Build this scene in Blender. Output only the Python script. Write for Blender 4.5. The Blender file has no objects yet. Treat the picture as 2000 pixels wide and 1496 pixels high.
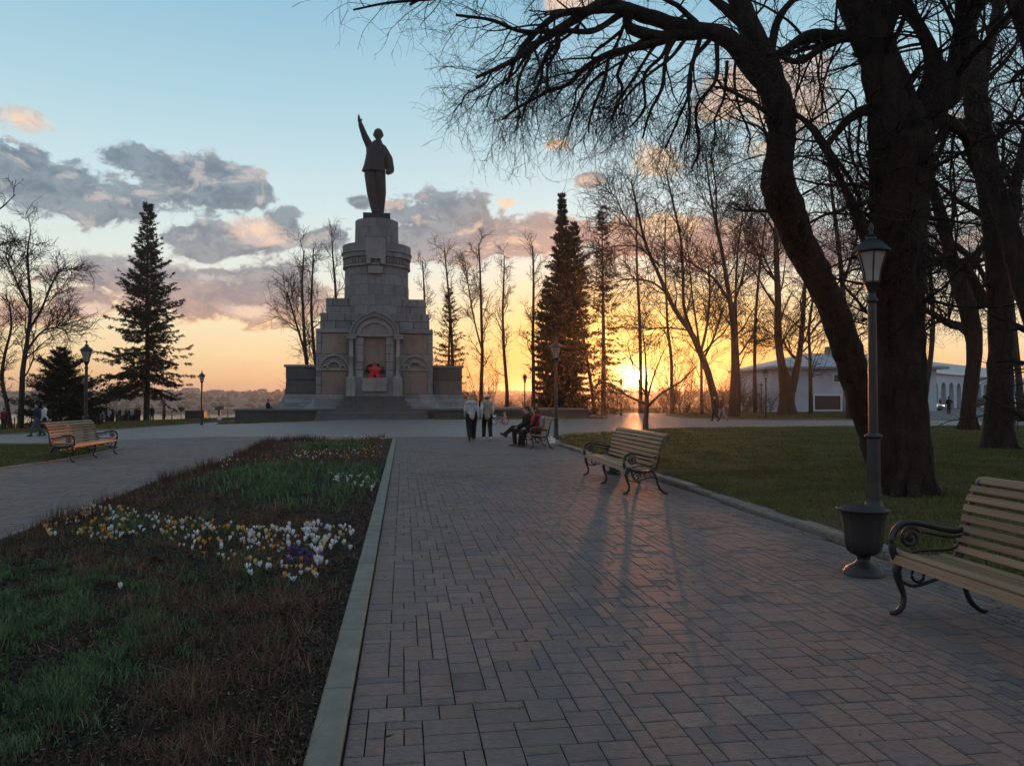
import bpy, bmesh, math, random
import numpy as np
from mathutils import Vector, Matrix, noise as mnoise

sc = bpy.context.scene
COL = sc.collection
rng = np.random.default_rng(7)
random.seed(7)
PI = math.pi

# ---------------------------------------------------------------- camera
PITCH = math.radians(1.222)
CAMZ = 1.5
F = 1500.0                      # focal length in pixels of the 2000 px wide photograph
cd = bpy.data.cameras.new('camera')
cam = bpy.data.objects.new('camera', cd)
COL.objects.link(cam)
cam.location = (0, 0, CAMZ)
cam.rotation_euler = (PI / 2 + PITCH, 0, 0)
cd.sensor_width = 36.0
cd.lens = 27.0
cd.clip_start = 0.05
cd.clip_end = 20000
sc.camera = cam

def ray(px, py):
    c, s = math.cos(PITCH), math.sin(PITCH)
    u = 748.0 - py
    return np.array([px - 1000.0, c * F - s * u, s * F + c * u])

def P(px, py, Y):
    """the place seen at a pixel of the photograph, Y metres in front"""
    d = ray(px, py)
    t = Y / d[1]
    return np.array([d[0] * t, Y, CAMZ + d[2] * t])

def terr(x, y):
    """height of the park's ground: level, falling gently to the left"""
    return -0.032 * max(0.0, -x - 12.0)

def G(px, py):
    d = ray(px, py)
    t = -CAMZ / d[2]
    for _ in range(12):
        z = terr(d[0] * t, d[1] * t)
        t = (z - CAMZ) / d[2]
    return np.array([d[0] * t, d[1] * t, terr(d[0] * t, d[1] * t)])

# ---------------------------------------------------------------- node helpers
class X:
    """a socket or number with arithmetic that makes Math nodes"""
    nt = None
    def __init__(s, v): s.v = v
    @staticmethod
    def op(o, *a, clamp=False):
        n = X.nt.nodes.new('ShaderNodeMath'); n.operation = o; n.use_clamp = clamp
        for i, x in enumerate(a):
            x = x.v if isinstance(x, X) else x
            if isinstance(x, (int, float)): n.inputs[i].default_value = x
            else: X.nt.links.new(x, n.inputs[i])
        return X(n.outputs[0])
    def __add__(s, o): return X.op('ADD', s, o)
    __radd__ = __add__
    def __sub__(s, o): return X.op('SUBTRACT', s, o)
    def __rsub__(s, o): return X.op('SUBTRACT', o, s)
    def __mul__(s, o): return X.op('MULTIPLY', s, o)
    __rmul__ = __mul__
    def __truediv__(s, o): return X.op('DIVIDE', s, o)

def mx(a, b): return X.op('MAXIMUM', a, b)
def mn(a, b): return X.op('MINIMUM', a, b)
def smooth(x, a, b):
    n = X.nt.nodes.new('ShaderNodeMapRange'); n.interpolation_type = 'SMOOTHSTEP'
    X.nt.links.new(x.v, n.inputs[0]); n.inputs[1].default_value = a; n.inputs[2].default_value = b
    return X(n.outputs[0])
def comb(x, y, z=0.0):
    n = X.nt.nodes.new('ShaderNodeCombineXYZ')
    for i, a in enumerate((x, y, z)):
        a = a.v if isinstance(a, X) else a
        if isinstance(a, (int, float)): n.inputs[i].default_value = a
        else: X.nt.links.new(a, n.inputs[i])
    return n.outputs[0]
def tex_noise(vec, scale, detail=4.0, rough=0.55, dist=0.0, dim='3D'):
    n = X.nt.nodes.new('ShaderNodeTexNoise'); n.noise_dimensions = dim
    if vec is not None: X.nt.links.new(vec, n.inputs['Vector'])
    n.inputs['Scale'].default_value = scale; n.inputs['Detail'].default_value = detail
    n.inputs['Roughness'].default_value = rough; n.inputs['Distortion'].default_value = dist
    return X(n.outputs[0])
def mixc(f, a, b, mode='MIX'):
    n = X.nt.nodes.new('ShaderNodeMix'); n.data_type = 'RGBA'; n.blend_type = mode
    for k, v in ((0, f), (6, a), (7, b)):
        v = v.v if isinstance(v, X) else v
        if isinstance(v, (int, float)): n.inputs[k].default_value = v
        elif isinstance(v, tuple): n.inputs[k].default_value = (*v, 1.0) if len(v) == 3 else v
        else: X.nt.links.new(v, n.inputs[k])
    return n.outputs[2]
def ramp(x, stops, interp='LINEAR'):
    n = X.nt.nodes.new('ShaderNodeValToRGB'); n.color_ramp.interpolation = interp
    X.nt.links.new(x.v if isinstance(x, X) else x, n.inputs[0])
    cr = n.color_ramp
    while len(cr.elements) < len(stops): cr.elements.new(0.5)
    for e, (p, c) in zip(cr.elements, stops):
        e.position = p; e.color = (*c, 1.0)
    return n.outputs[0]
def lin(r, g, b):
    f = lambda c: (c / 255 / 12.92) if c / 255 <= 0.04045 else ((c / 255 + 0.055) / 1.055) ** 2.4
    return (f(r), f(g), f(b))

# ---------------------------------------------------------------- sky
SUN_PX = (1240, 735)
sd = ray(*SUN_PX); sd = sd / np.linalg.norm(sd)
SUN_EL = math.asin(sd[2]); SUN_AZ = math.atan2(sd[0], sd[1])

world = bpy.data.worlds.new('World'); sc.world = world; world.use_nodes = True
nt = world.node_tree; nt.nodes.clear(); X.nt = nt
tc = nt.nodes.new('ShaderNodeTexCoord')
nrm = nt.nodes.new('ShaderNodeVectorMath'); nrm.operation = 'NORMALIZE'
nt.links.new(tc.outputs['Generated'], nrm.inputs[0])
sep = nt.nodes.new('ShaderNodeSeparateXYZ'); nt.links.new(nrm.outputs[0], sep.inputs[0])
sx, sy, sz = (X(sep.outputs[i]) for i in range(3))
D = 180 / PI
el = X.op('ARCSINE', sz) * D
az = X.op('ARCTAN2', sx, sy) * D
dt = nt.nodes.new('ShaderNodeVectorMath'); dt.operation = 'DOT_PRODUCT'
nt.links.new(nrm.outputs[0], dt.inputs[0]); dt.inputs[1].default_value = tuple(sd)
sang = X.op('ARCCOSINE', mn(X(dt.outputs['Value']), 0.9999999)) * D       # degrees from the sun
e01 = X.op('DIVIDE', el + 2.0, 62.0, clamp=True)
def E(d): return (d + 2.0) / 62.0
warm = ramp(e01, [(E(-2), lin(200, 140, 115)), (E(0.3), lin(232, 172, 138)), (E(1.5), lin(247, 198, 148)), (E(3.2), lin(253, 221, 170)),
                  (E(6), lin(248, 234, 200)), (E(9), lin(230, 236, 226)), (E(14), lin(208, 230, 234)),
                  (E(20), lin(178, 213, 226)), (E(28), lin(142, 190, 214)), (E(60), lin(138, 166, 186))])
cool = ramp(e01, [(E(-2), lin(125, 125, 145)), (E(2), lin(160, 158, 180)), (E(7), lin(215, 192, 192)), (E(13), lin(205, 198, 204)),
                  (E(28), lin(160, 176, 196)), (E(60), lin(138, 166, 186))])
front = smooth(sang, 150.0, 55.0)
front = smooth(sang * -1.0, -140.0, -60.0)
base = mixc(front, cool, warm)
# yellow near the sun
nearf = smooth(sang * -1.0, -21.0, -4.0)
lowf = smooth(el * -1.0, -13.0, -4.0)
base = mixc(nearf * lowf * 0.9, base, lin(255, 206, 96))
base = mixc(smooth(sang * -1.0, -30.0, -5.0) * smooth(el * -1.0, -5.0, -0.8) * 0.8, base, lin(240, 140, 62))
# ---- clouds
vec1 = comb(az * 0.15, el * 0.23, 3.7)
fb = tex_noise(vec1, 1.5, 12.0, 0.60, 0.5)
fb_up = tex_noise(comb(az * 0.15 - 0.05, el * 0.23 + 0.17, 3.7), 1.5, 12.0, 0.60, 0.5)
vec2 = comb(az * 0.15, el * 0.22, 9.1)
fb2 = tex_noise(vec2, 4.0, 10.0, 0.62, 0.4)
def blob(px, py, rx, ry):
    d = ray(px, py); d = d / np.linalg.norm(d)
    a0 = math.degrees(math.atan2(d[0], d[1])); e0 = math.degrees(math.asin(d[2]))
    kx = 1500 * D**0 / D; c = math.cos(math.radians(a0))
    ra = rx / 1500 * D * c * c; re = ry / 1500 * D * c
    dx = (az - a0) * (1 / ra); dy = (el - e0) * (1 / re)
    return 1.0 - X.op('SQRT', dx * dx + dy * dy)
dark_blobs = [(120, 375, 190, 55), (190, 400, 130, 38), (20, 320, 90, 40), (380, 350, 125, 50), (450, 372, 75, 34), (250, 310, 60, 24), (420, 470, 110, 28),
              (555, 440, 34, 30), (390, 490, 50, 25), (400, 575, 260, 52), (250, 545, 110, 45), (180, 600, 70, 25), (560, 560, 70, 50),
              (880, 420, 110, 50), (900, 455, 150, 45), (1060, 455, 70, 38), (650, 465, 60, 22), (830, 490, 130, 25), (1290, 460, 260, 34), (1230, 490, 90, 25),
              (1450, 470, 160, 40), (1800, 480, 300, 40), (1430, 180, 90, 35), (1150, 350, 30, 16), (700, 395, 26, 14), (2100, 420, 200, 50),
              (-250, 330, 260, 60), (-200, 600, 300, 40)]
bright_blobs = [(35, 232, 62, 24), (500, 450, 55, 26), (1280, 312, 60, 44), (1470, 165, 130, 55), (1560, 215, 90, 60), (1480, 290, 50, 30),
                (1850, 240, 60, 24), (1120, 5, 80, 26), (1090, 283, 28, 13), (1300, 440, 70, 22), (480, 608, 60, 16), (190, 605, 50, 18), (990, 395, 35, 16), (1700, 560, 120, 24)]
def field(bl):
    m = None
    for b in bl:
        f = blob(*b); m = f if m is None else mx(m, f)
    return m
fd = field(dark_blobs); fbr = field(bright_blobs)
wob = (fb - 0.5) * 4.6 + (fb2 - 0.5) * 2.8 - 0.1
dd = fd + wob * 0.62
db = fbr + wob * 0.62
# wisps and further clouds all round the sky
gen = tex_noise(comb(az * 0.05, el * 0.13, 1.3), 1.0, 7.0, 0.6, 0.2)
gen_m = smooth(gen, 0.56, 0.72) * smooth(X.op('ABSOLUTE', az), 38.0, 60.0) * smooth(el * -1.0, -45.0, -20.0) * smooth(el, 1.0, 5.0)
cd_ = mx(smooth(dd, -0.26, 0.10), gen_m * 0.8)
cb_ = smooth(db, -0.1, 0.5)
thick = smooth(dd, -0.18, 0.22)
cloud_deep = ramp(e01, [(E(1), lin(190, 140, 120)), (E(5), lin(176, 140, 134)), (E(7), lin(150, 134, 142)), (E(9), lin(126, 130, 144)), (E(13), lin(108, 122, 136)),
                        (E(17), lin(106, 126, 142)), (E(25), lin(120, 140, 155))])
cloud_thin = ramp(e01, [(E(1), lin(250, 180, 120)), (E(6), lin(246, 190, 145)), (E(9), lin(202, 192, 188)), (E(13), lin(172, 186, 194)), (E(18), lin(160, 178, 190)), (E(28), lin(190, 205, 212))])
mott = smooth(fb2, 0.38, 0.62)
ccol = mixc(thick, cloud_thin, cloud_deep)
ccol = mixc(mott * 0.38, ccol, cloud_thin)
ccol = mixc(smooth(sang * -1.0, -20.0, -6.0) * 0.55, ccol, lin(226, 150, 110))
bcol = ramp(X.op('MULTIPLY', mott, 1.0), [(0.0, lin(250, 214, 186)), (1.0, lin(206, 188, 184))])
bcol = mixc(smooth(sang * -1.0, -30.0, -10.0) * 0.7, bcol, lin(252, 216, 168))
rim = smooth(fb - fb_up, 0.03, 0.15) * smooth(el, 2.0, 8.0)
rimc = mixc(smooth(sang * -1.0, -34.0, -8.0), lin(214, 200, 196), lin(255, 214, 170))
ccol = mixc(rim * 0.6, ccol, rimc)
sky = mixc(cd_ * 0.95, base, ccol)
sky = mixc(cb_ * 0.9, sky, bcol)
# the sun and its aureole
def scaled(col, f):
    n = nt.nodes.new('ShaderNodeVectorMath'); n.operation = 'SCALE'
    n.inputs[0].default_value = col
    nt.links.new(f.v, n.inputs['Scale']); return n.outputs[0]
def vadd(a, b):
    n = nt.nodes.new('ShaderNodeVectorMath'); n.operation = 'ADD'
    nt.links.new(a, n.inputs[0]); nt.links.new(b, n.inputs[1]); return n.outputs[0]
g1 = X.op('EXPONENT', sang * -0.6) * 1.5 + X.op('EXPONENT', sang * -2.4) * 26.0
g2 = X.op('EXPONENT', sang * -0.22) * 0.3
disc = smooth(sang * -1.0, -0.5, -0.3) * 90.0
sky = vadd(sky, scaled((1.0, 0.66, 0.16), g1))
sky = vadd(sky, scaled((1.0, 0.52, 0.16), g2))
sky = vadd(sky, scaled((1.0, 0.85, 0.55), disc))
ns = nt.nodes.new('ShaderNodeTexSky'); ns.sky_type = 'NISHITA'; ns.sun_disc = False
ns.sun_elevation = SUN_EL; ns.sun_rotation = SUN_AZ
ns_s = nt.nodes.new('ShaderNodeVectorMath'); ns_s.operation = 'SCALE'; ns_s.inputs['Scale'].default_value = 0.012
nt.links.new(ns.outputs[0], ns_s.inputs[0])
bgn = nt.nodes.new('ShaderNodeBackground'); bgn.inputs['Strength'].default_value = 1.0
nt.links.new(vadd(sky, ns_s.outputs[0]), bgn.inputs[0])
out = nt.nodes.new('ShaderNodeOutputWorld'); nt.links.new(bgn.outputs[0], out.inputs[0])
world.cycles.sampling_method = 'MANUAL'; world.cycles.sample_map_resolution = 1024

# ---------------------------------------------------------------- sun
sl = bpy.data.lights.new('sun', 'SUN'); sl.energy = 2.3; sl.angle = math.radians(0.53); sl.color = (1.0, 0.34, 0.11)
so = bpy.data.objects.new('sun', sl); COL.objects.link(so)
so.rotation_euler = Vector((-sd[0], -sd[1], -sd[2])).to_track_quat('-Z', 'Y').to_euler()

sc.view_settings.view_transform = 'Standard'
try: sc.view_settings.look = 'None'
except Exception: pass
sc.view_settings.exposure = 0.0
sc.view_settings.gamma = 1.0
sc.view_settings.use_curve_mapping = False
sc.render.engine = 'CYCLES'
sc.cycles.max_bounces = 5; sc.cycles.diffuse_bounces = 2; sc.cycles.glossy_bounces = 2
sc.cycles.transmission_bounces = 3; sc.cycles.transparent_max_bounces = 6; sc.cycles.volume_bounces = 0
sc.cycles.sample_clamp_indirect = 3.0
sc.cycles.use_adaptive_sampling = True; sc.cycles.adaptive_threshold = 0.015
sc.cycles.use_denoising = True
sc.cycles.caustics_reflective = False; sc.cycles.caustics_refractive = False

# ---------------------------------------------------------------- materials
def new_mat(name):
    m = bpy.data.materials.new(name); m.use_nodes = True
    X.nt = m.node_tree
    b = m.node_tree.nodes['Principled BSDF']
    return m, b
def setc(b, v, key='Base Color'):
    if isinstance(v, tuple): b.inputs[key].default_value = (*v, 1.0)
    else: X.nt.links.new(v, b.inputs[key])
def objc():
    n = X.nt.nodes.new('ShaderNodeTexCoord'); return n.outputs['Object']
def posc():
    n = X.nt.nodes.new('ShaderNodeNewGeometry'); return n.outputs['Position']
def mapping(v, scale=(1, 1, 1), rot=(0, 0, 0)):
    n = X.nt.nodes.new('ShaderNodeMapping'); X.nt.links.new(v, n.inputs[0])
    n.inputs['Scale'].default_value = scale; n.inputs['Rotation'].default_value = rot
    return n.outputs[0]
def bump(b, h, strength=0.5, dist=0.02):
    n = X.nt.nodes.new('ShaderNodeBump'); n.inputs['Strength'].default_value = strength; n.inputs['Distance'].default_value = dist
    X.nt.links.new(h.v if isinstance(h, X) else h, n.inputs['Height'])
    X.nt.links.new(n.outputs[0], b.inputs['Normal'])
def simple(name, col, rough=0.7, metal=0.0, var=0.15, scale=8.0, bmp=0.0, spec=0.5, coord='obj', bs=None):
    m, b = new_mat(name)
    v = objc() if coord == 'obj' else posc()
    n = tex_noise(v, scale, 5.0, 0.6)
    lo = tuple(c * (1 - var) for c in col); hi = tuple(min(1, c * (1 + var)) for c in col)
    setc(b, ramp(n, [(0.3, lo), (0.7, hi)]))
    b.inputs['Roughness'].default_value = rough; b.inputs['Metallic'].default_value = metal
    b.inputs['Specular IOR Level'].default_value = spec
    if bmp: bump(b, tex_noise(v, bs or scale * 4, 4.0, 0.6), bmp, 0.01)
    return m
def rnd_obj():
    n = X.nt.nodes.new('ShaderNodeObjectInfo'); return X(n.outputs['Random'])
def rnd_attr(a='rnd'):
    n = X.nt.nodes.new('ShaderNodeAttribute'); n.attribute_name = a; return X(n.outputs['Fac'])

M = {}
PATH_ANG = math.atan(0.1415)      # the path runs a little to the left of the view
def paver_mat(name, src):
    m, b = new_mat(name)
    r = rnd_obj() if src == 'obj' else rnd_attr()
    p = posc()
    big = tex_noise(p, 1.3, 4.0, 0.6)
    c = ramp(r, [(0.0, (0.150, 0.122, 0.122)), (0.2, (0.185, 0.142, 0.136)), (0.5, (0.215, 0.156, 0.143)), (0.8, (0.225, 0.153, 0.132)), (1.0, (0.245, 0.182, 0.162))])
    pr = mapping(p, (1, 1, 1), (0, 0, PATH_ANG))
    st = tex_noise(mapping(pr, (20, 75, 20)), 1.0, 4.0, 0.65, 0.8)
    stain = tex_noise(p, 0.45, 6.0, 0.7)
    c = mixc(smooth(st, 0.35, 0.7) * 0.6, c, (0.065, 0.055, 0.056))
    c = mixc(smooth(stain, 0.48, 0.68) * 0.55, c, (0.085, 0.072, 0.070))
    c = mixc(smooth(tex_noise(p, 3.2, 5.0, 0.7), 0.58, 0.70) * 0.45, c, (0.075, 0.062, 0.058))
    c = mixc(smooth(big, 0.45, 0.7) * 0.35, c, (0.22, 0.14, 0.11))
    setc(b, c)
    b.inputs['Roughness'].default_value = 0.78
    b.inputs['Specular IOR Level'].default_value = 0.2
    bump(b, st * 0.7 + tex_noise(p, 90.0, 3.0, 0.6) * 0.3, 0.6, 0.010)
    return m
M['paver'] = paver_mat('paver_stone', 'obj')
M['paver_mass'] = paver_mat('paver_stone_mass', 'attr')
def far_paving():
    m, b = new_mat('far_paving')
    p = posc()
    pr = mapping(p, (1, 1, 1), (0, 0, PATH_ANG))
    br = X.nt.nodes.new('ShaderNodeTexBrick'); X.nt.links.new(pr, br.inputs['Vector'])
    br.inputs['Scale'].default_value = 1.0; br.inputs['Brick Width'].default_value = 0.22; br.inputs['Row Height'].default_value = 0.16
    br.inputs['Mortar Size'].default_value = 0.006
    br.inputs['Color1'].default_value = (0.215, 0.165, 0.15, 1); br.inputs['Color2'].default_value = (0.16, 0.122, 0.114, 1); br.inputs['Mortar'].default_value = (0.05, 0.05, 0.05, 1)
    n = tex_noise(p, 1.1, 6.0, 0.65)
    setc(b, mixc(smooth(n, 0.4, 0.7) * 0.4, br.outputs[0], (0.115, 0.092, 0.088)))
    b.inputs['Roughness'].default_value = 0.6; b.inputs['Specular IOR Level'].default_value = 0.35
    bump(b, br.outputs['Fac'], -0.3, 0.01)
    return m
M['paving'] = far_paving()
M['joint'] = simple('joint_sand', (0.045, 0.04, 0.036), 0.95, scale=20, coord='pos', bmp=0.5)
M['kerb'] = simple('kerb_stone', (0.165, 0.15, 0.125), 0.75, var=0.25, scale=5, bmp=0.4, coord='pos', bs=160)
M['granite'] = simple('rough_kerb_granite', (0.14, 0.12, 0.105), 0.8, var=0.35, scale=7, bmp=0.7, coord='pos', bs=60)

def lawn_mat():
    m, b = new_mat('lawn')
    p = posc()
    n1 = tex_noise(p, 0.35, 5.0, 0.6); n2 = tex_noise(p, 9.0, 6.0, 0.7); n3 = tex_noise(mapping(p, (60, 25, 20)), 1.0, 3.0, 0.7)
    c = ramp(n2, [(0.3, (0.048, 0.046, 0.018)), (0.55, (0.10, 0.092, 0.033)), (0.75, (0.15, 0.12, 0.058))])
    c = mixc(smooth(n1, 0.42, 0.60) * 0.85, c, (0.105, 0.078, 0.040))
    c = mixc(smooth(tex_noise(p, 1.7, 5.0, 0.7), 0.52, 0.68) * 0.6, c, (0.075, 0.054, 0.032))
    c = mixc(smooth(n3, 0.4, 0.7) * 0.5, c, (0.022, 0.028, 0.012))
    setc(b, c); b.inputs['Roughness'].default_value = 0.95; b.inputs['Specular IOR Level'].default_value = 0.1
    bump(b, n2 * 0.5 + n3 * 0.5, 1.0, 0.08)
    return m
M['lawn'] = lawn_mat()
def soil_mat():
    m, b = new_mat('bed_soil')
    p = posc()
    n2 = tex_noise(p, 14.0, 7.0, 0.7); n3 = tex_noise(p, 2.0, 3.0, 0.6); n4 = tex_noise(p, 70.0, 3.0, 0.7)
    c = ramp(n2, [(0.3, (0.014, 0.011, 0.010)), (0.55, (0.038, 0.029, 0.024)), (0.72, (0.085, 0.064, 0.050))])
    c = mixc(smooth(n4, 0.62, 0.74) * 0.8, c, (0.11, 0.085, 0.062))
    c = mixc(smooth(n3, 0.5, 0.7) * 0.4, c, (0.035, 0.024, 0.018))
    setc(b, c); b.inputs['Roughness'].default_value = 0.95; b.inputs['Specular IOR Level'].default_value = 0.15
    bump(b, n2 * 0.6 + n4 * 0.4, 1.0, 0.05)
    return m
M['soil'] = soil_mat()

def attr_plant(name, stops, trans=0.0, rough=0.8):
    m, b = new_mat(name)
    setc(b, ramp(rnd_attr(), stops)); b.inputs['Roughness'].default_value = rough; b.inputs['Specular IOR Level'].default_value = 0.15
    return m
M['blade'] = attr_plant('grass_blades', [(0, (0.050, 0.054, 0.019)), (0.5, (0.11, 0.115, 0.036)), (0.8, (0.17, 0.155, 0.058)), (1, (0.24, 0.165, 0.08))])
M['bed_green'] = attr_plant('bed_leaves', [(0, (0.026, 0.046, 0.021)), (0.5, (0.070, 0.120, 0.052)), (1, (0.15, 0.21, 0.11))])
M['dead_stem'] = attr_plant('dead_stems', [(0, (0.040, 0.026, 0.020)), (0.45, (0.105, 0.060, 0.042)), (0.7, (0.13, 0.088, 0.056)), (0.85, (0.25, 0.11, 0.07)), (1, (0.33, 0.24, 0.16))])
M['litter'] = attr_plant('dead_leaf_litter', [(0, (0.04, 0.028, 0.022)), (0.6, (0.10, 0.07, 0.045)), (1, (0.22, 0.17, 0.12))])

def stone_mat(name, base, src='obj', var=0.35):
    m, b = new_mat(name)
    p = posc()
    r = rnd_obj()
    n1 = tex_noise(p, 0.7, 6.0, 0.65); n2 = tex_noise(p, 6.0, 6.0, 0.7); n3 = tex_noise(mapping(p, (2.5, 2.5, 0.35)), 1.0, 5.0, 0.6)
    k = lambda f: tuple(c * f for c in base)
    c = ramp(r, [(0, k(1 - var)), (0.5, k(1.0)), (1, k(1 + var))])
    c = mixc(smooth(n1, 0.42, 0.7) * 0.5, c, k(0.55))
    c = mixc(smooth(n3, 0.52, 0.72) * 0.5, c, (base[0] * 0.45, base[1] * 0.43, base[2] * 0.42))
    c = mixc(smooth(n2, 0.55, 0.8) * 0.35, c, (base[0] * 1.4, base[1] * 1.3, base[2] * 1.15))
    setc(b, c); b.inputs['Roughness'].default_value = 0.85; b.inputs['Specular IOR Level'].default_value = 0.25
    bump(b, n2, 0.6, 0.05)
    return m
M['stone'] = stone_mat('weathered_granite', (0.20, 0.205, 0.205), var=0.22)
M['stone_dark'] = stone_mat('dark_weathered_granite', (0.105, 0.105, 0.105), var=0.3)
M['stone_core'] = stone_mat('recessed_joint_stone', (0.06, 0.06, 0.06))
M['plaster'] = stone_mat('worn_pink_plaster', (0.26, 0.205, 0.175), var=0.10)
M['paledress'] = stone_mat('pale_carved_stone', (0.26, 0.255, 0.245), var=0.10)
M['bronze'] = simple('dark_bronze', (0.006, 0.009, 0.013), 0.65, 0.0, var=0.3, scale=1.5, bmp=0.3)
M['iron'] = simple('black_painted_iron', (0.011, 0.011, 0.012), 0.45, 0.0, var=0.4, scale=12, bmp=0.25, spec=0.5)
M['lamp_iron'] = simple('lamp_post_paint', (0.014, 0.015, 0.016), 0.45, 0.0, var=0.35, scale=6, bmp=0.3)
M['urn'] = simple('urn_cast_iron', (0.014, 0.0125, 0.013), 0.55, 0.0, var=0.35, scale=9, bmp=0.4)

def wood_mat(name, c0, c1):
    m, b = new_mat(name)
    o = objc(); r = rnd_obj()
    g = tex_noise(mapping(o, (1.2, 45, 45)), 1.0, 5.0, 0.6, 0.4)
    c = ramp(r, [(0, c0), (1, c1)])
    c = mixc(smooth(g, 0.4, 0.7) * 0.5, c, tuple(x * 0.55 for x in c0))
    w = tex_noise(o, 3.0, 4.0, 0.7)
    c = mixc(smooth(w, 0.55, 0.8) * 0.4, c, (0.16, 0.13, 0.10))
    setc(b, c); b.inputs['Roughness'].default_value = 0.6; b.inputs['Specular IOR Level'].default_value = 0.25
    bump(b, g, 0.35, 0.004)
    return m
M['wood'] = wood_mat('varnished_slat_wood', (0.205, 0.128, 0.080), (0.325, 0.21, 0.135))

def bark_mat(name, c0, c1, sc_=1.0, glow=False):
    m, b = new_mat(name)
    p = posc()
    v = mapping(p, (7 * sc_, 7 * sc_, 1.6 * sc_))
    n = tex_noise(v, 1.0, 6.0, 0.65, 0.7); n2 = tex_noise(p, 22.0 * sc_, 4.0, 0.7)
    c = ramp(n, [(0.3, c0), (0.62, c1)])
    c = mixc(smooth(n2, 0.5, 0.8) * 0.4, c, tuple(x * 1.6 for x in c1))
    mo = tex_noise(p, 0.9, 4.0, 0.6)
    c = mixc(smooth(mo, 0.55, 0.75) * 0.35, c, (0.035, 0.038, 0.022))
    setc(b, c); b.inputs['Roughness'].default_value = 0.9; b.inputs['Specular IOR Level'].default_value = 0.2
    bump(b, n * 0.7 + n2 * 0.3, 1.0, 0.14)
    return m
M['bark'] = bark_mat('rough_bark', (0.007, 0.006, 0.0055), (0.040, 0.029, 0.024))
M['bark_far'] = bark_mat('far_bark', (0.022, 0.018, 0.015), (0.055, 0.042, 0.034), 0.6)
M['twig'] = simple('twig_bark', (0.030, 0.024, 0.022), 0.85, var=0.3, scale=2, coord='pos', spec=0.1)
M['twig_warm'] = simple('reddish_twig_bark', (0.085, 0.045, 0.025), 0.85, var=0.3, scale=1, coord='pos', spec=0.1)
M['needle'] = attr_plant('spruce_needles', [(0, (0.005, 0.010, 0.008)), (0.6, (0.011, 0.020, 0.014)), (1, (0.022, 0.032, 0.020))])

def glass_lamp():
    m, b = new_mat('frosted_lamp_glass')
    setc(b, (0.45, 0.42, 0.40)); b.inputs['Roughness'].default_value = 0.4
    b.inputs['Transmission Weight'].default_value = 0.35
    return m
M['lampglass'] = glass_lamp()
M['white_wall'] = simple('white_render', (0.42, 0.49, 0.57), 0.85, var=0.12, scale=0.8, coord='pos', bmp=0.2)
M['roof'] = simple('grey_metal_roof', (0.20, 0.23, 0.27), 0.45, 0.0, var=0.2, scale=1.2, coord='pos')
M['dark_open'] = simple('dark_shutter', (0.030, 0.022, 0.020), 0.6, var=0.2)
M['darkglass'] = simple('window_glass', (0.02, 0.022, 0.026), 0.12, var=0.1)
M['asphalt'] = simple('asphalt', (0.085, 0.083, 0.085), 0.85, var=0.25, scale=1.5, coord='pos', bmp=0.3, bs=60)
M['white_paint'] = simple('white_paint', (0.7, 0.7, 0.7), 0.5, var=0.05)
M['red_box'] = simple('dull_red_paint', (0.16, 0.03, 0.03), 0.6)
def cloth(name, col, rough=0.9, var=0.2):
    M[name] = simple('cloth_' + name, col, rough, var=var, scale=9, bmp=0.3, bs=60, spec=0.15); return M[name]
cloth('light_grey', (0.42, 0.43, 0.44)); cloth('brown_vest', (0.29, 0.25, 0.21)); cloth('white', (0.6, 0.6, 0.6)); cloth('black', (0.018, 0.018, 0.020))
cloth('dark_blue', (0.025, 0.032, 0.055)); cloth('jeans', (0.07, 0.085, 0.12)); cloth('red', (0.30, 0.02, 0.03)); cloth('mid_grey', (0.25, 0.25, 0.27)); cloth('fur', (0.05, 0.04, 0.035))
cloth('olive', (0.10, 0.11, 0.07)); cloth('maroon', (0.12, 0.03, 0.035)); cloth('pink', (0.55, 0.25, 0.22)); cloth('pale_blue', (0.30, 0.36, 0.45)); cloth('pale_green', (0.30, 0.40, 0.30)); cloth('purple', (0.16, 0.13, 0.32))
M['skin'] = simple('skin', (0.42, 0.26, 0.19), 0.55, var=0.05)
M['hair_blond'] = simple('hair_blond', (0.34, 0.22, 0.10), 0.7, bmp=0.3)
M['hair_dark'] = simple('hair_dark', (0.025, 0.018, 0.014), 0.7, bmp=0.3)
M['shoe_white'] = simple('shoe_white', (0.6, 0.6, 0.6), 0.6)
M['shoe_dark'] = simple('shoe_dark', (0.03, 0.03, 0.03), 0.5)
M['rubber'] = simple('rubber', (0.02, 0.02, 0.02), 0.8)
M['petal_white'] = simple('white_petal', (0.66, 0.68, 0.70), 0.6, var=0.08)
M['petal_gold'] = simple('golden_petal', (0.62, 0.30, 0.05), 0.6, var=0.15)
M['petal_cream'] = simple('cream_petal', (0.62, 0.48, 0.25), 0.6, var=0.12)
M['petal_purple'] = simple('purple_petal', (0.085, 0.04, 0.20), 0.6, var=0.2)
M['stem_green'] = simple('crocus_stem', (0.09, 0.13, 0.06), 0.7)
M['wreath_red'] = simple('wreath_red', (0.50, 0.02, 0.03), 0.6, var=0.4, scale=12, bmp=0.6)
M['wreath_dark'] = simple('wreath_dark_green', (0.02, 0.03, 0.018), 0.8, var=0.4, scale=12, bmp=0.6)
def water_mat():
    m, b = new_mat('river_water')
    p = posc()
    setc(b, (0.02, 0.03, 0.035)); b.inputs['Roughness'].default_value = 0.16
    bump(b, tex_noise(mapping(p, (0.05, 0.15, 1)), 1.0, 5.0, 0.6), 0.12, 1.0)
    return m
M['water'] = water_mat()
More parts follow.
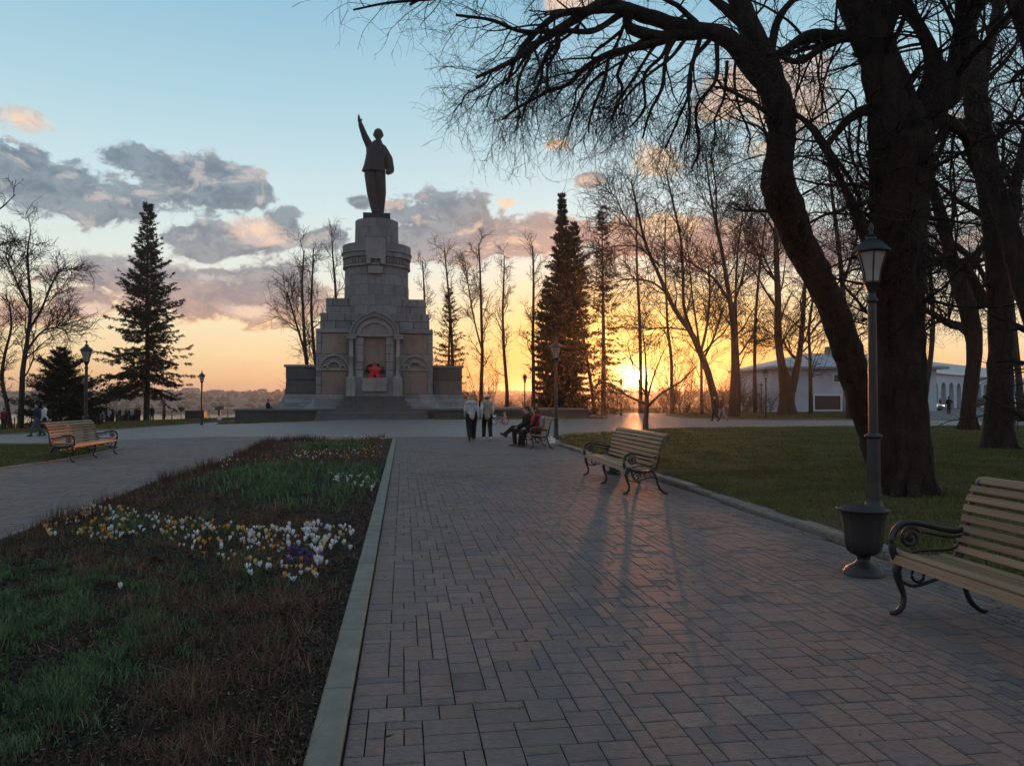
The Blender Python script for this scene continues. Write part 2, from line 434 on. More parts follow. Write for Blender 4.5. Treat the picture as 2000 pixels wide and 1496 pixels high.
def hill_mat():
    m, b = new_mat('far_bank')
    p = posc()
    n = tex_noise(mapping(p, (0.02, 0.05, 0.2)), 1.0, 6.0, 0.7); n2 = tex_noise(p, 0.12, 4.0, 0.7)
    c = ramp(n, [(0.3, (0.05, 0.040, 0.034)), (0.6, (0.10, 0.08, 0.065)), (0.8, (0.16, 0.13, 0.11))])
    setc(b, mixc(smooth(n2, 0.5, 0.7) * 0.5, c, (0.06, 0.05, 0.045))); b.inputs['Roughness'].default_value = 1.0
    return m
M['hill'] = hill_mat()

# ---------------------------------------------------------------- mesh helpers
def props(o, label=None, cat=None, group=None, kind=None):
    if label: o['label'] = label
    if cat: o['category'] = cat
    if group: o['group'] = group
    if kind: o['kind'] = kind
    return o
def empty(name, loc=(0, 0, 0), rz=0.0, label=None, cat=None, group=None, kind=None):
    o = bpy.data.objects.new(name, None); COL.objects.link(o)
    o.location = tuple(loc); o.rotation_euler = (0, 0, rz); o.empty_display_size = 0.1
    return props(o, label, cat, group, kind)
def np_mesh(name, V, quads=None, tris=None, smooth=False, rnd=None, midx=None):
    me = bpy.data.meshes.new(name)
    V = np.asarray(V, dtype=np.float32).reshape(-1, 3)
    q = np.zeros((0, 4), np.int32) if quads is None else np.asarray(quads, np.int32).reshape(-1, 4)
    t = np.zeros((0, 3), np.int32) if tris is None else np.asarray(tris, np.int32).reshape(-1, 3)
    me.vertices.add(len(V)); me.vertices.foreach_set('co', V.ravel())
    nl = q.size + t.size
    me.loops.add(nl); me.loops.foreach_set('vertex_index', np.concatenate([q.ravel(), t.ravel()]))
    ls = np.concatenate([np.arange(len(q)) * 4, q.size + np.arange(len(t)) * 3]).astype(np.int32)
    lt = np.concatenate([np.full(len(q), 4), np.full(len(t), 3)]).astype(np.int32)
    me.polygons.add(len(ls)); me.polygons.foreach_set('loop_start', ls); me.polygons.foreach_set('loop_total', lt)
    me.polygons.foreach_set('use_smooth', np.full(len(ls), bool(smooth)))
    if midx is not None: me.polygons.foreach_set('material_index', np.asarray(midx, np.int32))
    me.update(calc_edges=True)
    if rnd is not None:
        a = me.attributes.new('rnd', 'FLOAT', 'POINT'); a.data.foreach_set('value', np.asarray(rnd, np.float32))
    return me
def link(name, me, mat, parent=None, **kw):
    o = bpy.data.objects.new(name, me); COL.objects.link(o)
    if mat is not None and len(me.materials) == 0: me.materials.append(mat)
    if parent is not None: o.parent = parent
    return props(o, **kw)

class MB:
    def __init__(s): s.V = []; s.Q = []; s.T = []; s.n = 0
    def add(s, V, quads=(), tris=()):
        V = np.asarray(V, float).reshape(-1, 3)
        if len(quads): s.Q.append(np.asarray(quads, int).reshape(-1, 4) + s.n)
        if len(tris): s.T.append(np.asarray(tris, int).reshape(-1, 3) + s.n)
        s.V.append(V); s.n += len(V); return s
    def box(s, x0, x1, y0, y1, z0, z1, M_=None):
        V = np.array([[x, y, z] for z in (z0, z1) for y in (y0, y1) for x in (x0, x1)], float)
        if M_ is not None: V = V @ np.array(M_)[:3, :3].T + np.array(M_)[:3, 3]
        return s.add(V, [[0, 2, 3, 1], [4, 5, 7, 6], [0, 1, 5, 4], [2, 6, 7, 3], [0, 4, 6, 2], [1, 3, 7, 5]])
    def frustum(s, b, t, z0, z1):
        """b, t = (x0,x1,y0,y1) at the bottom and the top"""
        V = [[x, y, z] for (r, z) in ((b, z0), (t, z1)) for y in r[2:] for x in r[:2]]
        return s.add(V, [[0, 2, 3, 1], [4, 5, 7, 6], [0, 1, 5, 4], [2, 6, 7, 3], [0, 4, 6, 2], [1, 3, 7, 5]])
    def prism(s, poly, y0, y1):
        """polygon in x,z pushed from y0 to y1 (convex fan)"""
        n = len(poly)
        V = [[x, y0, z] for x, z in poly] + [[x, y1, z] for x, z in poly]
        Q = [[i, (i + 1) % n, n + (i + 1) % n, n + i] for i in range(n)]
        T = [[0, i + 1, i] for i in range(1, n - 1)] + [[n, n + i, n + i + 1] for i in range(1, n - 1)]
        return s.add(V, Q, T)
    def strip_prism(s, inner, outer, y0, y1, closed=False):
        """band between two polylines in x,z, given depth y0..y1"""
        n = len(inner)
        V = [[x, y0, z] for x, z in inner] + [[x, y0, z] for x, z in outer] + [[x, y1, z] for x, z in inner] + [[x, y1, z] for x, z in outer]
        Q = []
        for i in range(n - 1):
            j = i + 1
            Q += [[i, j, n + j, n + i], [2 * n + i, 3 * n + i, 3 * n + j, 2 * n + j], [n + i, n + j, 3 * n + j, 3 * n + i], [i, 2 * n + i, 2 * n + j, j]]
        Q += [[0, n, 3 * n, 2 * n], [n - 1, 3 * n - 1, 4 * n - 1, 2 * n - 1]]
        return s.add(V, Q)
    def lathe(s, prof, seg=24, c=(0, 0, 0), cap=True, sx=1.0, sy=1.0, a0=0.0):
        k = len(prof)
        a = np.arange(seg) / seg * 2 * PI + a0
        V = np.array([[c[0] + r * math.cos(t) * sx, c[1] + r * math.sin(t) * sy, c[2] + z] for r, z in prof for t in a])
        Q = [[i * seg + j, i * seg + (j + 1) % seg, (i + 1) * seg + (j + 1) % seg, (i + 1) * seg + j] for i in range(k - 1) for j in range(seg)]
        s.add(V, Q)
        if cap:
            for (idx, z) in ((0, prof[0][1]), (k - 1, prof[-1][1])):
                ring = [[c[0] + prof[idx][0] * math.cos(t) * sx, c[1] + prof[idx][0] * math.sin(t) * sy, c[2] + z] for t in a]
                V = ring + [[c[0], c[1], c[2] + z]]
                s.add(V, (), [[j, (j + 1) % seg, seg] if idx else [(j + 1) % seg, j, seg] for j in range(seg)])
        return s
    def tube(s, pts, r, seg=8, flat=None):
        """tube along a polyline; r number or list; flat=(a,b) cross-section scales"""
        pts = np.asarray(pts, float); n = len(pts)
        R = np.full(n, r, float) if np.isscalar(r) else np.asarray(r, float)
        tg = np.gradient(pts, axis=0); tg /= np.maximum(np.linalg.norm(tg, axis=1, keepdims=True), 1e-9)
        ref = np.array([0, 0, 1.0]) if abs(tg.mean(0)[2]) < 0.8 * np.linalg.norm(tg.mean(0)) + 1e-6 else np.array([1.0, 0, 0])
        if flat is not None: ref = np.array([1.0, 0, 0])
        u = np.cross(tg, ref); u /= np.maximum(np.linalg.norm(u, axis=1, keepdims=True), 1e-9)
        w = np.cross(tg, u)
        a = np.arange(seg) / seg * 2 * PI + PI / seg
        fa, fb_ = flat if flat is not None else (1, 1)
        V = pts[:, None, :] + R[:, None, None] * (np.cos(a)[None, :, None] * u[:, None, :] * fa + np.sin(a)[None, :, None] * w[:, None, :] * fb_)
        V = V.reshape(-1, 3)
        Q = [[i * seg + j, i * seg + (j + 1) % seg, (i + 1) * seg + (j + 1) % seg, (i + 1) * seg + j] for i in range(n - 1) for j in range(seg)]
        T = [[0, j + 1, j] for j in range(1, seg - 1)] + [[(n - 1) * seg, (n - 1) * seg + j, (n - 1) * seg + j + 1] for j in range(1, seg - 1)]
        return s.add(V, Q, T)
    def ball(s, c, r, seg=12, rings=8):
        r = (r, r, r) if np.isscalar(r) else r
        prof = [(math.sin(PI * i / rings), -math.cos(PI * i / rings)) for i in range(rings + 1)]
        prof[0] = (1e-3, -1); prof[-1] = (1e-3, 1)
        a = np.arange(seg) / seg * 2 * PI
        V = np.array([[c[0] + p * math.cos(t) * r[0], c[1] + p * math.sin(t) * r[1], c[2] + z * r[2]] for p, z in prof for t in a])
        Q = [[i * seg + j, i * seg + (j + 1) % seg, (i + 1) * seg + (j + 1) % seg, (i + 1) * seg + j] for i in range(rings) for j in range(seg)]
        return s.add(V, Q)
    def capsule(s, a, b, ra, rb, seg=10):
        a = np.asarray(a, float); b = np.asarray(b, float)
        L = np.linalg.norm(b - a); d = (b - a) / max(L, 1e-9)
        rr = []; zz = []
        for t in np.linspace(0.02, PI / 2, 5): rr.append(ra * math.sin(t)); zz.append(-ra * math.cos(t))
        for t in np.linspace(PI / 2, 0.02, 5): rr.append(rb * math.sin(t)); zz.append(L + rb * math.cos(t))
        pts = a + np.array(zz)[:, None] * d
        return s.tube_dir(pts, rr, d, seg)
    def tube_dir(s, pts, R, d, seg):
        ref = np.array([0, 0, 1.0]) if abs(d[2]) < 0.8 else np.array([1.0, 0, 0])
        u = np.cross(d, ref); u /= np.linalg.norm(u); w = np.cross(d, u)
        a = np.arange(seg) / seg * 2 * PI; R = np.asarray(R); n = len(pts)
        V = pts[:, None, :] + R[:, None, None] * (np.cos(a)[None, :, None] * u + np.sin(a)[None, :, None] * w)
        Q = [[i * seg + j, i * seg + (j + 1) % seg, (i + 1) * seg + (j + 1) % seg, (i + 1) * seg + j] for i in range(n - 1) for j in range(seg)]
        T = [[0, j + 1, j] for j in range(1, seg - 1)] + [[(n - 1) * seg, (n - 1) * seg + j, (n - 1) * seg + j + 1] for j in range(1, seg - 1)]
        return s.add(V.reshape(-1, 3), Q, T)
    def mesh(s, name, smooth=False):
        return np_mesh(name, np.concatenate(s.V), np.concatenate(s.Q) if s.Q else None, np.concatenate(s.T) if s.T else None, smooth)
    def build(s, name, mat, parent=None, smooth=False, **kw):
        return link(name, s.mesh(name, smooth), mat, parent, **kw)

def cat_rom(pts, k):
    """smooth polyline through pts (any dimension), k samples"""
    p = np.asarray(pts, float)
    if len(p) == 2: return p[0] + (p[1] - p[0]) * np.linspace(0, 1, k)[:, None]
    q = np.vstack([2 * p[0] - p[1], p, 2 * p[-1] - p[-2]])
    d = np.concatenate([[0], np.cumsum(np.linalg.norm(np.diff(p[:, :min(3, p.shape[1])], axis=0), axis=1))]); d /= d[-1]
    out_ = []
    for t in np.linspace(0, 1, k):
        i = min(int(np.searchsorted(d, t, side='right')) - 1, len(p) - 2); i = max(i, 0)
        u = (t - d[i]) / max(d[i + 1] - d[i], 1e-9)
        a, b, c, e = q[i], q[i + 1], q[i + 2], q[i + 3]
        out_.append(0.5 * ((2 * b) + (-a + c) * u + (2 * a - 5 * b + 4 * c - e) * u**2 + (-a + 3 * b - 3 * c + e) * u**3))
    return np.array(out_)

def remesh(mb, name, mat, voxel, parent=None, smooth_it=4, **kw):
    """one continuous skin over overlapping volumes"""
    me = mb.mesh(name + '_src'); o = bpy.data.objects.new(name + '_tmp', me); COL.objects.link(o)
    m = o.modifiers.new('r', 'REMESH'); m.mode = 'VOXEL'; m.voxel_size = voxel; m.use_smooth_shade = True
    s_ = o.modifiers.new('s', 'SMOOTH'); s_.factor = 0.5; s_.iterations = smooth_it
    dg = bpy.context.evaluated_depsgraph_get(); dg.update()
    res = bpy.data.meshes.new_from_object(o.evaluated_get(dg)); res.name = name
    bpy.data.objects.remove(o); bpy.data.meshes.remove(me)
    res.materials.clear()
    for p_ in res.polygons: p_.use_smooth = True
    return link(name, res, mat, parent, **kw)

def copy_tree(o, parent=None):
    c = o.copy(); COL.objects.link(c)
    c.parent = parent
    for ch in list(o.children): copy_tree(ch, c)
    return c

# ================================================================ THE GROUND
LK = lambda y: -0.70 - 0.1415 * (y - 3.14)        # path side of the left kerb
RK = lambda y: 3.43 - 0.1125 * (y - 8.04)         # path side of the right kerb
KW = 0.145

def terrain_z(x, y):
    z = terr(x, y) - 0.05
    edge = 118 + 0.10 * x if x < 0 else 118 + 0.9 * x
    if x < -20: edge = 104 + 0.2 * (x + 20)
    edge = min(edge, 260)
    d = y - edge
    if d > 0: z -= min(11.5, d * d * 0.012 if d < 16 else 3.07 + (d - 16) * 0.38) + (2.0 if d > 40 else 0)
    return z
def build_terrain():
    xs = np.unique(np.concatenate([np.linspace(-500, -60, 23), np.linspace(-60, 60, 61), np.linspace(60, 700, 33), [-12.0]]))
    ys = np.unique(np.concatenate([np.linspace(-60, 90, 16), np.linspace(90, 200, 45), np.linspace(200, 420, 12)]))
    V = [[x, y, max(terrain_z(x, y), -15.0)] for y in ys for x in xs]
    nx = len(xs)
    Q = [[j * nx + i, j * nx + i + 1, (j + 1) * nx + i + 1, (j + 1) * nx + i] for j in range(len(ys) - 1) for i in range(nx - 1)]
    return link('ground', np_mesh('ground', V, Q, smooth=True), M['lawn'], kind='structure')
build_terrain()

def poly_sheet(name, pts, dz, mat, thick=0.0, kind='structure', parent=None):
    """flat sheet over a ground polygon, following the park's ground"""
    bm = bmesh.new()
    vs = [bm.verts.new((x, y, 0)) for x, y in pts]
    bm.faces.new(vs)
    bmesh.ops.bisect_plane(bm, geom=bm.verts[:] + bm.edges[:] + bm.faces[:], plane_co=(-12, 0, 0), plane_no=(1, 0, 0))
    if thick:
        r = bmesh.ops.extrude_face_region(bm, geom=bm.faces[:])
        for v in [g for g in r['geom'] if isinstance(g, bmesh.types.BMVert)]: v.co.z = -thick
    bmesh.ops.triangulate(bm, faces=bm.faces[:])
    bmesh.ops.recalc_face_normals(bm, faces=bm.faces[:])
    if not thick and bm.faces[:] and bm.faces[0].normal.z < 0:
        bmesh.ops.reverse_faces(bm, faces=bm.faces[:])
    for v in bm.verts: v.co.z += terr(v.co.x, v.co.y) + dz
    me = bpy.data.meshes.new(name); bm.to_mesh(me); bm.free()
    return link(name, me, mat, parent, kind=kind)

def inside(poly, x, y):
    c = False; n = len(poly); j = n - 1
    for i in range(n):
        xi, yi = poly[i]; xj, yj = poly[j]
        if (yi > y) != (yj > y) and x < (xj - xi) * (y - yi) / (yj - yi) + xi: c = not c
        j = i
    return c
def inside_np(poly, x, y):
    c = np.zeros(len(x), bool); n = len(poly); j = n - 1
    for i in range(n):
        xi, yi = poly[i]; xj, yj = poly[j]
        if yi != yj:
            c ^= ((yi > y) != (yj > y)) & (x < (xj - xi) * (y - yi) / (yj - yi) + xi)
        j = i
    return c
def gxy(px, py): g = G(px, py); return (g[0], g[1])

# the square and paths beyond the individually laid stones
CUT = 31.0
poly_sheet('plaza', [(-46, CUT), (60, CUT), (75, 44), (62, 52)] + [gxy(1690, 821), gxy(1500, 821), gxy(1340, 817), gxy(1290, 810), gxy(1215, 809), gxy(1100, 816), gxy(1000, 817.5),
            gxy(640, 817.5), gxy(478, 820), gxy(380, 827), gxy(230, 838), gxy(0, 849), (-60, 32)], -0.004, M['paving'])
poly_sheet('joint_sand_bed', [(-40, -4), (30, -4), (30, CUT), (-40, CUT)], -0.030, M['joint'])
poly_sheet('far_walk', [gxy(1213, 806), gxy(1300, 807), gxy(1300, 810.5), gxy(1213, 809.2)], -0.012, M['paving'])
poly_sheet('road', [(30, 55), (42, 52), (75, 46), (160, 70), (160, 128), (96, 150), (50, 103), (38, 78)], -0.016, M['asphalt'])

BED = [(LK(y) - KW, y) for y in (-2, 3, 10, 20, 29.2)] + [(-8.75, 27.2), (-7.75, 22.5), (-6.84, 18), (-6.36, 13.6), (-5.75, 10.5), (-5.36, 8.0), (-5.0, 5.0), (-4.6, -2)]
LAWN_R = [(RK(y) + 0.24, y) for y in (-3, 4, 10, 18, 25.6)] + [gxy(1088, 852), gxy(1120, 848), gxy(1200, 843), gxy(1330, 837), gxy(1500, 835), gxy(1700, 833), gxy(2000, 832), (46, 40), (46, -3)]
GRASS_L = [gxy(0, 868), gxy(60, 868.5), gxy(128, 869), gxy(232, 877), gxy(180, 887), gxy(107, 900), gxy(0, 915), (-15, 12), (-26, 12), (-30, 25)]
poly_sheet('bed_soil', BED, 0.012, M['soil'])
poly_sheet('lawn', LAWN_R, 0.035, M['lawn'])
poly_sheet('lawn_left', GRASS_L, 0.03, M['lawn'])

# -------- paving stones: a mixed pattern of five sizes, laid on a grid square to the path
ca, sa = math.cos(PATH_ANG), math.sin(PATH_ANG)
U = 0.084
def to_world(p, q): return (p * ca - q * sa, p * sa + q * ca)
P0, Q0, NP, NQ = -22.0, 0.8, 330, 420
ii, jj = np.meshgrid(np.arange(NP), np.arange(NQ), indexing='ij')
cp = P0 + (ii + 0.5) * U; cq = Q0 + (jj + 0.5) * U
wx = (cp * ca - cq * sa).ravel(); wy = (cp * sa + cq * ca).ravel()
ok = (wy < CUT) & (wy > 2.3) & ~inside_np(LAWN_R, wx, wy) & ((wx < RK(wy) - 0.03) | (wy > 25.6))
ok &= ~inside_np([(LK(y) + 0.012, y) for y in (-2, 29.2)] + BED[5:], wx, wy)
GL_in = inside_np(GRASS_L, wx + 0.2, wy)
ok &= ~GL_in
ok &= (np.abs(wx) < 0.68 * wy + 0.6) & (wx > -21)
free = ok.reshape(NP, NQ).copy()
sizes = [(2, 2), (3, 2), (2, 3), (2, 1), (1, 2), (3, 1), (1, 1)]
stones = []
rs = random.Random(3)
for j in range(NQ):
    i = 0
    while i < NP:
        if not free[i, j]: i += 1; continue
        opts = rs.choices([0, 1, 2, 3, 4, 5], weights=[8, 2.6, 2.6, 1.4, 2, 0.7], k=4) + [0, 3, 4, 6]
        for o_ in opts:
            a, b = sizes[o_]
            if i + a <= NP and j + b <= NQ and free[i:i + a, j:j + b].all():
                free[i:i + a, j:j + b] = False; stones.append((i, j, o_)); i += a; break
def stone_geo(a, b, sh=0.0031, ch=0.007):
    x, y = a * U / 2 - sh, b * U / 2 - sh
    cz = 0.0028
    V = []
    for (ex, ey, z) in ((x, y, -0.034), (x, y, -cz), (x - ch, y - ch, 0)):
        V += [[-ex, -ey, z], [ex, -ey, z], [ex, ey, z], [-ex, ey, z]]
    Q = [[k * 4 + i, k * 4 + (i + 1) % 4, (k + 1) * 4 + (i + 1) % 4, (k + 1) * 4 + i] for k in (0, 1) for i in range(4)] + [[8, 9, 10, 11]]
    return np.array(V), np.array(Q)
geos = [stone_geo(*s_) for s_ in sizes]
info = []
for (i, j, o_) in stones:
    a, b = sizes[o_]
    x, y = to_world(P0 + (i + a / 2) * U, Q0 + (j + b / 2) * U)
    info.append((x, y, o_))
inview = [(x, y, o_) for x, y, o_ in info if abs(x) < 0.667 * y + 0.12 and 1500 * 1.5 / y < 735 and x > LK(y)]
inview.sort(key=lambda t: t[1])
near = set(inview[:300])
path_root = empty('path', (0, 0, 0), kind='structure')
stone_me = [np_mesh('paving_stone', *g) for g in geos]
for m_ in stone_me: m_.materials.append(M['paver'])
for k, (x, y, o_) in enumerate(inview[:300]):
    o = bpy.data.objects.new('paving_stone', stone_me[o_]); COL.objects.link(o); o.parent = path_root
    o.location = (x, y, terr(x, y) + rs.uniform(-0.0012, 0.0012))
    o.rotation_euler = (rs.gauss(0, 0.003), rs.gauss(0, 0.003), PATH_ANG + rs.gauss(0, 0.008))
VV, QQ, RR = [], [], []; n0 = 0
R_ = np.array([[ca, sa, 0], [-sa, ca, 0], [0, 0, 1.0]])
for (x, y, o_) in info:
    if (x, y, o_) in near: continue
    V, Q = geos[o_]
    if y > 10: Q = Q[4:]
    Vw = V.copy(); Vw[8:, 2] += rs.gauss(0, 0.0015)
    Vw = Vw @ R_ + np.array([x, y, terr(x, y) + rs.uniform(-0.0012, 0.0012)])
    VV.append(Vw); QQ.append(Q + n0); RR.append(np.full(12, rs.random())); n0 += 12
link('paving_stones_beyond', np_mesh('paving_stones_beyond', np.concatenate(VV), np.concatenate(QQ), rnd=np.concatenate(RR)), M['paver_mass'], path_root, kind='stuff')

# -------- kerbs
def kerb_run(root, line, length, width, top, mat, depth=0.12, rough=0.0, gap=0.004, side=-1):
    """stones laid end to end along a ground polyline; the stones lie on its left (side=-1) or right"""
    pts = [np.array(p) for p in line]
    r_ = random.Random(len(line) * 7 + int(width * 1000))
    for a, b in zip(pts[:-1], pts[1:]):
        d = b - a; L = np.linalg.norm(d); d = d / L; nrm_ = np.array([-d[1], d[0]]) * (-side)
        n = max(1, round(L / length)); l = L / n
        for k in range(n):
            s0 = a + d * (k * l + gap / 2); s1 = a + d * ((k + 1) * l - gap / 2)
            w = width * (1 + r_.uniform(-rough, rough)); t = top + r_.uniform(-1, 1) * rough * 0.05
            cs = [s0, s1, s1 + nrm_ * w, s0 + nrm_ * w]
            c = sum(cs) / 4
            ch = 0.010 + rough * 0.04
            V = []
            for (ins, z) in ((0, -depth), (0, t - ch), (ch, t)):
                for q in cs:
                    e = q - c
                    f_ = e - np.sign(e @ d) * d * ins - np.sign(e @ nrm_) * nrm_ * ins
                    j = rough * 0.02
                    V.append([f_[0] + r_.uniform(-j, j), f_[1] + r_.uniform(-j, j), z + terr(*(c + f_)) - terr(*c) + r_.uniform(-j, j) * 0.5])
            Q = [[kk * 4 + i, kk * 4 + (i + 1) % 4, (kk + 1) * 4 + (i + 1) % 4, (kk + 1) * 4 + i] for kk in (0, 1) for i in range(4)] + [[8, 9, 10, 11]]
            if side == 1: Q = [q[::-1] for q in Q]
            o = link('kerb_stone', np_mesh('kerb_stone', V, Q), mat, root); o.location = (c[0], c[1], terr(*c))
kr = empty('path_kerb', kind='structure')
kerb_run(kr, [(LK(2.96), 2.96), (LK(29.0), 29.0)], 1.0, KW, 0.030, M['kerb'], side=-1)
kerb_run(kr, [(LK(1.0), 1.0), (LK(2.956), 2.956)], 1.0, KW, 0.030, M['kerb'], side=-1)
kr2 = empty('bed_kerb', kind='structure')
kerb_run(kr2, [(-5.02, 5.0), (-5.38, 8.0), (-5.77, 10.5), (-6.38, 13.6), (-6.86, 18), (-7.77, 22.5), (-8.8, 27.2), (-4.65, 29.3)], 1.0, 0.06, 0.035, M['kerb'], side=-1)
kr3 = empty('lawn_kerb', kind='structure')
kerb_run(kr3, [(RK(2.0) + 0.06, 2.0), (RK(25.4) + 0.06, 25.4)], 0.9, 0.20, 0.055, M['granite'], rough=0.3, side=1)
kr4 = empty('side_lawn_kerb', kind='structure')
kerb_run(kr4, [gxy(-40, 922), gxy(0, 916), gxy(107, 901), gxy(182, 887.5), gxy(236, 877), gxy(130, 868.5), gxy(-40, 866.5)], 1.0, 0.08, 0.04, M['kerb'], side=1)
kr5 = empty('back_path_kerb', kind='structure')
kerb_run(kr5, [gxy(1088, 852.5), gxy(1200, 843.5), gxy(1330, 837.5), gxy(1500, 835.5), gxy(1700, 833.5), gxy(2040, 832.5)], 1.0, 0.10, 0.06, M['kerb'], side=1)
kr6 = empty('square_kerb', kind='structure')
kerb_run(kr6, [gxy(-20, 850), gxy(230, 838.5), gxy(380, 827.5), gxy(476, 820.5)], 1.0, 0.10, 0.07, M['kerb'], side=-1)
kerb_run(kr6, [gxy(1000, 817.0), gxy(1100, 815.5), gxy(1208, 809)], 1.0, 0.12, 0.08, M['kerb'], side=-1)
kerb_run(kr6, [gxy(1300, 809), gxy(1345, 817), gxy(1500, 820.5), gxy(1690, 820.5)], 1.0, 0.12, 0.08, M['kerb'], side=-1)

# -------- grass blades, bed growth
def blades(name, X_, Y_, h, w, mat, z0=0.0, lean=0.35, rndv=None, seg2=False, kind='stuff', label=None, cat=None):
    n = len(X_)
    r = np.random.default_rng(abs(hash(name)) % 1000 if False else len(name) * 31)
    a = r.uniform(0, 2 * PI, n); la = r.uniform(0, 2 * PI, n); ll = r.uniform(0.1, 1, n) * np.broadcast_to(lean, n)
    h = np.broadcast_to(h, n) * r.uniform(0.55, 1.25, n); w = np.broadcast_to(w, n)
    z = np.where(X_ < -12, -0.032 * (-X_ - 12), 0.0) + z0
    dx, dy = np.cos(a) * w / 2, np.sin(a) * w / 2
    tx, ty = np.cos(la) * h * ll, np.sin(la) * h * ll
    base1 = np.stack([X_ - dx, Y_ - dy, z], 1); base2 = np.stack([X_ + dx, Y_ + dy, z], 1)
    tip = np.stack([X_ + tx, Y_ + ty, z + h], 1)
    if rndv is None: rndv = r.random(n)
    if seg2:
        m1 = np.stack([X_ - dx * 0.8 + tx * 0.3, Y_ - dy * 0.8 + ty * 0.3, z + h * 0.55], 1)
        m2 = np.stack([X_ + dx * 0.8 + tx * 0.3, Y_ + dy * 0.8 + ty * 0.3, z + h * 0.55], 1)
        V = np.stack([base1, base2, m2, m1, tip], 1).reshape(-1, 3)
        i = np.arange(n) * 5
        me = np_mesh(name, V, np.stack([i, i + 1, i + 2, i + 3], 1), np.stack([i + 3, i + 2, i + 4], 1), rnd=np.repeat(rndv, 5))
    else:
        V = np.stack([base1, base2, tip], 1).reshape(-1, 3)
        i = np.arange(n) * 3
        me = np_mesh(name, V, None, np.stack([i, i + 1, i + 2], 1), rnd=np.repeat(rndv, 3))
    return link(name, me, mat, kind=kind, label=label, cat=cat)
def scatter(poly, n, power=1.0, ymin=2.6, ymax=60):
    """points in a ground polygon, denser near the camera (power 0: even)"""
    xs = [p[0] for p in poly]; ys = [p[1] for p in poly]
    y0, y1 = max(min(ys), ymin), min(max(ys), ymax)
    ox, oy = [], []; tot = 0
    while tot < n:
        m = n * 2
        u = rng.random(m)
        if power == 0: y = y0 + (y1 - y0) * u
        elif abs(power - 1) < 1e-6: y = y0 * (y1 / y0) ** u
        else:
            k = 1 - power; y = (y0**k + (y1**k - y0**k) * u) ** (1 / k)
        x = rng.uniform(min(xs), max(xs), m)
        k = inside_np(poly, x, y) & (np.abs(x) < 0.70 * y + 0.6)
        ox.append(x[k]); oy.append(y[k]); tot += k.sum()
    return np.concatenate(ox)[:n], np.concatenate(oy)[:n]
def vnoise(x, y, s, seed=0):
    """cheap smooth value noise, 0..1"""
    r = np.random.default_rng(seed); g = r.random((64, 64))
    fx, fy = x * s + 100.3, y * s + 50.7
    ix, iy = np.floor(fx).astype(int), np.floor(fy).astype(int); tx, ty = fx - ix, fy - iy
    tx = tx * tx * (3 - 2 * tx); ty = ty * ty * (3 - 2 * ty)
    a = g[ix % 64, iy % 64]; b = g[(ix + 1) % 64, iy % 64]; c = g[ix % 64, (iy + 1) % 64]; d = g[(ix + 1) % 64, (iy + 1) % 64]
    return (a * (1 - tx) + b * tx) * (1 - ty) + (c * (1 - tx) + d * tx) * ty

def lawn_blades(name, poly, n, z0, h, power, ymin, ymax, label):
    x, y = scatter(poly, n, power, ymin, ymax)
    nz = vnoise(x, y, 1.6, 3) * 0.6 + vnoise(x, y, 6.0, 4) * 0.4
    k = rng.random(n) < np.clip((nz - 0.25) * 2.6, 0.08, 1)
    x, y, nz = x[k], y[k], nz[k]
    blades(name, x, y, h * (0.6 + nz * 0.8), 0.006 + 0.0007 * y, M['blade'], z0, 0.8, np.clip(rng.random(len(x)) * 0.55 + (1 - nz) * 0.5, 0, 1), label=label, cat='grass')
lawn_blades('grass', LAWN_R, 190000, 0.033, 0.055, 1.3, 5.0, 44, 'short patchy spring grass on the lawn behind the right hand benches')
lawn_blades('grass', GRASS_L, 26000, 0.028, 0.07, 0.5, 12, 27, 'short green grass behind the bench on the left')
STRIP_L = [gxy(0, 847), gxy(230, 837), gxy(380, 826), gxy(474, 819), gxy(474, 814), gxy(380, 818), gxy(230, 824), gxy(0, 828)]
poly_sheet('grass_strip', STRIP_L, 0.02, M['lawn'])
blades('grass', *scatter(STRIP_L, 30000, 0, 20, 90), 0.12, 0.05, M['blade'], 0.02, 0.8, label='rough green grass strip between the square and the river slope', cat='grass')
STRIP_R = [gxy(1345, 816), gxy(1500, 819.5), gxy(1690, 819.5), gxy(1690, 806), gxy(1300, 806)]
blades('grass', *scatter(STRIP_R, 30000, 0, 40, 100), 0.10, 0.06, M['blade'], -0.05, 0.8, label='grass strip in front of the white building', cat='grass')

# flower bed
def pxpoly(pts): return [gxy(*p) for p in pts]
# 
G1 = pxpoly([(-200, 1090), (60, 1110), (190, 1150), (275, 1225), (262, 1330), (200, 1390), (120, 1440), (-60, 1470), (-300, 1480)])
G2 = pxpoly([(385, 950), (470, 915), (580, 905), (745, 915), (715, 965), (660, 1000), (560, 995), (450, 985)])
G3 = pxpoly([(560, 872), (640, 866), (700, 868), (700, 878), (610, 884)])
xs_, ys_ = scatter(BED, 120000, 1.6, 2.7, 29)
cl = vnoise(xs_, ys_, 2.6, 11) * 0.5 + vnoise(xs_, ys_, 8.0, 12) * 0.5
ing = inside_np(G1, xs_, ys_) | inside_np(G2, xs_, ys_)
k = (rng.random(len(xs_)) < (cl - 0.22) * 2.0) & ~(ing & (rng.random(len(xs_)) < 0.8))
edge_f = np.clip(1.3 - (LK(ys_) - KW - xs_) / 0.35, 0, 1)
k &= rng.random(len(xs_)) > edge_f * 0.75
xs_, ys_, cl = xs_[k], ys_[k], cl[k]
tall = (rng.random(len(xs_)) < 0.25)
